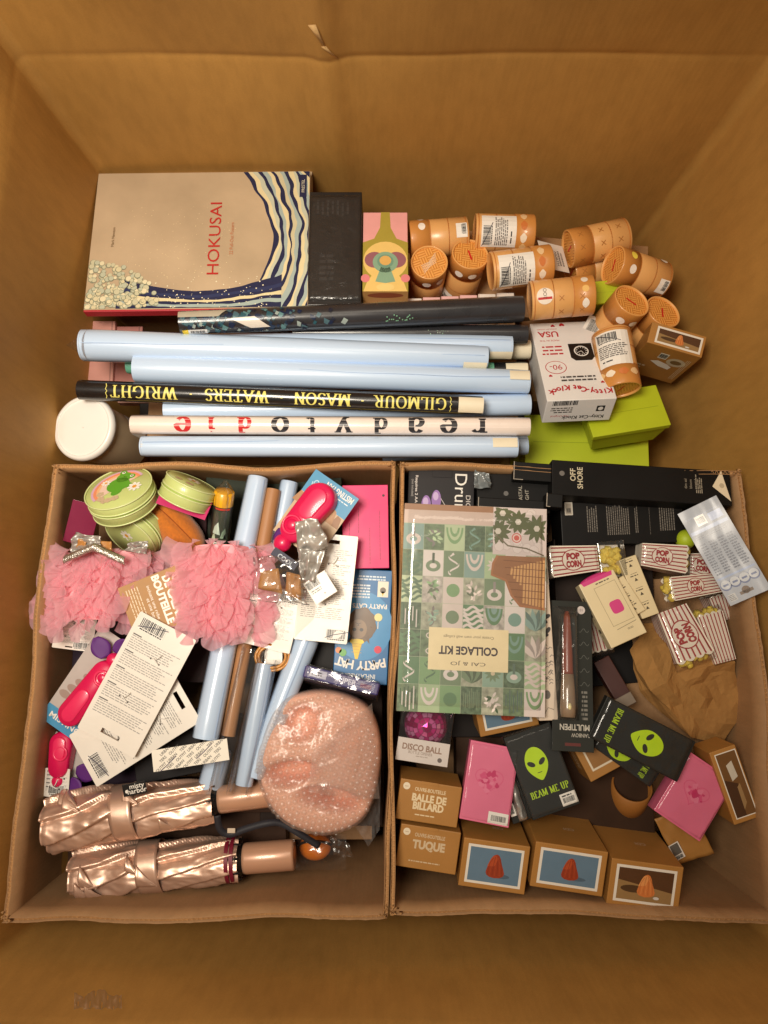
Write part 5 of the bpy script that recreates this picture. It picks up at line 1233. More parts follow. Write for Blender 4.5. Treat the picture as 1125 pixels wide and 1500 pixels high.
# rose-gold umbrellas
ROSE = mat('rose_gold_foil_cloth', (230, 194, 172), .38, .70, var=.08, vscale=30, bump=.30, bscale=38, stretch=(1, 1, .45))
HANDLE = mat('rose_gold_handle', (202, 154, 124), .3, .15, coat=.4, var=.04)
ROSEIN = mat('dark_red_lining', (120, 20, 44), .5, var=.1)
BLK = mat('black_plastic', (18, 18, 20), .35, var=.1)
def umbrella(label, tip, neck, hend, r0, r1, rh, seed, bands=True):
    a, b, c = at(*tip), at(*neck), at(*hend); M, L = axis_frame(a, b); t = thing('folded_umbrella', label, 'umbrella', M, 'rose gold umbrellas'); rn = random.Random(seed)
    mb = MB().use(ROSE, True); NP = 8
    def f(u, v, off=0):
        z = v*L; th = 2*pi*u; R_ = r0+(r1-r0)*v; R_ *= 1+.03*sin(pi*v)
        if abs(v-.46) < .10: R_ *= 1-.10*(1-abs(v-.46)/.10)          # cinched by the strap
        s = (u*NP+2.2*v+.35*noise.noise((v*2.5, seed, cos(th)))) % 1.0
        saw = (s-.5)*.26 if s < .94 else (.44-(s-.94)/.06*.94)*.26
        w_ = noise.noise((cos(th)*1.5+seed, sin(th)*1.5, v*7))*.08+noise.noise((cos(th)*3+seed+v*4, sin(th)*3, v*10))*.06+(.3-abs(noise.noise((cos(th)*4+v*9, sin(th)*4, v*15+seed))))*.05
        q = R_*(1+saw+w_)
        if v < .02: q *= .93
        return (q*cos(th), q*sin(th), z+.004*noise.noise((cos(th)*2, sin(th)*2, seed))*(1-v))
    mb.grid(lambda u, v: f(u, v), 150, 70, True)
    mb.grid(lambda u, v: tuple(Vector(f(u, 0))*1.0 if v == 0 else Vector((f(u, 0)[0]*(1-v*.75), f(u, 0)[1]*(1-v*.75), .018*v))), 150, 3, True)
    mb.build('canopy', t)
    for k in range(5):                   # loose pointed corners of cloth lying over the roll
        mb = MB().use(ROSE, True); th0 = rn.uniform(-1.2, 1.0); v0 = rn.uniform(.05, .85); sz = rn.uniform(.5, .9)
        def flap(p, q, th0=th0, v0=v0, sz=sz):
            vv = min(.98, v0+.16*sz*p); th = th0+sz*1.1*(q-.5)*(1-p)+.5*p
            R_ = (r0+(r1-r0)*vv)*(1.12+.10*sin(pi*q)*(1-p)+.03*noise.noise((p*4+k, q*4, seed)))
            return (R_*cos(th), R_*sin(th), vv*L)
        mb.grid(flap, 10, 10); mb.build('canopy_fold', t, solid=.0005)
    mb = MB().use(ROSE, True)             # the strap
    mb.grid(lambda u, v: ((r0+(r1-r0)*.46)*(1.10+.02*noise.noise((u*9, v*2, seed)))*cos(2*pi*u), (r0+(r1-r0)*.46)*(1.10+.02*noise.noise((u*9, v*2, seed)))*sin(2*pi*u), L*.40+.034*v+.004*sin(2*pi*u)), 60, 6, True); mb.build('strap', t, solid=.0008)
    if bands:
        for q in (.925, .955):
            mb = MB().use(ROSEIN, True); R_ = r1*1.12; mb.grid(lambda u, v: (R_*cos(2*pi*u), R_*sin(2*pi*u), L*q+.006*v), 40, 1, True); mb.build('lining_band', t)
    mb = MB().use(BLK, True); mb.lathe([(r1*.95, L-.004), (r1*.7, L+.004), (rh*.8, L+.010), (rh*.8, L+.014)], 32); mb.build('runner', t)
    for k in range(8):
        th = 2*pi*k/8; mb = MB().use(BLK, True); mb.tube([(r1*.9*cos(th), r1*.9*sin(th), L-.02), (r1*.95*cos(th), r1*.95*sin(th), L+.004)], .0018, 6); mb.build('rib_tip', t)
    lh = (c-b).length
    mb = MB().use(HANDLE, True); mb.lathe([(rh*.7, L+.004), (rh*.96, L+.006), (rh, L+.010), (rh, L+lh-.004), (rh*.95, L+lh-.001), (rh*.8, L+lh), (rh*.3, L+lh-.001), (.0008, L+lh-.002)], 40); mb.build('handle', t)
    return t
u1 = umbrella('rose gold folded umbrella with black tag, nearer the white cards', (76, 1203, .352), (316, 1172, .352), (398, 1176, .352), .0435, .030, .0208, 4, False)
u2 = umbrella('rose gold folded umbrella lowest, with dark red band by its handle', (112, 1277, .330), (352, 1258, .330), (432, 1256, .330), .039, .030, .0228, 9, True)
for q in (0,):
    M, W, L = frame3((181, 1165, .412), (215, 1158, .412), (180, 1150, .414)); t = thing('umbrella_tag', 'black sewn tag with white brand lettering on the upper umbrella', 'tag', M)
    mb = MB().use(BLK); mb.box(0, -.003, -.0012, W, L, 0); mb.build('ribbon', t, bevel=.0004); d = Deco(); d.text('misty', W*.62, L*.70, .0072, WHITE, bold=.01); d.text('harbor', W*.60, L*.22, .0072, WHITE, bold=.01); d.disc(W*.17, L*.28, .0026, WHITE, 12); d.build('lettering', t)
# black wrist strap
pts = [at(*p) for p in ((318, 1195, .38), (322, 1214, .375), (336, 1222, .37), (360, 1214, .37), (390, 1206, .37), (412, 1206, .365), (440, 1222, .36), (468, 1240, .35))]
def strap_obj(name, label, cat, pts, wd, m, th=.001):
    O = pts[0]; mb = MB().use(m, True); row = []
    P = []
    for i in range(len(pts)-1):
        for k in range(5):
            q = k/5; p0, p1, p2, p3 = pts[max(i-1, 0)], pts[i], pts[i+1], pts[min(i+2, len(pts)-1)]
            P.append(.5*((2*p1)+(p2-p0)*q+(2*p0-5*p1+4*p2-p3)*q*q+(3*p1-p0-3*p2+p3)*q**3))
    P.append(pts[-1])
    for i, p in enumerate(P):
        dd = (P[min(i+1, len(P)-1)]-P[max(i-1, 0)]).normalized(); s = dd.cross(Vector((.2, .3, 1))).normalized()*wd/2
        row += [tuple(p-s-O), tuple(p+s-O)]
    mb.add(row, [(2*i, 2*i+1, 2*i+3, 2*i+2) for i in range(len(P)-1)])
    t = thing(name, label, cat, Matrix.Translation(O)); mb.build('webbing', t, solid=th); return t
ts = strap_obj('wrist_strap', 'black wrist strap lying between the two umbrella handles', 'strap', pts, .010, mat('black_webbing', (38, 38, 46), .6, var=.2, vscale=300))
mb = MB().use(mat('pale_buckle', (206, 188, 166), .4)); p = at(339, 1217, .376)-pts[0]; mb.box(p.x-.006, p.y-.003, p.z, p.x+.006, p.y+.004, p.z+.002); mb.build('buckle', ts, bevel=.0008)

# peach ornament in bubble wrap
O = at(468, 1112, .355); t = thing('bubble_wrapped_ornament', 'peach hollow ornament swathed in bubble wrap', 'ornament', Matrix.Translation(O))
PEACH = mat('peach_ceramic', (255, 196, 170), .6, var=.08, vscale=30, subs=.15)
REDHOLE = mat('ornament_inside', (170, 66, 40), .6, var=.1)
outl = [(430, 1016), (470, 1009), (510, 1016), (540, 1034), (555, 1066), (559, 1105), (553, 1150), (538, 1190), (510, 1212), (470, 1219), (430, 1208), (402, 1186), (385, 1155), (377, 1120), (384, 1085), (398, 1050), (410, 1030)]
OP = [at(x, y, .37)-O for x, y in outl]
def outline(a):
    q = (a % 1)*len(OP); i = int(q) % len(OP); f = q-int(q)
    p0, p1, p2, p3 = OP[i-1], OP[i], OP[(i+1) % len(OP)], OP[(i+2) % len(OP)]
    return .5*((2*p1)+(p2-p0)*f+(2*p0-5*p1+4*p2-p3)*f*f+(3*p1-p0-3*p2+p3)*f**3)
_h = lambda x, y: loc(Matrix.Translation(O), x, y, .41)
holes = [(_h(440, 1062), .027, .022, .5, .046), (_h(424, 1137), .036, .015, .1, .062), (_h(482, 1174), .040, .013, -.2, .058), (_h(474, 1178), .010, .0055, -.6, .045), (_h(508, 1085), .030, .014, .8, .012)]
def dip(x, y, hs):
    z = 0
    for (h_, rx, ry, ro, hd) in hs:
        dx, dy = x-h_.x, y-h_.y; p, q = dx*cos(ro)+dy*sin(ro), -dx*sin(ro)+dy*cos(ro)
        z += hd/(1+((p/rx)**2+(q/ry)**2)**3)
    return z
CEN = Vector((0, -.002, 0))
def body(a, b, k=.985):
    p = outline(a); rr = sin(pi*b*.5) if b < 1 else 1
    # b 0 at the top centre, 1 at the widest, on to 2 below
    s = sin(min(b, 1.6)*pi/2)**.75 if b <= 1 else 1-.12*(b-1)
    x, y = p.x*k*s, p.y*k*s
    z = .050*max(0, cos(b*pi/2))**.34 if b <= 1 else -.085*(b-1)
    if b <= 1: z -= dip(x, y, holes)
    return (x, y, z)
mb = MB().use(PEACH, True); mb.grid(lambda a, b: body(a, b*2), 120, 90, True); mb.build('ornament_body', t)
WRAPB = film('bubble_film', (255, 250, 247), gloss=.05, rough=.22, bump=.25, bscale=22, haze=.20, edge=.2)
def wrapf(a, b, off=.006):
    p = outline(a); s = sin(min(b, 1)*pi/2)**.75 if b <= 1 else 1-.12*(b-1)
    x, y = p.x*(1.0)*s, p.y*(1.0)*s
    z = .054*max(0, cos(b*pi/2))**.34+off if b <= 1 else -.09*(b-1)+off*.5
    if b <= 1: z -= dip(x, y, holes[:3])*.12
    z += .003*noise.noise((x*40, y*40, 1))+.002*noise.noise((x*110, y*110, 5))
    return Vector((x, y, z))
mb = MB().use(WRAPB, True); mb.grid(lambda a, b: tuple(wrapf(a, b*1.9)), 120, 50, True); mb.build('wrap_sheet', t)
mb = MB().use(film('bubble_dome', (255, 252, 250), gloss=.12, rough=.2, bump=.05, bscale=100, haze=.14, edge=.30), True)
sp = .0100; rows = int(.24/(sp*.866)); nb = 0
X0, X1 = min(p.x for p in OP), max(p.x for p in OP); Y0, Y1 = min(p.y for p in OP), max(p.y for p in OP)
def inside(x, y):
    c = False; n = len(OP)
    for i in range(n):
        p, q = OP[i], OP[(i+1) % n]
        if (p.y > y) != (q.y > y) and x < (q.x-p.x)*(y-p.y)/(q.y-p.y)+p.x: c = not c
    return c
def ztop(x, y):
    a = None; best = 1e9
    th = atan2(y, x)
    # radial fraction of the outline
    lo = 0.0
    for i in range(1, 41):
        if inside(x*i/40*1.0/max(1e-6, 1), y*i/40) is False: break
    R_ = 0
    for i in range(1, 60):
        s_ = i*.003
        if not inside(cos(th)*s_, sin(th)*s_): R_ = s_; break
    s = min(.999, hypot(x, y)/max(R_, .01)); b = 2/pi*math.asin(s**(1/.75))
    z = .054*max(0, cos(b*pi/2))**.34+.0062
    z -= dip(x, y, holes[:3])*.12
    return z+.003*noise.noise((x*40, y*40, 1))+.002*noise.noise((x*110, y*110, 5))
for j in range(rows+2):
    for i in range(int((X1-X0)/sp)+2):
        x = X0+(i+.5*(j % 2))*sp; y = Y0+j*sp*.866
        x, y = x*cos(.2)-y*sin(.2), x*sin(.2)+y*cos(.2)
        x += .0012*noise.noise((x*50, y*50, 0)); y += .0012*noise.noise((x*50, y*50, 7))
        if not inside(x*1.04, y*1.04): continue
        z = ztop(x, y); r = .0043
        mb.grid(lambda u, v: (x+r*cos(2*pi*u)*cos(v*pi/2), y+r*sin(2*pi*u)*cos(v*pi/2), z+.0034*sin(v*pi/2)), 12, 4, True); nb += 1
bo = mb.build('bubble', t); bo['kind'] = 'stuff'
mb = MB().use(film('bubble_flap', (255, 250, 247), gloss=.10, rough=.18, bump=.5, bscale=30, haze=.20, edge=.2), True)                # loose flap and torn tail of the wrap
q0 = [loc(Matrix.Translation(O), *p) for p in ((452, 1160, .425), (458, 1100, .436), (545, 1030, .40), (556, 1170, .39))]
mb.grid(lambda a, b: tuple(q0[0].lerp(q0[1], b).lerp(q0[3].lerp(q0[2], b), a)+Vector((0, 0, .012*sin(pi*a)+.004*noise.noise((a*5, b*5, 2))))), 16, 16); mb.build('wrap_flap', t)
mb = MB().use(WRAPB, True); q1 = [loc(Matrix.Translation(O), *p) for p in ((516, 1205, .36), (540, 1240, .33), (556, 1215, .33), (558, 1130, .37))]
mb.grid(lambda a, b: tuple(q1[0].lerp(q1[1], a).lerp(q1[3].lerp(q1[2], a), b)+Vector((0, 0, .008*noise.noise((a*6, b*6, 1))))), 12, 12); mb.build('wrap_tail', t)
# small orange toy in a clear pouch
O2 = at(462, 1240, .285); t = thing('orange_toy', 'small orange toy with black stripe in a clear pouch', 'toy', Matrix.Translation(O2))
OR = mat('orange_toy_plastic', (226, 120, 24), .35, coat=.3, var=.05)
mb = MB().use(OR, True); mb.sphere((0, 0, 0), .026, 24, 14, (1, .8, .8)); mb.build('toy_body', t)
mb = MB().use(BLK, True); mb.tube([(.0265*cos(a), .0215*sin(a)*.6, .0215*sin(a)*.8) for a in [pi*i/14 for i in range(15)]], .0022, 6); mb.build('stripe', t)
mb = MB().use(CLEAR, True); mb.grid(lambda a, b: (-.034+.085*a, -.030+.055*b, .018+.012*sin(pi*a)*sin(pi*b)+.004*noise.noise((a*5, b*5, 3))), 14, 12); mb.build('clear_pouch', t)
crumple('clear_handle_loop', 'folded clear plastic handle beside the orange toy', 'packaging', [(488, 1252, .33), (484, 1222, .34), (512, 1236, .34), (518, 1256, .33)], CLEAR, .008, 41)
# wooden ring toy, and added filler packs whose dark colour stands for gap shade
n = 30; O3 = at(399, 962, .385); t = thing('wooden_ring', 'amber ring-shaped toy under the white card', 'toy', Matrix.Translation(O3))
for r in (.026, .021):
    mb = MB().use(mat('amber_wood', (206, 140, 56), .4, coat=.3), True); mb.tube([(r*cos(2*pi*i/n), r*.8*sin(2*pi*i/n), (.026-r)*.6) for i in range(n+1)], .0024, 8, False); mb.build('ring', t)
mb = MB().use(CARDW); mb.box(-.014, -.012, -.012, .014, .012, -.010); mb.build('inner_card', t)
for nm, A, B, D, h, c in (('added black filler under the white cards by the left rim', (200, 1150, .345), (300, 1130, .345), (190, 1060, .345), .06, (34, 32, 34)),
    ('added dark filler in the gap beside the pink skirt', (225, 830, .31), (300, 830, .31), (225, 740, .31), .05, (58, 30, 34)), ('added dark green filler under the pale blue roll tips', (300, 790, .30), (500, 790, .30), (300, 690, .31), .05, (40, 48, 34)),
    ('added dark filler under the bubble-wrapped ornament', (380, 1210, .27), (560, 1210, .27), (385, 980, .27), .05, (48, 34, 28)), ('added grey-black filler between the slanting roll and party pack', (440, 985, .335), (500, 985, .335), (455, 925, .335), .04, (44, 42, 42)),
    ('added dim brown filler under the two umbrellas', (70, 1268, .25), (420, 1250, .25), (70, 1160, .26), .05, (74, 52, 40)), ('added dim violet filler under the misting fans', (62, 1160, .29), (200, 1170, .29), (75, 940, .29), .05, (50, 36, 52)), ('added dark filler under the white cards and pink skirts', (120, 1000, .31), (430, 1000, .31), (110, 830, .31), .05, (52, 40, 40)), ('added brown filler in the gap below the tan roll', (290, 1190, .30), (420, 1190, .30), (300, 1050, .30), .05, (70, 44, 30))):
    boxthing('gap_filler', nm, 'pack', A, B, D, h, mat('gap_filler_%02x%02x%02x' % c, c, .6, var=.25, vscale=25, spec=.2), 'added dark fillers in the gaps')
# stock at the bottom of the carton
boxthing('stock_carton', 'plain brown stock filling the bottom of the left carton', 'carton', (70, 1230, .21), (545, 1230, .21), (110, 720, .21), .20, CB)
# ------------------------------------------------------------------ right carton
RKB = mat('matt_black_carton', (15, 14, 14), .5, var=.25, vscale=20, spec=.25)
# electronic drum carton
t, W, L = boxthing('drum_carton', 'charcoal carton with white script and purple drumstick picture', 'carton', (596, 764, .372), (694, 768, .372), (598, 681, .368), .10, mat('charcoal_carton', (38, 35, 37), .45, var=.1, spec=.3))
d = Deco(); LV = (150, 112, 178)
d.text('Drum', W*.80, L*.50, .020, WHITE, rot=-pi/2, fit=L*.75); d.text('DIGITAL', W*.91, L*.25, .0075, (214, 206, 200), rot=-pi/2, sx=1.2); d.text('Requires 2 AA batteries', W*.13, L*.42, .0042, (214, 206, 200), rot=-pi/2, bold=.02, fit=L*.8); d.text('(not included)', W*.07, L*.60, .0036, (170, 164, 160), rot=-pi/2)
for x, y in ((W*.28, L*.30), (W*.43, L*.40)):
    d.lz = 2; d.disc(x, y, .0078, LV, 20, .0165); d.lz = 2.5; d.disc(x-.001, y+.006, .0045, (196, 170, 214), 14, .007); d.lz = 2.2; d.rect(x-.003, y-.026, x+.003, y-.014, (206, 200, 196))
d.lz = 2; d.line([(W*.48, L*.46), (W*.58, L*.28)], .0008, (220, 214, 210)); d.build('print', t, z=.10)
mb = MB().use(CB); mb.box(W*.32, L+.0005, .095, W*.66, L+.006, .098); mb.build('tab', t); mb = MB().use(mat('charcoal_carton', (0, 0, 0))); mb.box(W*.36, L*.80, .1004, W*.66, L*.985, .1012); mb.build('tuck_flap', t, bevel=.0004)

# black long cartons
GOLD = (206, 196, 168)
t, W, L = boxthing('black_long_carton', 'long black carton with cream lettering along the far rim', 'carton', (809, 724, .412), (1073, 741, .405), (806, 673, .405), .034, RKB, 'black cartons by the far rim')
d = Deco(); d.text('OFF', W*.115, L*.60, .0085, GOLD, rot=pi/2, bold=.015); d.text('SHORE', W*.155, L*.52, .0085, GOLD, rot=pi/2, bold=.015, fit=L*.62); d.disc(W*.055, L*.62, .0042, (110, 106, 102), 18)
for k in range(3): d.lz = 1.5+k*.2; d.text(('dim sal', 'bloom', 'coastal')[k], W*(.745+.028*k), L*.55, .0042, (150, 142, 126), rot=pi/2)
d.para(W*.80, L*.30, W*.84, L*.85, 4, (150, 142, 126), axis='v', word=.006)
d.lz = 2; d.poly([(W*.895, L*.52), (W*.95, L*.985), (W*.995, L*.12)], (228, 214, 186)); d.lz = 3; d.disc(W*.948, L*.56, .004, (190, 176, 150), 16); d.build('print', t, z=.034)
t, W, L = boxthing('black_long_carton', 'black carton covered in fine grey text below the long lettered one', 'carton', (824, 800, .368), (1004, 794, .368), (822, 736, .372), .07, RKB, 'black cartons by the far rim')
d = Deco()
for x0, x1, y0 in ((.21, .30, .30), (.37, .56, .22), (.60, .63, .25), (.72, .725, .2), (.80, .93, .28)): d.para(W*x0, L*y0, W*x1, L*.92, max(2, int((x1-x0)*60)), (120, 114, 106), .45, .2, axis='v', word=.004)
d.rect(W*.035, L*.70, W*.10, L*1.0, (196, 190, 178)); d.layer(); d.rect(W*.045, L*.72, W*.09, L*.97, (160, 150, 136)); d.layer(); d.barcode(W*.05, L*.76, W*.085, L*.86, digits=False); d.build('print', t, z=.07)
t, W, L = boxthing('black_long_carton', 'short black carton beside the drum carton with pale side text', 'carton', (700, 752, .385), (806, 752, .385), (712, 694, .380), .05, RKB, 'black cartons by the far rim')
d = Deco(); d.text('COASTAL', W*.60, L*.42, .0058, (176, 170, 156), rot=pi/2); d.text('LIGHT', W*.69, L*.42, .0058, (176, 170, 156), rot=pi/2); d.disc(W*.40, L*.5, .004, (100, 98, 96), 14); d.build('print', t, z=.05)
for i, (A, B, D, h) in enumerate((((752, 702, .400), (808, 706, .400), (756, 676, .398), .02), ((700, 742, .40), (800, 748, .40), (700, 728, .40), .03), ((800, 742, .42), (824, 744, .42), (800, 722, .42), .03))):
    t, W, L = boxthing('black_tray', ('black open tray with pale edge behind the short black carton', 'black tray edge right over the collage kit corner', 'black tray corner at the end of the long lettered carton')[i], 'tray', A, B, D, h, RKB, 'black trays')
    mb = MB().use(mat('pale_edge_strip', (170, 160, 146), .7, var=.3, vscale=200)); mb.box(.0, .0, h, .0012, L, h+.0006); mb.box(.0014, 0, h, W*.25, .0010, h+.0006); mb.build('pale_edge', t)  # thin pale strips along two upper edges
crumple('grey_pouch', 'grey translucent pouch corner between drum carton and black cartons', 'pouch', [(694, 716, .395), (695, 690, .40), (716, 694, .40), (720, 716, .39)], mat('grey_film', (120, 126, 128), .25, coat=.5), .006, 51)

# wall collage kit
t, W, L = boxthing('collage_kit', 'flat collage kit of green picture tiles under clear wrap', 'kit', (801, 746, .432), (593, 737, .432), (792, 1051, .432), .016, mat('collage_base', (178, 186, 158), .4, var=.05, coat=.2), bevel=.0008)
d = Deco(); rn = random.Random(12); PAL = [(128, 160, 116), (100, 132, 98), (166, 186, 148), (212, 198, 190), (142, 168, 150), (216, 204, 198), (120, 138, 110), (92, 118, 92), (134, 160, 152), (182, 196, 160), (220, 210, 204), (126, 156, 144)]
d.rect(0, 0, W, L*.030, (150, 112, 84)); d.rect(0, L*.030, W, L*.096, (204, 182, 170)); d.layer()
nc, nr = 7, 7; tw = W/nc; x00 = 0; y00 = L*.098; thh = (L-y00)/nr
TILEM = [mat('tile_foliage_%d' % i, c, .4, var=.55, vscale=vs, coat=.1) for i, (c, vs) in enumerate((((116, 136, 104), 130), ((96, 116, 90), 170), ((172, 174, 152), 110), ((196, 188, 178), 150)))]
def leaf(d, x, y, ang, ln, wd, c):
    d.poly([(x+(u*ln)*cos(ang)-(v*wd)*sin(ang), y+(u*ln)*sin(ang)+(v*wd)*cos(ang)) for u, v in ((0, 0), (.25, .4), (.5, .5), (.75, .35), (1, 0), (.75, -.35), (.5, -.5), (.25, -.4))], c)
for r in range(nr):
    for c in range(nc):
        x0, y0 = x00+c*tw+.0003, y00+r*thh+.0003; x1, y1 = x0+tw-.0006, y0+thh-.0006
        bg = rn.choice(PAL); fg = rn.choice([p for p in PAL if abs(sum(p)-sum(bg)) > 70] or PAL); cx, cy = (x0+x1)/2, (y0+y1)/2
        d.clip = (x0, y0, x1, y1); k = rn.randrange(9); d.lz = 3; d.rect(x0, y0, x1, y1, rn.choice(TILEM) if k in (0, 3, 8) or rn.random() < .2 else bg); d.lz = 4
        if k == 0:
            for j in range(6): d.lz = 4+.05*j; leaf(d, cx, y1-.004, -pi/2+(j-2.5)*.32, thh*.85, tw*.28, fg if j % 2 else tuple(int(q*.75) for q in fg))
        elif k == 1:
            d.disc(cx, cy, tw*.32, fg, 22)
        elif k == 2:
            for j in range(5):
                yy = y0+thh*(.14+.17*j); d.lz = 4+.05*j; d.line([(x0+(x1-x0)*q/10, yy+.003*sin(q*.9+j)) for q in range(11)], .0038, fg)
        elif k == 3:
            for j in range(16):
                d.lz = 4+.05*j; ang = rn.uniform(0, 6.28); px_, py_ = rn.uniform(x0+tw*.32, x1-tw*.32), rn.uniform(y0+thh*.25, y1-thh*.25); leaf(d, px_, py_, ang, tw*.30, tw*.12, rn.choice([fg, tuple(int(q*.6) for q in bg), tuple(min(255, int(q*1.15)) for q in fg)]))
        elif k == 4:
            for j, q in enumerate((.42, .33, .24, .15)): d.lz = 4+.1*j; d.poly([(cx+tw*q*cos(a), y0+thh*.1+thh*1.5*q*sin(a)) for a in [pi*i/18 for i in range(19)]], (fg, bg)[j % 2])
        elif k == 5:
            for j in range(2): d.lz = 4+.1*j; d.line([(cx+tw*.22*sin(q*.55+j*.5), y0+thh*(.1+.8*q/16)) for q in range(17)], .0036-.002*j, (fg, bg)[j])
        elif k == 6:
            d.disc(cx, cy+thh*.1, tw*.36, fg, 20, thh*.22); d.lz = 4.2; d.rect(cx-tw*.06, y0+thh*.1, cx+tw*.06, cy, tuple(int(q*.7) for q in fg)); d.lz = 4.3; d.disc(cx, cy+thh*.1, tw*.18, bg, 14, thh*.10)
        elif k == 7:
            for j in range(10): a = 2*pi*j/10; d.lz = 4+.05*j; leaf(d, cx, cy, a, tw*.42, tw*.14, fg)
            d.lz = 4.8; d.disc(cx, cy, tw*.10, (206, 190, 160), 12)
        else:
            for j in range(9): d.lz = 4+.05*j; xx = x0+tw*(.10+.09*j); d.rect(xx, y0+thh*rn.uniform(.05, .3), xx+tw*.05, y1-thh*rn.uniform(.05, .35), fg if j % 2 else tuple(int(q*.7) for q in bg))
d.clip = None
# larger floral picture and a rattan chair at the corner
d.lz = 6; fx0, fx1, fy0, fy1 = .0004, W*.375, L*.0, L*.235; d.rect(fx0, fy0, fx1, fy1, (206, 192, 188)); d.lz = 6.3
for j in range(26): x, y = rn.uniform(fx0+.008, fx1-.008), rn.uniform(fy0+.008, fy1-.008); d.lz = 6.3+.01*j; d.disc(x, y, .008, (190, 176, 172), 7); d.lz += .005; d.disc(x, y, .0072, (214, 202, 198), 7)
for (x, y, s) in ((W*.07, L*.10, .024), (W*.20, L*.07, .020), (W*.34, L*.12, .022), (W*.31, L*.03, .018)):
    for k in range(11): d.lz = 6.8+.02*k; a = 2*pi*k/11+s*90; sx = min(max(x, .003), fx1-.003); q = s*.95; ex, ey = x+q*cos(a), y+q*sin(a); 
    for k in range(11):
        a = 2*pi*k/11+s*90; q = s*.95
        while q > .004 and not (fx0 < x+q*cos(a) < fx1 and fy0 < y+q*sin(a) < fy1): q -= .003
        d.lz = 6.8+.02*k; leaf(d, x, y, a, q, .008, (92, 98, 64))
    d.lz = 7.2; d.disc(x, y, .005, (206, 198, 186), 6)
d.lz = 7.3; d.disc(W*.21, L*.150, .0075, (196, 82, 74), 18); d.lz = 7.5; d.disc(W*.21, L*.150, .0062, (222, 200, 190), 14); d.lz = 7.6; d.disc(W*.21, L*.150, .0042, (200, 96, 84), 14)
d.lz = 7.4; d.line([(fx1-.002, L*.13), (W*.27, L*.19), (W*.14, L*.20), (.004, L*.232)], .0022, (110, 100, 80))
CH = (166, 112, 74)
d.lz = 8; ch = [(.002, L*.24), (W*.34, L*.24), (W*.37, L*.28), (W*.38, L*.335), (W*.28, L*.36), (W*.24, L*.43), (W*.18, L*.48), (.002, L*.492)]; d.poly(ch, (150, 104, 70)); d.lz = 8.3
for k in range(11): x = .004+k*W*.022; d.lz = 8.3; d.line([(x, L*(.255+.004*k)), (x+W*.006, L*(.485-.012*k*(k > 6)-.003*k))], .0030, (206, 158, 104)); 
d.lz = 8.6
for k in range(6): d.line([(.003, L*(.27+.035*k)), (W*(.30-.012*k), L*(.262+.035*k))], .0010, (120, 78, 50))
d.lz = 8.8; d.line(ch[1:], .0036, CH)
# centre label
d.lz = 9.5; lx0, lx1, ly0, ly1 = W*.255, W*.80, L*.60, L*.80; d.rect(lx0, ly0, lx1, ly1, (238, 220, 176)); d.lz = 10.2; cx = (lx0+lx1)/2
d.text('Create your own wall collage', cx, ly0+.013, .0042, (120, 104, 84), fit=.075); d.text('COLLAGE KIT', cx, ly0+.033, .0115, (64, 54, 60), bold=.035, fit=.088); d.text('CAI & JO', cx, ly0+.052, .0052, (90, 80, 74), fit=.052)
d.build('tile_print', t, z=.016, rough=.35)
overwrap(t, W, L, .016, film('kit_wrap', gloss=.10, rough=.10, bump=.25, bscale=14, haze=.03), .002, seed=4)
# pale patterned pad showing along the kit's right edge
t, W, L = boxthing('pattern_pad', 'pale pad with black brush patterns along the right edge of the collage kit', 'pad', (790, 1056, .414), (818, 1055, .414), (802, 750, .414), .02, mat('pad_cream', (222, 204, 184), .5, var=.06))
d = Deco()
d.rect(0, L*.86, W, L, (120, 118, 84)); d.rect(0, L*.64, W, L*.76, (196, 184, 168)); d.layer()
for k in range(14): leaf(d, rn.uniform(.004, W-.004), L*rn.uniform(.88, .97), rn.uniform(0, 6), .010, .004, (82, 92, 52) if k % 2 else (160, 160, 110)); d.lz += .05
for k in range(26): a = -pi/2+pi*k/25*1.0; d.lz = 3+.02*k; d.line([(W*.95-.003*abs(cos(a)), L*.73+.003*sin(a)), (W*.95-W*.85*abs(cos(a)), L*.73+.026*sin(a))], .0006, (70, 66, 62))
for k in range(5): d.lz = 4+.1*k; d.disc(W*(.6+.2*sin(k*2.1)), L*(.40+.022*k), .0058, (60, 58, 56), 10, .0032, k*.9)
for k in range(34): d.lz = 4+.02*k; x, y = rn.uniform(.002, W-.003), L*rn.uniform(.17, .36); d.line([(x-.003, y-.002), (x, y+.001), (x+.003, y-.001)], .0008, (64, 60, 58))
d.lz = 5; d.disc(W*.5, L*.12, .005, (110, 104, 98), 14, .0065); d.line([(W*.3, L*.03), (W*.5, L*.06), (W*.8, L*.05)], .0008, (90, 86, 80)); d.build('pattern_print', t, z=.02)

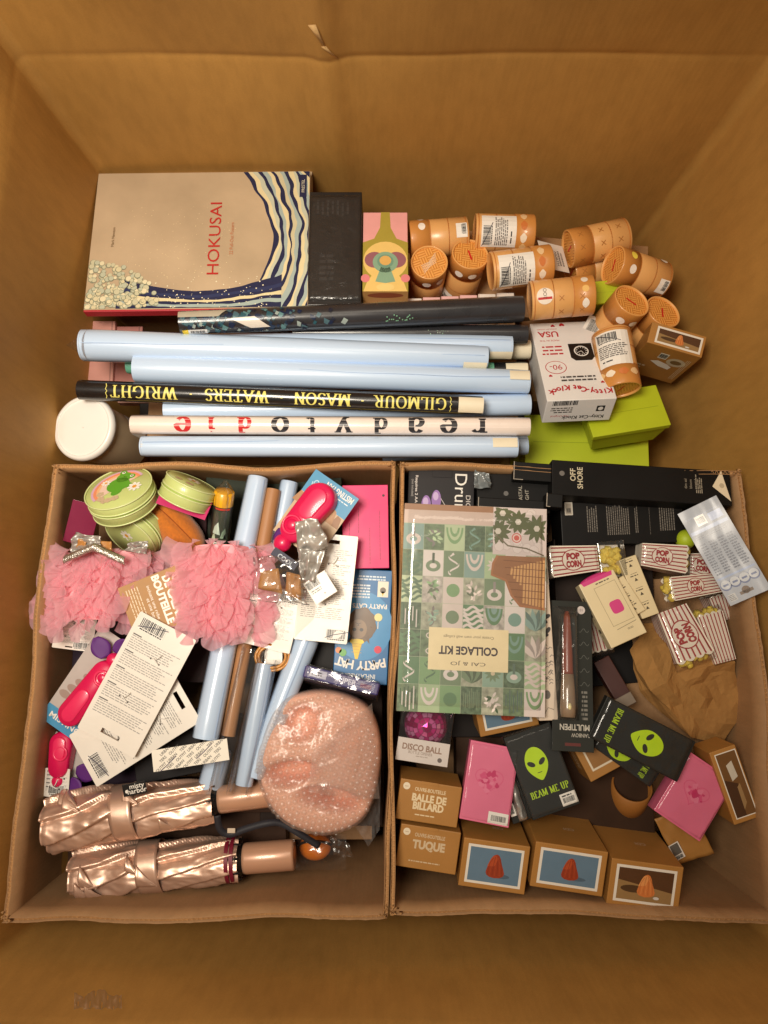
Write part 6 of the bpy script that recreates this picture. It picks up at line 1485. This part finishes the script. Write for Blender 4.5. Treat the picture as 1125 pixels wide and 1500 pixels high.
# popcorn packs
PCW = mat('popcorn_card', (234, 224, 208), .4, var=.04, coat=.25); PRED = (160, 34, 42)
PCY = mat('popcorn_lump', (226, 200, 84), .7, var=.15, vscale=80)
def lumps(t, pts, r=.007, seed=1):
    rr = random.Random(seed)
    for p in pts:
        mb = MB().use(PCY, True); s = rr.random()*50
        def f(a, b):
            q = r*(1+.45*noise.noise((cos(2*pi*a)*1.6+s, sin(2*pi*a)*1.6, b*2.5)))
            return (p[0]+q*sin(pi*b)*cos(2*pi*a), p[1]+q*sin(pi*b)*sin(2*pi*a), p[2]-q*cos(pi*b))
        mb.grid(f, 12, 8, True); mb.build('popcorn', t)
def popcorn(label, A, B, D, h, along='u', mouth=1, big=True, seed=1, wrap=True, corn=True):
    """stripes run along u (or v); the wide mouth is at the end given by mouth"""
    M, W, L = frame3(A, B, D, h); t = thing('popcorn_pack', label, 'popcorn', M, 'popcorn packs')
    nar = .80; nz = 5
    def P_(s, q, z):        # s along the pack 0..1, q across -1..1
        k = nar+(1-nar)*(s if mouth > 0 else 1-s)
        return (s*W, L/2+q*k*L/2, h/2+(z-h/2)*k) if along == 'u' else (W/2-q*k*W/2, s*L, h/2+(z-h/2)*k)
    mb = MB().use(PCW)
    mb.hexa([P_(0, -1, 0), P_(1, -1, 0), P_(1, 1, 0), P_(0, 1, 0), P_(0, -1, h), P_(1, -1, h), P_(1, 1, h), P_(0, 1, h)]); 
    # scalloped mouth
    e = 1.0 if mouth > 0 else 0.0; dr = 1 if mouth > 0 else -1
    for zz in (h, 0):
        pts = []
        for i in range(4):
            q0, q1 = -1+.5*i, -.5+.5*i
            pts.append([P_(e, q0, zz)]+[P_(e+dr*.05*sin(pi*j/6), q0+(q1-q0)*j/6, zz) for j in range(1, 6)]+[P_(e, q1, zz)])
        for p_ in pts: mb.add(p_, [list(range(len(p_)))])
    mb.build('box', t)
    def stripes(name, fn, n=9):
        d = Deco()
        for i in range(n):
            q = -1+2*(i+.5)/n; w_ = .30/n*2*.5
            d.poly([(0.0, q-w_), (1, q-w_), (1, q+w_), (0, q+w_)], PRED)
        d.lz = 3
        if big:
            lx = W if along == 'u' else L; ly = L if along == 'u' else W; asp = ly/2/lx
            c_ = .46
            d.disc(c_, 0, .74*asp, PRED, 26, .74); d.lz = 4; d.disc(c_, 0, .68*asp, (234, 224, 208), 26, .68); d.lz = 5
            k = ly/2
            for tx, yy in (('POP', .27), ('CORN', -.27)):
                vs, fs, wd = glyphs(tx, .07); hh = .42; fx = (.98 if tx == 'CORN' else .86)/wd
                d.mesh([(c_+((a-wd/2)*fx)*asp, yy+(b-.35)*hh/.7*.95) for a, b in vs], fs, PRED)
        d.build(name, t, fn, rough=.35)
    stripes('front_print', lambda u, v, e2: tuple(Vector(P_(u, v, h))+Vector((0, 0, e2+.0003))), 7)
    if along == 'v':
        big0 = big
        def sidefn(u, v, e2):
            z = h*(v+1)/2; p = P_(u, 1, z); return (p[0]-e2-.0003, p[1], p[2])
    else:
        def sidefn(u, v, e2):
            z = h*(v+1)/2; p = P_(u, -1, z); return (p[0], p[1]-e2-.0003, p[2])
    d2 = Deco()
    for i in range(6): q = -1+2*(i+.5)/6; d2.poly([(0, q-.05), (1, q-.05), (1, q+.05), (0, q+.05)], PRED)
    d2.build('side_print', t, sidefn, rough=.35)
    if corn:
        rr = random.Random(seed); pts = []
        for i in range(9):
            p = P_(e+dr*rr.uniform(.0, .10), rr.uniform(-.75, .75), h*rr.uniform(.3, .85)); pts.append(p)
        lumps(t, pts, .0062, seed)
    if wrap:
        mb = MB().use(CLEAR, True)
        mb.grid(lambda a, b: tuple(Vector(P_(-.06+1.22*a if mouth > 0 else -.16+1.22*a, -1.06+2.12*b, h))+Vector((0, 0, .0022+.0012*noise.noise((a*7+seed, b*7, 1))-(.014 if min(a, 1-a, b, 1-b) < 1e-6 else 0)))), 14, 12); mb.build('clear_bag', t)
    return t
popcorn('popcorn pack with round emblem next to the collage kit pad', (812, 846, .392), (880, 840, .392), (814, 799, .392), .04, 'u', -1, True, 1, corn=False)
popcorn('popcorn pack with round emblem lying by the black text carton', (940, 832, .385), (1004, 840, .385), (944, 791, .385), .04, 'u', 1, True, 2)
popcorn('popcorn pack seen side-on with stripes level, under the clear blister card', (990, 880, .388), (1062, 870, .388), (984, 845, .388), .035, 'u', -1, True, 3)
popcorn('popcorn pack half hidden behind the clear blister card', (1012, 846, .36), (1050, 850, .36), (1010, 806, .36), .04, 'u', 1, True, 4)
popcorn('popcorn pack tilted downward with yellow lumps at its mouth, left of a pair', (992, 972, .385), (1046, 952, .385), (966, 898, .375), .045, 'v', -1, True, 5)
popcorn('popcorn pack tilted downward, right of a pair by the carton wall', (1046, 974, .372), (1084, 964, .372), (1024, 904, .366), .045, 'v', 1, False, 6)
popcorn('popcorn pack peeking from under the tilted pair by the wall', (1052, 912, .34), (1086, 902, .34), (1040, 876, .34), .04, 'v', 1, False, 7, corn=False)
popcorn('popcorn pack partly under the large cream carton', (862, 956, .345), (900, 948, .345), (854, 900, .345), .03, 'v', -1, False, 8, corn=False)
# clear box of loose yellow popcorn
M, W, L = frame3((882, 848, .388), (922, 844, .388), (876, 794, .388), .04); t = thing('popcorn_pack', 'popcorn pack end-on showing yellow popcorn through clear film', 'popcorn', M, 'popcorn packs')
mb = MB().use(CLEAR); mb.box(0, 0, 0, W, L, .04); mb.build('clear_box', t, bevel=.002)
mb = MB().use(PCW); mb.box(.002, .002, .002, W-.002, L-.002, .012); mb.build('tray', t)
rr = random.Random(4); lumps(t, [(rr.uniform(.008, W-.008), rr.uniform(.008, L-.008), .018+.010*rr.random()) for _ in range(22)], .0068, 9)

# cream cartons with printed icons
CRC = mat('cream_carton', (222, 206, 166), .42, var=.05, coat=.15); HPK = (206, 60, 130)
def icon_carton(label, A, B, D, h, window, seed):
    t, W, L = boxthing('cream_carton', label, 'carton', A, B, D, h, CRC, 'cream icon cartons'); rr = random.Random(seed); d = Deco(); K = (84, 74, 58)
    if window:
        d.frame(W*.30, L*.26, W*.90, L*.86, .0006, (150, 136, 104)); d.layer(); d.poly([(W*(.62+.16*abs(cos(a))**.5*(1 if cos(a) > 0 else -1)), L*(.50+.095*abs(sin(a))**.5*(1 if sin(a) > 0 else -1))) for a in [2*pi*i/28 for i in range(28)]], HPK)
        d.text('ooo', W*.68, L*.16, .004, K); d.line([(W*.35, L*.20), (W*.9, L*.22)], .0006, K); d.para(W*.4, L*.89, W*.9, L*.92, 1, K, word=.008)
    else:
        for k in range(4): y = L*(.12+.24*k); d.lz = 1; d.poly([(W*.5-.003, y), (W*.5+.003, y), (W*.5, y+.005)], K); d.para(W*.25, y+.007, W*.8, y+.010, 1, K, word=.007); d.line([(W*.3, y+.012), (W*.7, y+.0125)], .0006, K)
    d.build('icon_print', t, z=h)
    d = Deco()
    for k in range(3): d.rect(L*.2+k*L*.25, h*.3, L*.2+k*L*.25+.006, h*.62, K); d.lz += .2; d.text('90', L*.24+k*L*.25+.008, h*.5, .004, K); d.lz += .2
    d.build('side_icon_print', t, side_map('left', W, L, h)); d = Deco(); d.text('SMALL', W*.5, h*.55, .005, K, bold=.03); d.line([(W*.3, h*.35), (W*.7, h*.4)], .0007, K); d.build('end_print', t, side_map('near', W, L, h))
    return t, W, L
t, W, L = icon_carton('large cream carton with hot pink window and icons', (896, 950, .412), (948, 926, .412), (845, 858, .400), .026, True, 1)
d = Deco(); d.poly([(W*.10, L*.94), (W*.90, L*.94), (W*.94, L), (W*.06, L)], HPK); d.build('window_slot', t, z=.026)
mb = MB().use(mat('hot_pink_gel', (206, 60, 130), .25, coat=.6), True); mb.sphere((W*.5, L-.002, .012), .012, 20, 10, (W*.44/.012, .7, .75)); mb.build('pink_content', t)
icon_carton('small cream carton between the large one and the tall one', (924, 906, .396), (946, 893, .396), (896, 853, .392), .03, False, 2)
icon_carton('tall narrow cream carton on the right of the trio', (941, 907, .388), (966, 898, .388), (918, 817, .388), .03, False, 3)
# clear blister card leaning on the right wall
M, W, L = frame3((1070, 888, .405), (1130, 862, .432), (991, 754, .392)); t = thing('blister_card', 'pale grey-blue blister card with tables and round icons, leaning right', 'card', M)
mb = MB().use(mat('blister_back', (186, 192, 202), .6, var=.05, spec=.2)); mb.box(0, 0, -.001, W, L, 0); mb.build('card', t, bevel=.0004)
d = Deco(); BL = (92, 104, 146)
d.rect(W*.05, L*.90, W*.95, L*.905, BL); d.para(W*.1, L*.68, W*.9, L*.74, 3, (90, 92, 106), word=.006); d.rect(W*.28, L*.80, W*.52, L*.90, WHITE); d.layer(); d.barcode(W*.31, L*.82, W*.5, L*.88, digits=False)
for c in range(4): d.para(W*(.08+.22*c), L*.30, W*(.26+.22*c), L*.64, 13, (70, 74, 92), .55, .3, word=.005)
d.lz = 1.5; d.rect(W*.04, L*.74, W*.96, L*.775, (150, 166, 200)); d.rect(W*.04, L*.255, W*.96, L*.275, (150, 166, 200)); d.rect(W*.60, L*.80, W*.92, L*.88, (140, 156, 196))
for k in range(4): x = W*(.15+.23*k); y = L*.19; d.lz = 2; d.disc(x, y, .0085, BL, 22); d.lz = 3; d.disc(x, y+.0012, .0072, (196, 200, 206), 20); d.lz = 4; d.rect(x-.004, y-.001, x+.004, y+.002, BL)
d.lz = 2; d.rect(W*.34, L*.055, W*.66, L*.085, (112, 86, 60)); d.rect(W*.44, L*.04, W*.56, L*.105, (112, 86, 60)) if False else d.disc(W*.5, L*.085, .006, (112, 86, 60), 14); d.lz = 3; d.rect(W*.06, L*.03, W*.24, L*.10, (200, 200, 200)); d.lz = 4; d.para(W*.07, L*.035, W*.23, L*.095, 4, (120, 120, 124), word=.003); d.build('print', t, rough=.3)
mb = MB().use(film('blister_front', gloss=.03, rough=.25, bump=.12, bscale=12, haze=.02), True); mb.grid(lambda a, b: (W*a, L*b, .0015+.003*noise.noise((a*3, b*4, 7))+.002), 12, 14); mb.build('clear_front', t)
mb = MB().use(mat('lime_ball', (176, 196, 40), .5, var=.1), True); mb.sphere((0, 0, 0), .016, 20, 12); o = mb.build('lime_ball'); o.location = at(1004, 790, .365); tag(o, 'small lime green ball beside the blister card', 'ball')

# pen on a black hang card
t, W, L = boxthing('pen_pack', 'pen on a black hang card, lettered upside down', 'pack', (866, 882, .398), (808, 879, .398), (874, 1103, .418), .0016, mat('pen_card', (44, 46, 42), .5, var=.08, spec=.25), bevel=.0005)
d = Deco(); LT = (196, 192, 180)
d.text('MULTIPEN', W*.46, L*.845, .0085, LT, bold=.02, fit=W*.72); d.text('RAINBOW', W*.32, L*.895, .0055, LT, fit=W*.44); d.disc(W*.26, L*.06, .0062, (206, 196, 192), 20); d.layer(); d.text('10', W*.26, L*.06, .004, (120, 100, 100)); d.para(W*.14, L*.60, W*.30, L*.80, 7, (120, 118, 110), word=.006)
for k in range(5): d.lz = 2+.1*k; d.line([(W*(.08+.03*q), L*(.20+.09*k)+.003*sin(q*1.1)) for q in range(9)], .0006, (104, 106, 100))
d.lz = 2; d.rect(W*.32, L*.945, W*.70, L*.965, (96, 40, 36)); d.build('print', t, z=.0016)
mb = MB().use(mat('pen_barrel', (136, 72, 58), .3, var=.1, coat=.5), True); px_ = W*.66
mb.tube([(px_, L*q, .012) for q in (.08, .12, .30, .48, .50)], [.003, .005, .0075, .0085, .0088], 16); mb.build('pen_barrel', t)
mb = MB().use(mat('pen_clear_grip', (150, 128, 106), .25, var=.2, coat=.6), True); mb.tube([(px_, L*q, .012) for q in (.501, .60, .72, .78)], [.0092, .0108, .0118, .0106], 16); mb.build('pen_grip', t)
mb = MB().use(mat('pen_button', (226, 214, 160), .3), True); mb.sphere((px_, L*.71, .0225), .003, 10, 8, (1, 1.8, .8)); mb.build('pen_button', t)
mb = MB().use(CLEAR, True); mb.grid(lambda a, b: (px_+(a-.5)*W*.62, L*(.04+.76*b), .003+.022*min(1, 5*min(a, 1-a), 9*min(b, 1-b))), 14, 16); mb.build('blister', t)

# crumpled kraft paper
pv = [(942, 915, 0.326), (985, 905, 0.336), (1040, 930, 0.341), (1071, 967, 0.351), (1096, 1032, 0.336), (1054, 1089, 0.316), (1007, 1077, 0.326), (937, 1016, 0.336), (925, 954, 0.316), (995, 986, 0.371), (950, 1009, 0.351), (1030, 1020, 0.358), (975, 945, 0.361)]
O = at(1010, 1000, .33); PV = [at(*p)-O for p in pv]
fc = [(0, 12, 8), (0, 1, 12), (1, 2, 9), (1, 9, 12), (12, 9, 10), (12, 10, 8), (8, 10, 7), (2, 3, 9), (3, 11, 9), (3, 4, 11), (4, 5, 11), (5, 6, 11), (6, 10, 9), (6, 9, 11), (6, 7, 10)]
t = thing('crumpled_paper', 'crumpled sheet of brown kraft paper by the right wall', 'paper', Matrix.Translation(O))
KPAP = mat('kraft_paper', (168, 124, 72), .9, var=.12, vscale=18, bump=.15, bscale=150, spec=.15)
bm = bmesh.new(); bv = [bm.verts.new(p) for p in PV]
for f in fc: bm.faces.new([bv[i] for i in f])
bmesh.ops.recalc_face_normals(bm, faces=bm.faces[:]); rr = random.Random(6)
for amp in (.0095, .0032, .0009, .0003):  # crease upon crease
    old = set(bm.verts); bmesh.ops.subdivide_edges(bm, edges=bm.edges[:], cuts=1, use_grid_fill=True); bmesh.ops.triangulate(bm, faces=bm.faces[:])
    for v in bm.verts:
        if v not in old: v.co += Vector((rr.uniform(-1, 1)*amp*.4, rr.uniform(-1, 1)*amp*.4, rr.uniform(-1, 1)*amp))
me = bpy.data.meshes.new('paper_sheet'); bm.to_mesh(me); bm.free(); me.materials.append(KPAP); link('paper_sheet', me, t, solid=.0006)
# long maroon stick carton
t, W, L = boxthing('maroon_stick_box', 'slim maroon stick carton with metallic end, deep between packs', 'carton', (910, 1040, .345), (932, 1028, .345), (876, 968, .335), .02, mat('maroon_card', (70, 36, 32), .35, coat=.3, var=.1))
mb = MB().use(mat('dull_silver', (150, 136, 122), .35, .6)); mb.box(-.0006, -.0006, -.0006, W+.0006, L*.22, .0206); mb.build('metal_end', t, bevel=.001)

# cards with a green alien head
ALB = mat('black_card_stock', (36, 37, 35), .5, var=.10, vscale=14, spec=.25); GRN = (186, 222, 30)
def alien(d, x, y, s, rot):
    T = lambda a, b: (x+a*s*cos(rot)-b*s*sin(rot), y+a*s*sin(rot)+b*s*cos(rot))
    pts = []
    for i in range(40):
        a = 2*pi*i/40; yy = sin(a); xx = cos(a)*(.72 if yy > 0 else .72*(1-.50*yy*yy))
        pts.append(T(xx, yy if yy > 0 else yy*1.06))
    d.poly(pts, GRN); d.layer()
    for sg in (-1, 1): d.poly([T(sg*(.36+.27*cos(a)*cos(.6)-.15*sin(a)*sin(.6)*(1)), .02+.27*cos(a)*sin(.6)+.15*sin(a)*cos(.6)) for a in [2*pi*i/18 for i in range(18)]], (40, 42, 36))
    d.poly([T(-.15, -.60), T(.15, -.60), T(.15, -.56), T(-.15, -.56)], (40, 42, 36))
def aliencard(label, A, B, D, h, sz, hx, hy, tx, ty, sticker=True, seed=0):
    t, W, L = boxthing('alien_card', label, 'card pack', A, B, D, h, ALB, 'alien card packs', bevel=.0008)
    d = Deco(); alien(d, W*hx, L*hy, sz, 0); d.serif('BEAM ME UP', W*tx, L*ty, .0092, (176, 210, 40), fit=W*.80, thick=.2)
    if sticker:
        d.lz = 4; d.rect(W*.66, L*.03, W*.985, L*.17, WHITE); d.lz = 5; d.barcode(W*.70, L*.06, W*.94, L*.12, digits=False); d.para(W*.70, L*.125, W*.92, L*.155, 1, (60, 60, 60), word=.006)
    d.build('print', t, z=h, rough=.35); overwrap(t, W, L, h, film('card_wrap', gloss=.05, rough=.14, bump=.3, bscale=22, haze=.012), .0015, seed=seed)
    return t
aliencard('black card pack with green alien head and price label', (781, 1202, .410), (850, 1177, .410), (753, 1076, .402), .012, .0235, .46, .60, .52, .26, True, 3)
aliencard('black card pack with green alien head turned sideways', (890, 1020, .422), (862, 1079, .418), (1016, 1094, .412), .014, .0255, .52, .56, .52, .18, False, 5)
aliencard('black card pack mostly hidden under the sideways alien one', (888, 1060, .382), (866, 1092, .378), (968, 1130, .378), .012, .022, .5, .35, .5, .8, False, 7)
t, W, L = boxthing('foil_card_pack', 'black card pack in silver foil wrap between pink and alien packs', 'card pack', (752, 1208, .392), (782, 1198, .392), (742, 1092, .388), .02, ALB)
mb = MB().use(mat('silver_wrap_edge', (190, 186, 180), .25, .8, bump=.5, bscale=40), True); mb.grid(lambda a, b: (W*(.30+.45*a)+.002*noise.noise((a*4, b*9, 1)), L*(.02+.96*b), .021+.004*sin(pi*a)+.002*noise.noise((a*5, b*14, 3))), 8, 30); mb.build('foil_edge', t, solid=.0003)
d = Deco(); d.rect(W*.02, L*.10, W*.28, L*.26, WHITE); d.layer(); d.barcode(W*.05, L*.13, W*.24, L*.23, digits=False); d.build('price_label', t, z=.0205)

# pink card packs
PKC = mat('pink_card_stock', (222, 108, 142), .45, var=.06, coat=.2)
def pinkcard(label, A, B, D, h, seed, stick=True):
    t, W, L = boxthing('pink_card_pack', label, 'card pack', A, B, D, h, PKC, 'pink card packs', bevel=.0008); rr = random.Random(seed); d = Deco(); c1, c2 = (196, 44, 100), (212, 74, 122)
    cx, cy = W*.48, L*.52
    d.line([(cx+.021*.062*16*sin(a)**3, cy+.002+.019*.062*(13*cos(a)-5*cos(2*a)-2*cos(3*a)-cos(4*a))) for a in [2*pi*i/40 for i in range(40)]], .0008, c2, close=True)
    for k in range(26):
        a, q = rr.uniform(0, 6.28), rr.uniform(0, .013); x, y = cx+q*cos(a)*1.1, cy+q*sin(a); d.lz = 2+.02*k
        s = rr.uniform(.002, .0048); d.poly([(x+s*cos(b)*(1+.3*sin(3*b+k)), y+s*sin(b)*(1+.3*cos(2*b+k))) for b in [2*pi*i/12 for i in range(12)]], rr.choice([c1, c2, c2, (226, 120, 152)]))
    if stick: d.lz = 4; d.rect(W*.56, L*.02, W*.97, L*.16, WHITE); d.lz = 5; d.barcode(W*.62, L*.05, W*.92, L*.12, digits=False)
    d.build('print', t, z=h, rough=.4); overwrap(t, W, L, h, film('card_wrap', gloss=.05), .0015, seed=seed); return t
pinkcard('pink card pack with magenta sketch and price label', (673, 1199, .412), (745, 1213, .412), (676, 1081, .402), .022, 1)
pinkcard('pink card pack leaning by the right photo carton, no label', (958, 1187, .382), (1025, 1233, .382), (1012, 1102, .385), .03, 2, False)

# disco ball bottle opener
h = .068; M, W, L = frame3((579, 1112, .405), (655, 1124, .405), (583, 1032, .405), h); t = thing('disco_ball_pack', 'mirror ball opener in a clear box with white lettered band', 'pack', M)
PKM = [mat('mirror_pink_%d' % i, c, .16, .55, var=.03) for i, c in enumerate(((232, 60, 150), (200, 36, 120), (246, 120, 190), (170, 24, 96), (250, 160, 210)))]
mb = MB(); R_ = .034; cx, cy, cz = W*.52, L*.66, h-.0345; rr = random.Random(2)
for j in range(14):
    p0, p1 = pi*j/14, pi*(j+1)/14; n = max(4, int(30*sin((p0+p1)/2)))
    for i in range(n):
        a0, a1 = 2*pi*(i+.05)/n, 2*pi*(i+.95)/n; q0, q1 = p0+.012, p1-.012
        mb.use(rr.choice(PKM)); mb.add([(cx+R_*sin(p)*cos(a), cy+R_*sin(p)*sin(a), cz-R_*cos(p)) for p, a in ((q0, a0), (q0, a1), (q1, a1), (q1, a0))], [(0, 1, 2, 3)])
mo = mb.build('mirror_tile', t); mo['kind'] = 'stuff'
mb = MB().use(mat('mirror_core', (110, 20, 66), .5), True); mb.sphere((cx, cy, cz), R_*.985, 24, 16); mb.build('ball_core', t)
mb = MB().use(mat('white_band_card', (224, 212, 204), .42, var=.04)); mb.box(0, 0, .002, W, L*.44, h); mb.build('card_band', t, bevel=.0008) if False else None
mb = MB().use(mat('white_band_card', (224, 212, 204), .42, var=.04)); mb.box(0, 0, h-.0012, W, L*.42, h); mb.box(0, 0, .001, W, .0012, h-.0013); mb.build('card_band', t)
d = Deco(); d.text('DISCO BALL', W*.48, L*.27, .0085, (150, 116, 96), bold=.03, fit=W*.76); d.text('BOTTLE OPENER', W*.46, L*.175, .0042, (150, 124, 108), fit=W*.46); d.para(W*.38, L*.10, W*.62, L*.125, 1, (170, 150, 136), word=.005); d.disc(W*.84, L*.10, .0034, (110, 96, 90), 16); d.build('lettering', t, z=h)
mb = MB().use(film('clear_box_pet', gloss=.12, rough=.06, bump=.06, bscale=20, haze=.02)); mb.box(-.0006, -.0006, 0, W+.0006, L, h+.0012); mb.build('clear_box', t, bevel=.001)

# kraft gift cartons
GK = 'kraft cartons with framed photos'; WTX = (226, 206, 168)
def flaps(t, W, L, h, far=True):
    mb = MB().use(KRAFT); mb.box(W*.34, L-.004, h, W*.62, L+.0006, h+.0008); mb.build('tuck_tab', t, bevel=.0003)
for (A, B, D, h, l1, l2, nm) in (((579, 1199, .408), (669, 1213, .408), (581, 1139, .413), .07, 'OUVRE-BOUTEILLE', ('BALLE DE', 'BILLARD'), 'kraft carton lettered for a billiard ball opener'), ((579, 1268, .402), (667, 1282, .402), (580, 1205, .408), .07, 'OUVRE-BOUTEILLE', ('TUQUE',), 'kraft carton lettered for a beanie opener')):
    t, W, L = boxthing('lettered_kraft_carton', nm, 'carton', A, B, D, h, KRAFT, 'lettered kraft cartons'); flaps(t, W, L, h)
    d = Deco(); big = WTX if len(l2) > 1 else (206, 184, 150)
    d.text(l1, W*.50, L*.80, .0052, big, bold=.02, fit=W*.50)
    if len(l2) > 1: d.text(l2[0], W*.50, L*.60, .0100, big, bold=.05, fit=W*.56); d.text(l2[1], W*.50, L*.40, .0100, big, bold=.05, fit=W*.50)
    else: d.text(l2[0], W*.50, L*.58, .0115, big, bold=.05, fit=W*.54)
    d.para(W*.30 if len(l2) > 1 else W*.2, L*.16, W*.62 if len(l2) > 1 else W*.72, L*.20, 1, big, .7, .02, word=.006); d.disc(W*.11, L*.84, .0052, (230, 216, 188), 20); d.layer(); d.text('mini', W*.11, L*.84, .0022, (150, 110, 70)); d.build('lettering', t, z=h)
for (A, B, D, h, k, nm) in (((671, 1297, .402), (768, 1311, .402), (675, 1226, .412), .11, 'blue', 'kraft carton with blue beanie photo, left of the three in front'), ((776, 1298, .405), (882, 1314, .405), (781, 1232, .416), .13, 'blue', 'kraft carton with blue beanie photo, middle of the three in front'), ((888, 1324, .402), (993, 1338, .402), (896, 1257, .414), .13, 'sand', 'kraft carton with sandy beanie photo, right of the three in front')):
    t, W, L = boxthing('photo_carton', nm, 'carton', A, B, D, h, KRAFT, GK)
    d = Deco(); photo(d, W*.08, L*.10, W*.92, L*.90, k); d.build('photo_print', t, z=h)
    d = Deco(); d.text('CDI', W*.42, h*.55, .007, (190, 160, 130), bold=.03); d.build('side_lettering', t, side_map('far', W, L, h))
t, W, L = boxthing('photo_carton', 'kraft carton with blue photo peeking out below the collage kit', 'carton', (704, 1080, .385), (790, 1062, .385), (694, 1028, .395), .06, KRAFT, GK); d = Deco(); photo(d, W*.10, L*.14, W*.9, L*1.2 if False else L*.96, 'blue'); d.build('photo_print', t, z=.06)
t, W, L = boxthing('photo_carton', 'kraft carton with white frame corner beneath the sideways alien pack', 'carton', (866, 1146, .375), (936, 1108, .375), (832, 1094, .375), .07, KRAFT, GK); d = Deco(); d.frame(W*.12, L*.20, W*.88, L*.90, .003, (220, 208, 184)); d.lz = 2; d.rect(W*.16, L*.25, W*.84, L*.86, (150, 108, 60)); d.build('photo_print', t, z=.07)
d = Deco(); d.text('DIAMOND', W*.4, .045, .006, (196, 150, 110), fit=W*.55); d.build('side_lettering', t, side_map('near', W, L, .07)); d = Deco()
d.text('OUVRE', L*.5, .045, .006, WTX, bold=.03); d.text('CARTE', L*.5, .032, .007, WTX, bold=.04); d.build('left_lettering', t, side_map('left', W, L, .07))
t, W, L = boxthing('photo_carton', 'kraft carton with dark framed photo leaning on the right wall', 'carton', (1076, 1209, .388), (1114, 1196, .388), (1042, 1102, .394), .06, KRAFT, GK); d = Deco(); photo(d, W*.14, L*.06, W*.95, L*.95, 'dark'); d.build('photo_print', t, z=.06)
# brown pot and a loose kraft flap
M, L = axis_frame(at(914, 1186, .270), at(926, 1150, .320)); t = thing('kraft_pot', 'open brown card pot between alien packs and photo cartons', 'pot', M); POT = mat('pot_card', (160, 104, 44), .6, var=.1)
mb = MB().use(POT, True); mb.lathe([(.001, 0), (.030, 0), (.0315, L), (.0300, L+.0005), (.0285, L), (.0275, .006), (.001, .005)], 40); mb.build('wall', t)
crumple('kraft_flap', 'loose kraft carton flap with small label under the pink pack', 'flap', [(958, 1200, .335), (992, 1266, .33), (1046, 1250, .33), (1010, 1180, .34)], KRAFT, .003, 61)
M, W, L = frame3((990, 1262, .337), (1004, 1254, .337), (978, 1240, .339)); t = thing('small_label', 'small grey label on the loose kraft flap', 'label', M); mb = MB().use(CARDW); mb.box(0, 0, 0, W, L, .0006); mb.build('sheet', t); d = Deco(); d.rect(W*.1, L*.3, W*.9, L*.95, (96, 92, 86)); d.lz = 2; d.barcode(W*.15, L*.05, W*.85, L*.25, digits=False); d.build('print', t, z=.0006)
# added fillers, coloured dark in place of shade in the gaps, and stock below
for nm, A, B, D, h, c in (('added black filler in the gap under the cream cartons', (820, 1010, .30), (935, 1000, .30), (815, 880, .30), .05, (26, 24, 24)), ('added dark filler under the right collage corner', (600, 1080, .31), (860, 1080, .31), (600, 960, .31), .05, (34, 28, 26)), ('added dim brown filler under the alien and pink packs', (670, 1220, .31), (960, 1220, .31), (670, 1080, .31), .05, (60, 40, 26)), ('added dim dark filler beneath the popcorn', (815, 900, .32), (960, 900, .32), (815, 790, .32), .05, (48, 38, 34)),
    ('added black filler wedged by the far rim of the right carton', (596, 730, .33), (1020, 745, .33), (598, 684, .33), .05, (22, 22, 24))):
    boxthing('gap_filler', nm, 'pack', A, B, D, h, mat('gap_filler_%02x%02x%02x' % c, c, .6, var=.25, vscale=25, spec=.2), 'added dark fillers in the gaps')
boxthing('stock_carton', 'plain brown stock filling the bottom of the right carton', 'carton', (610, 1200, .20), (1030, 1200, .20), (615, 730, .20), .19, CB)
boxthing('stock_carton', 'plain brown board under the popcorn packs by the wall', 'carton', (930, 1120, .29), (1080, 1110, .29), (930, 850, .30), .02, CB)
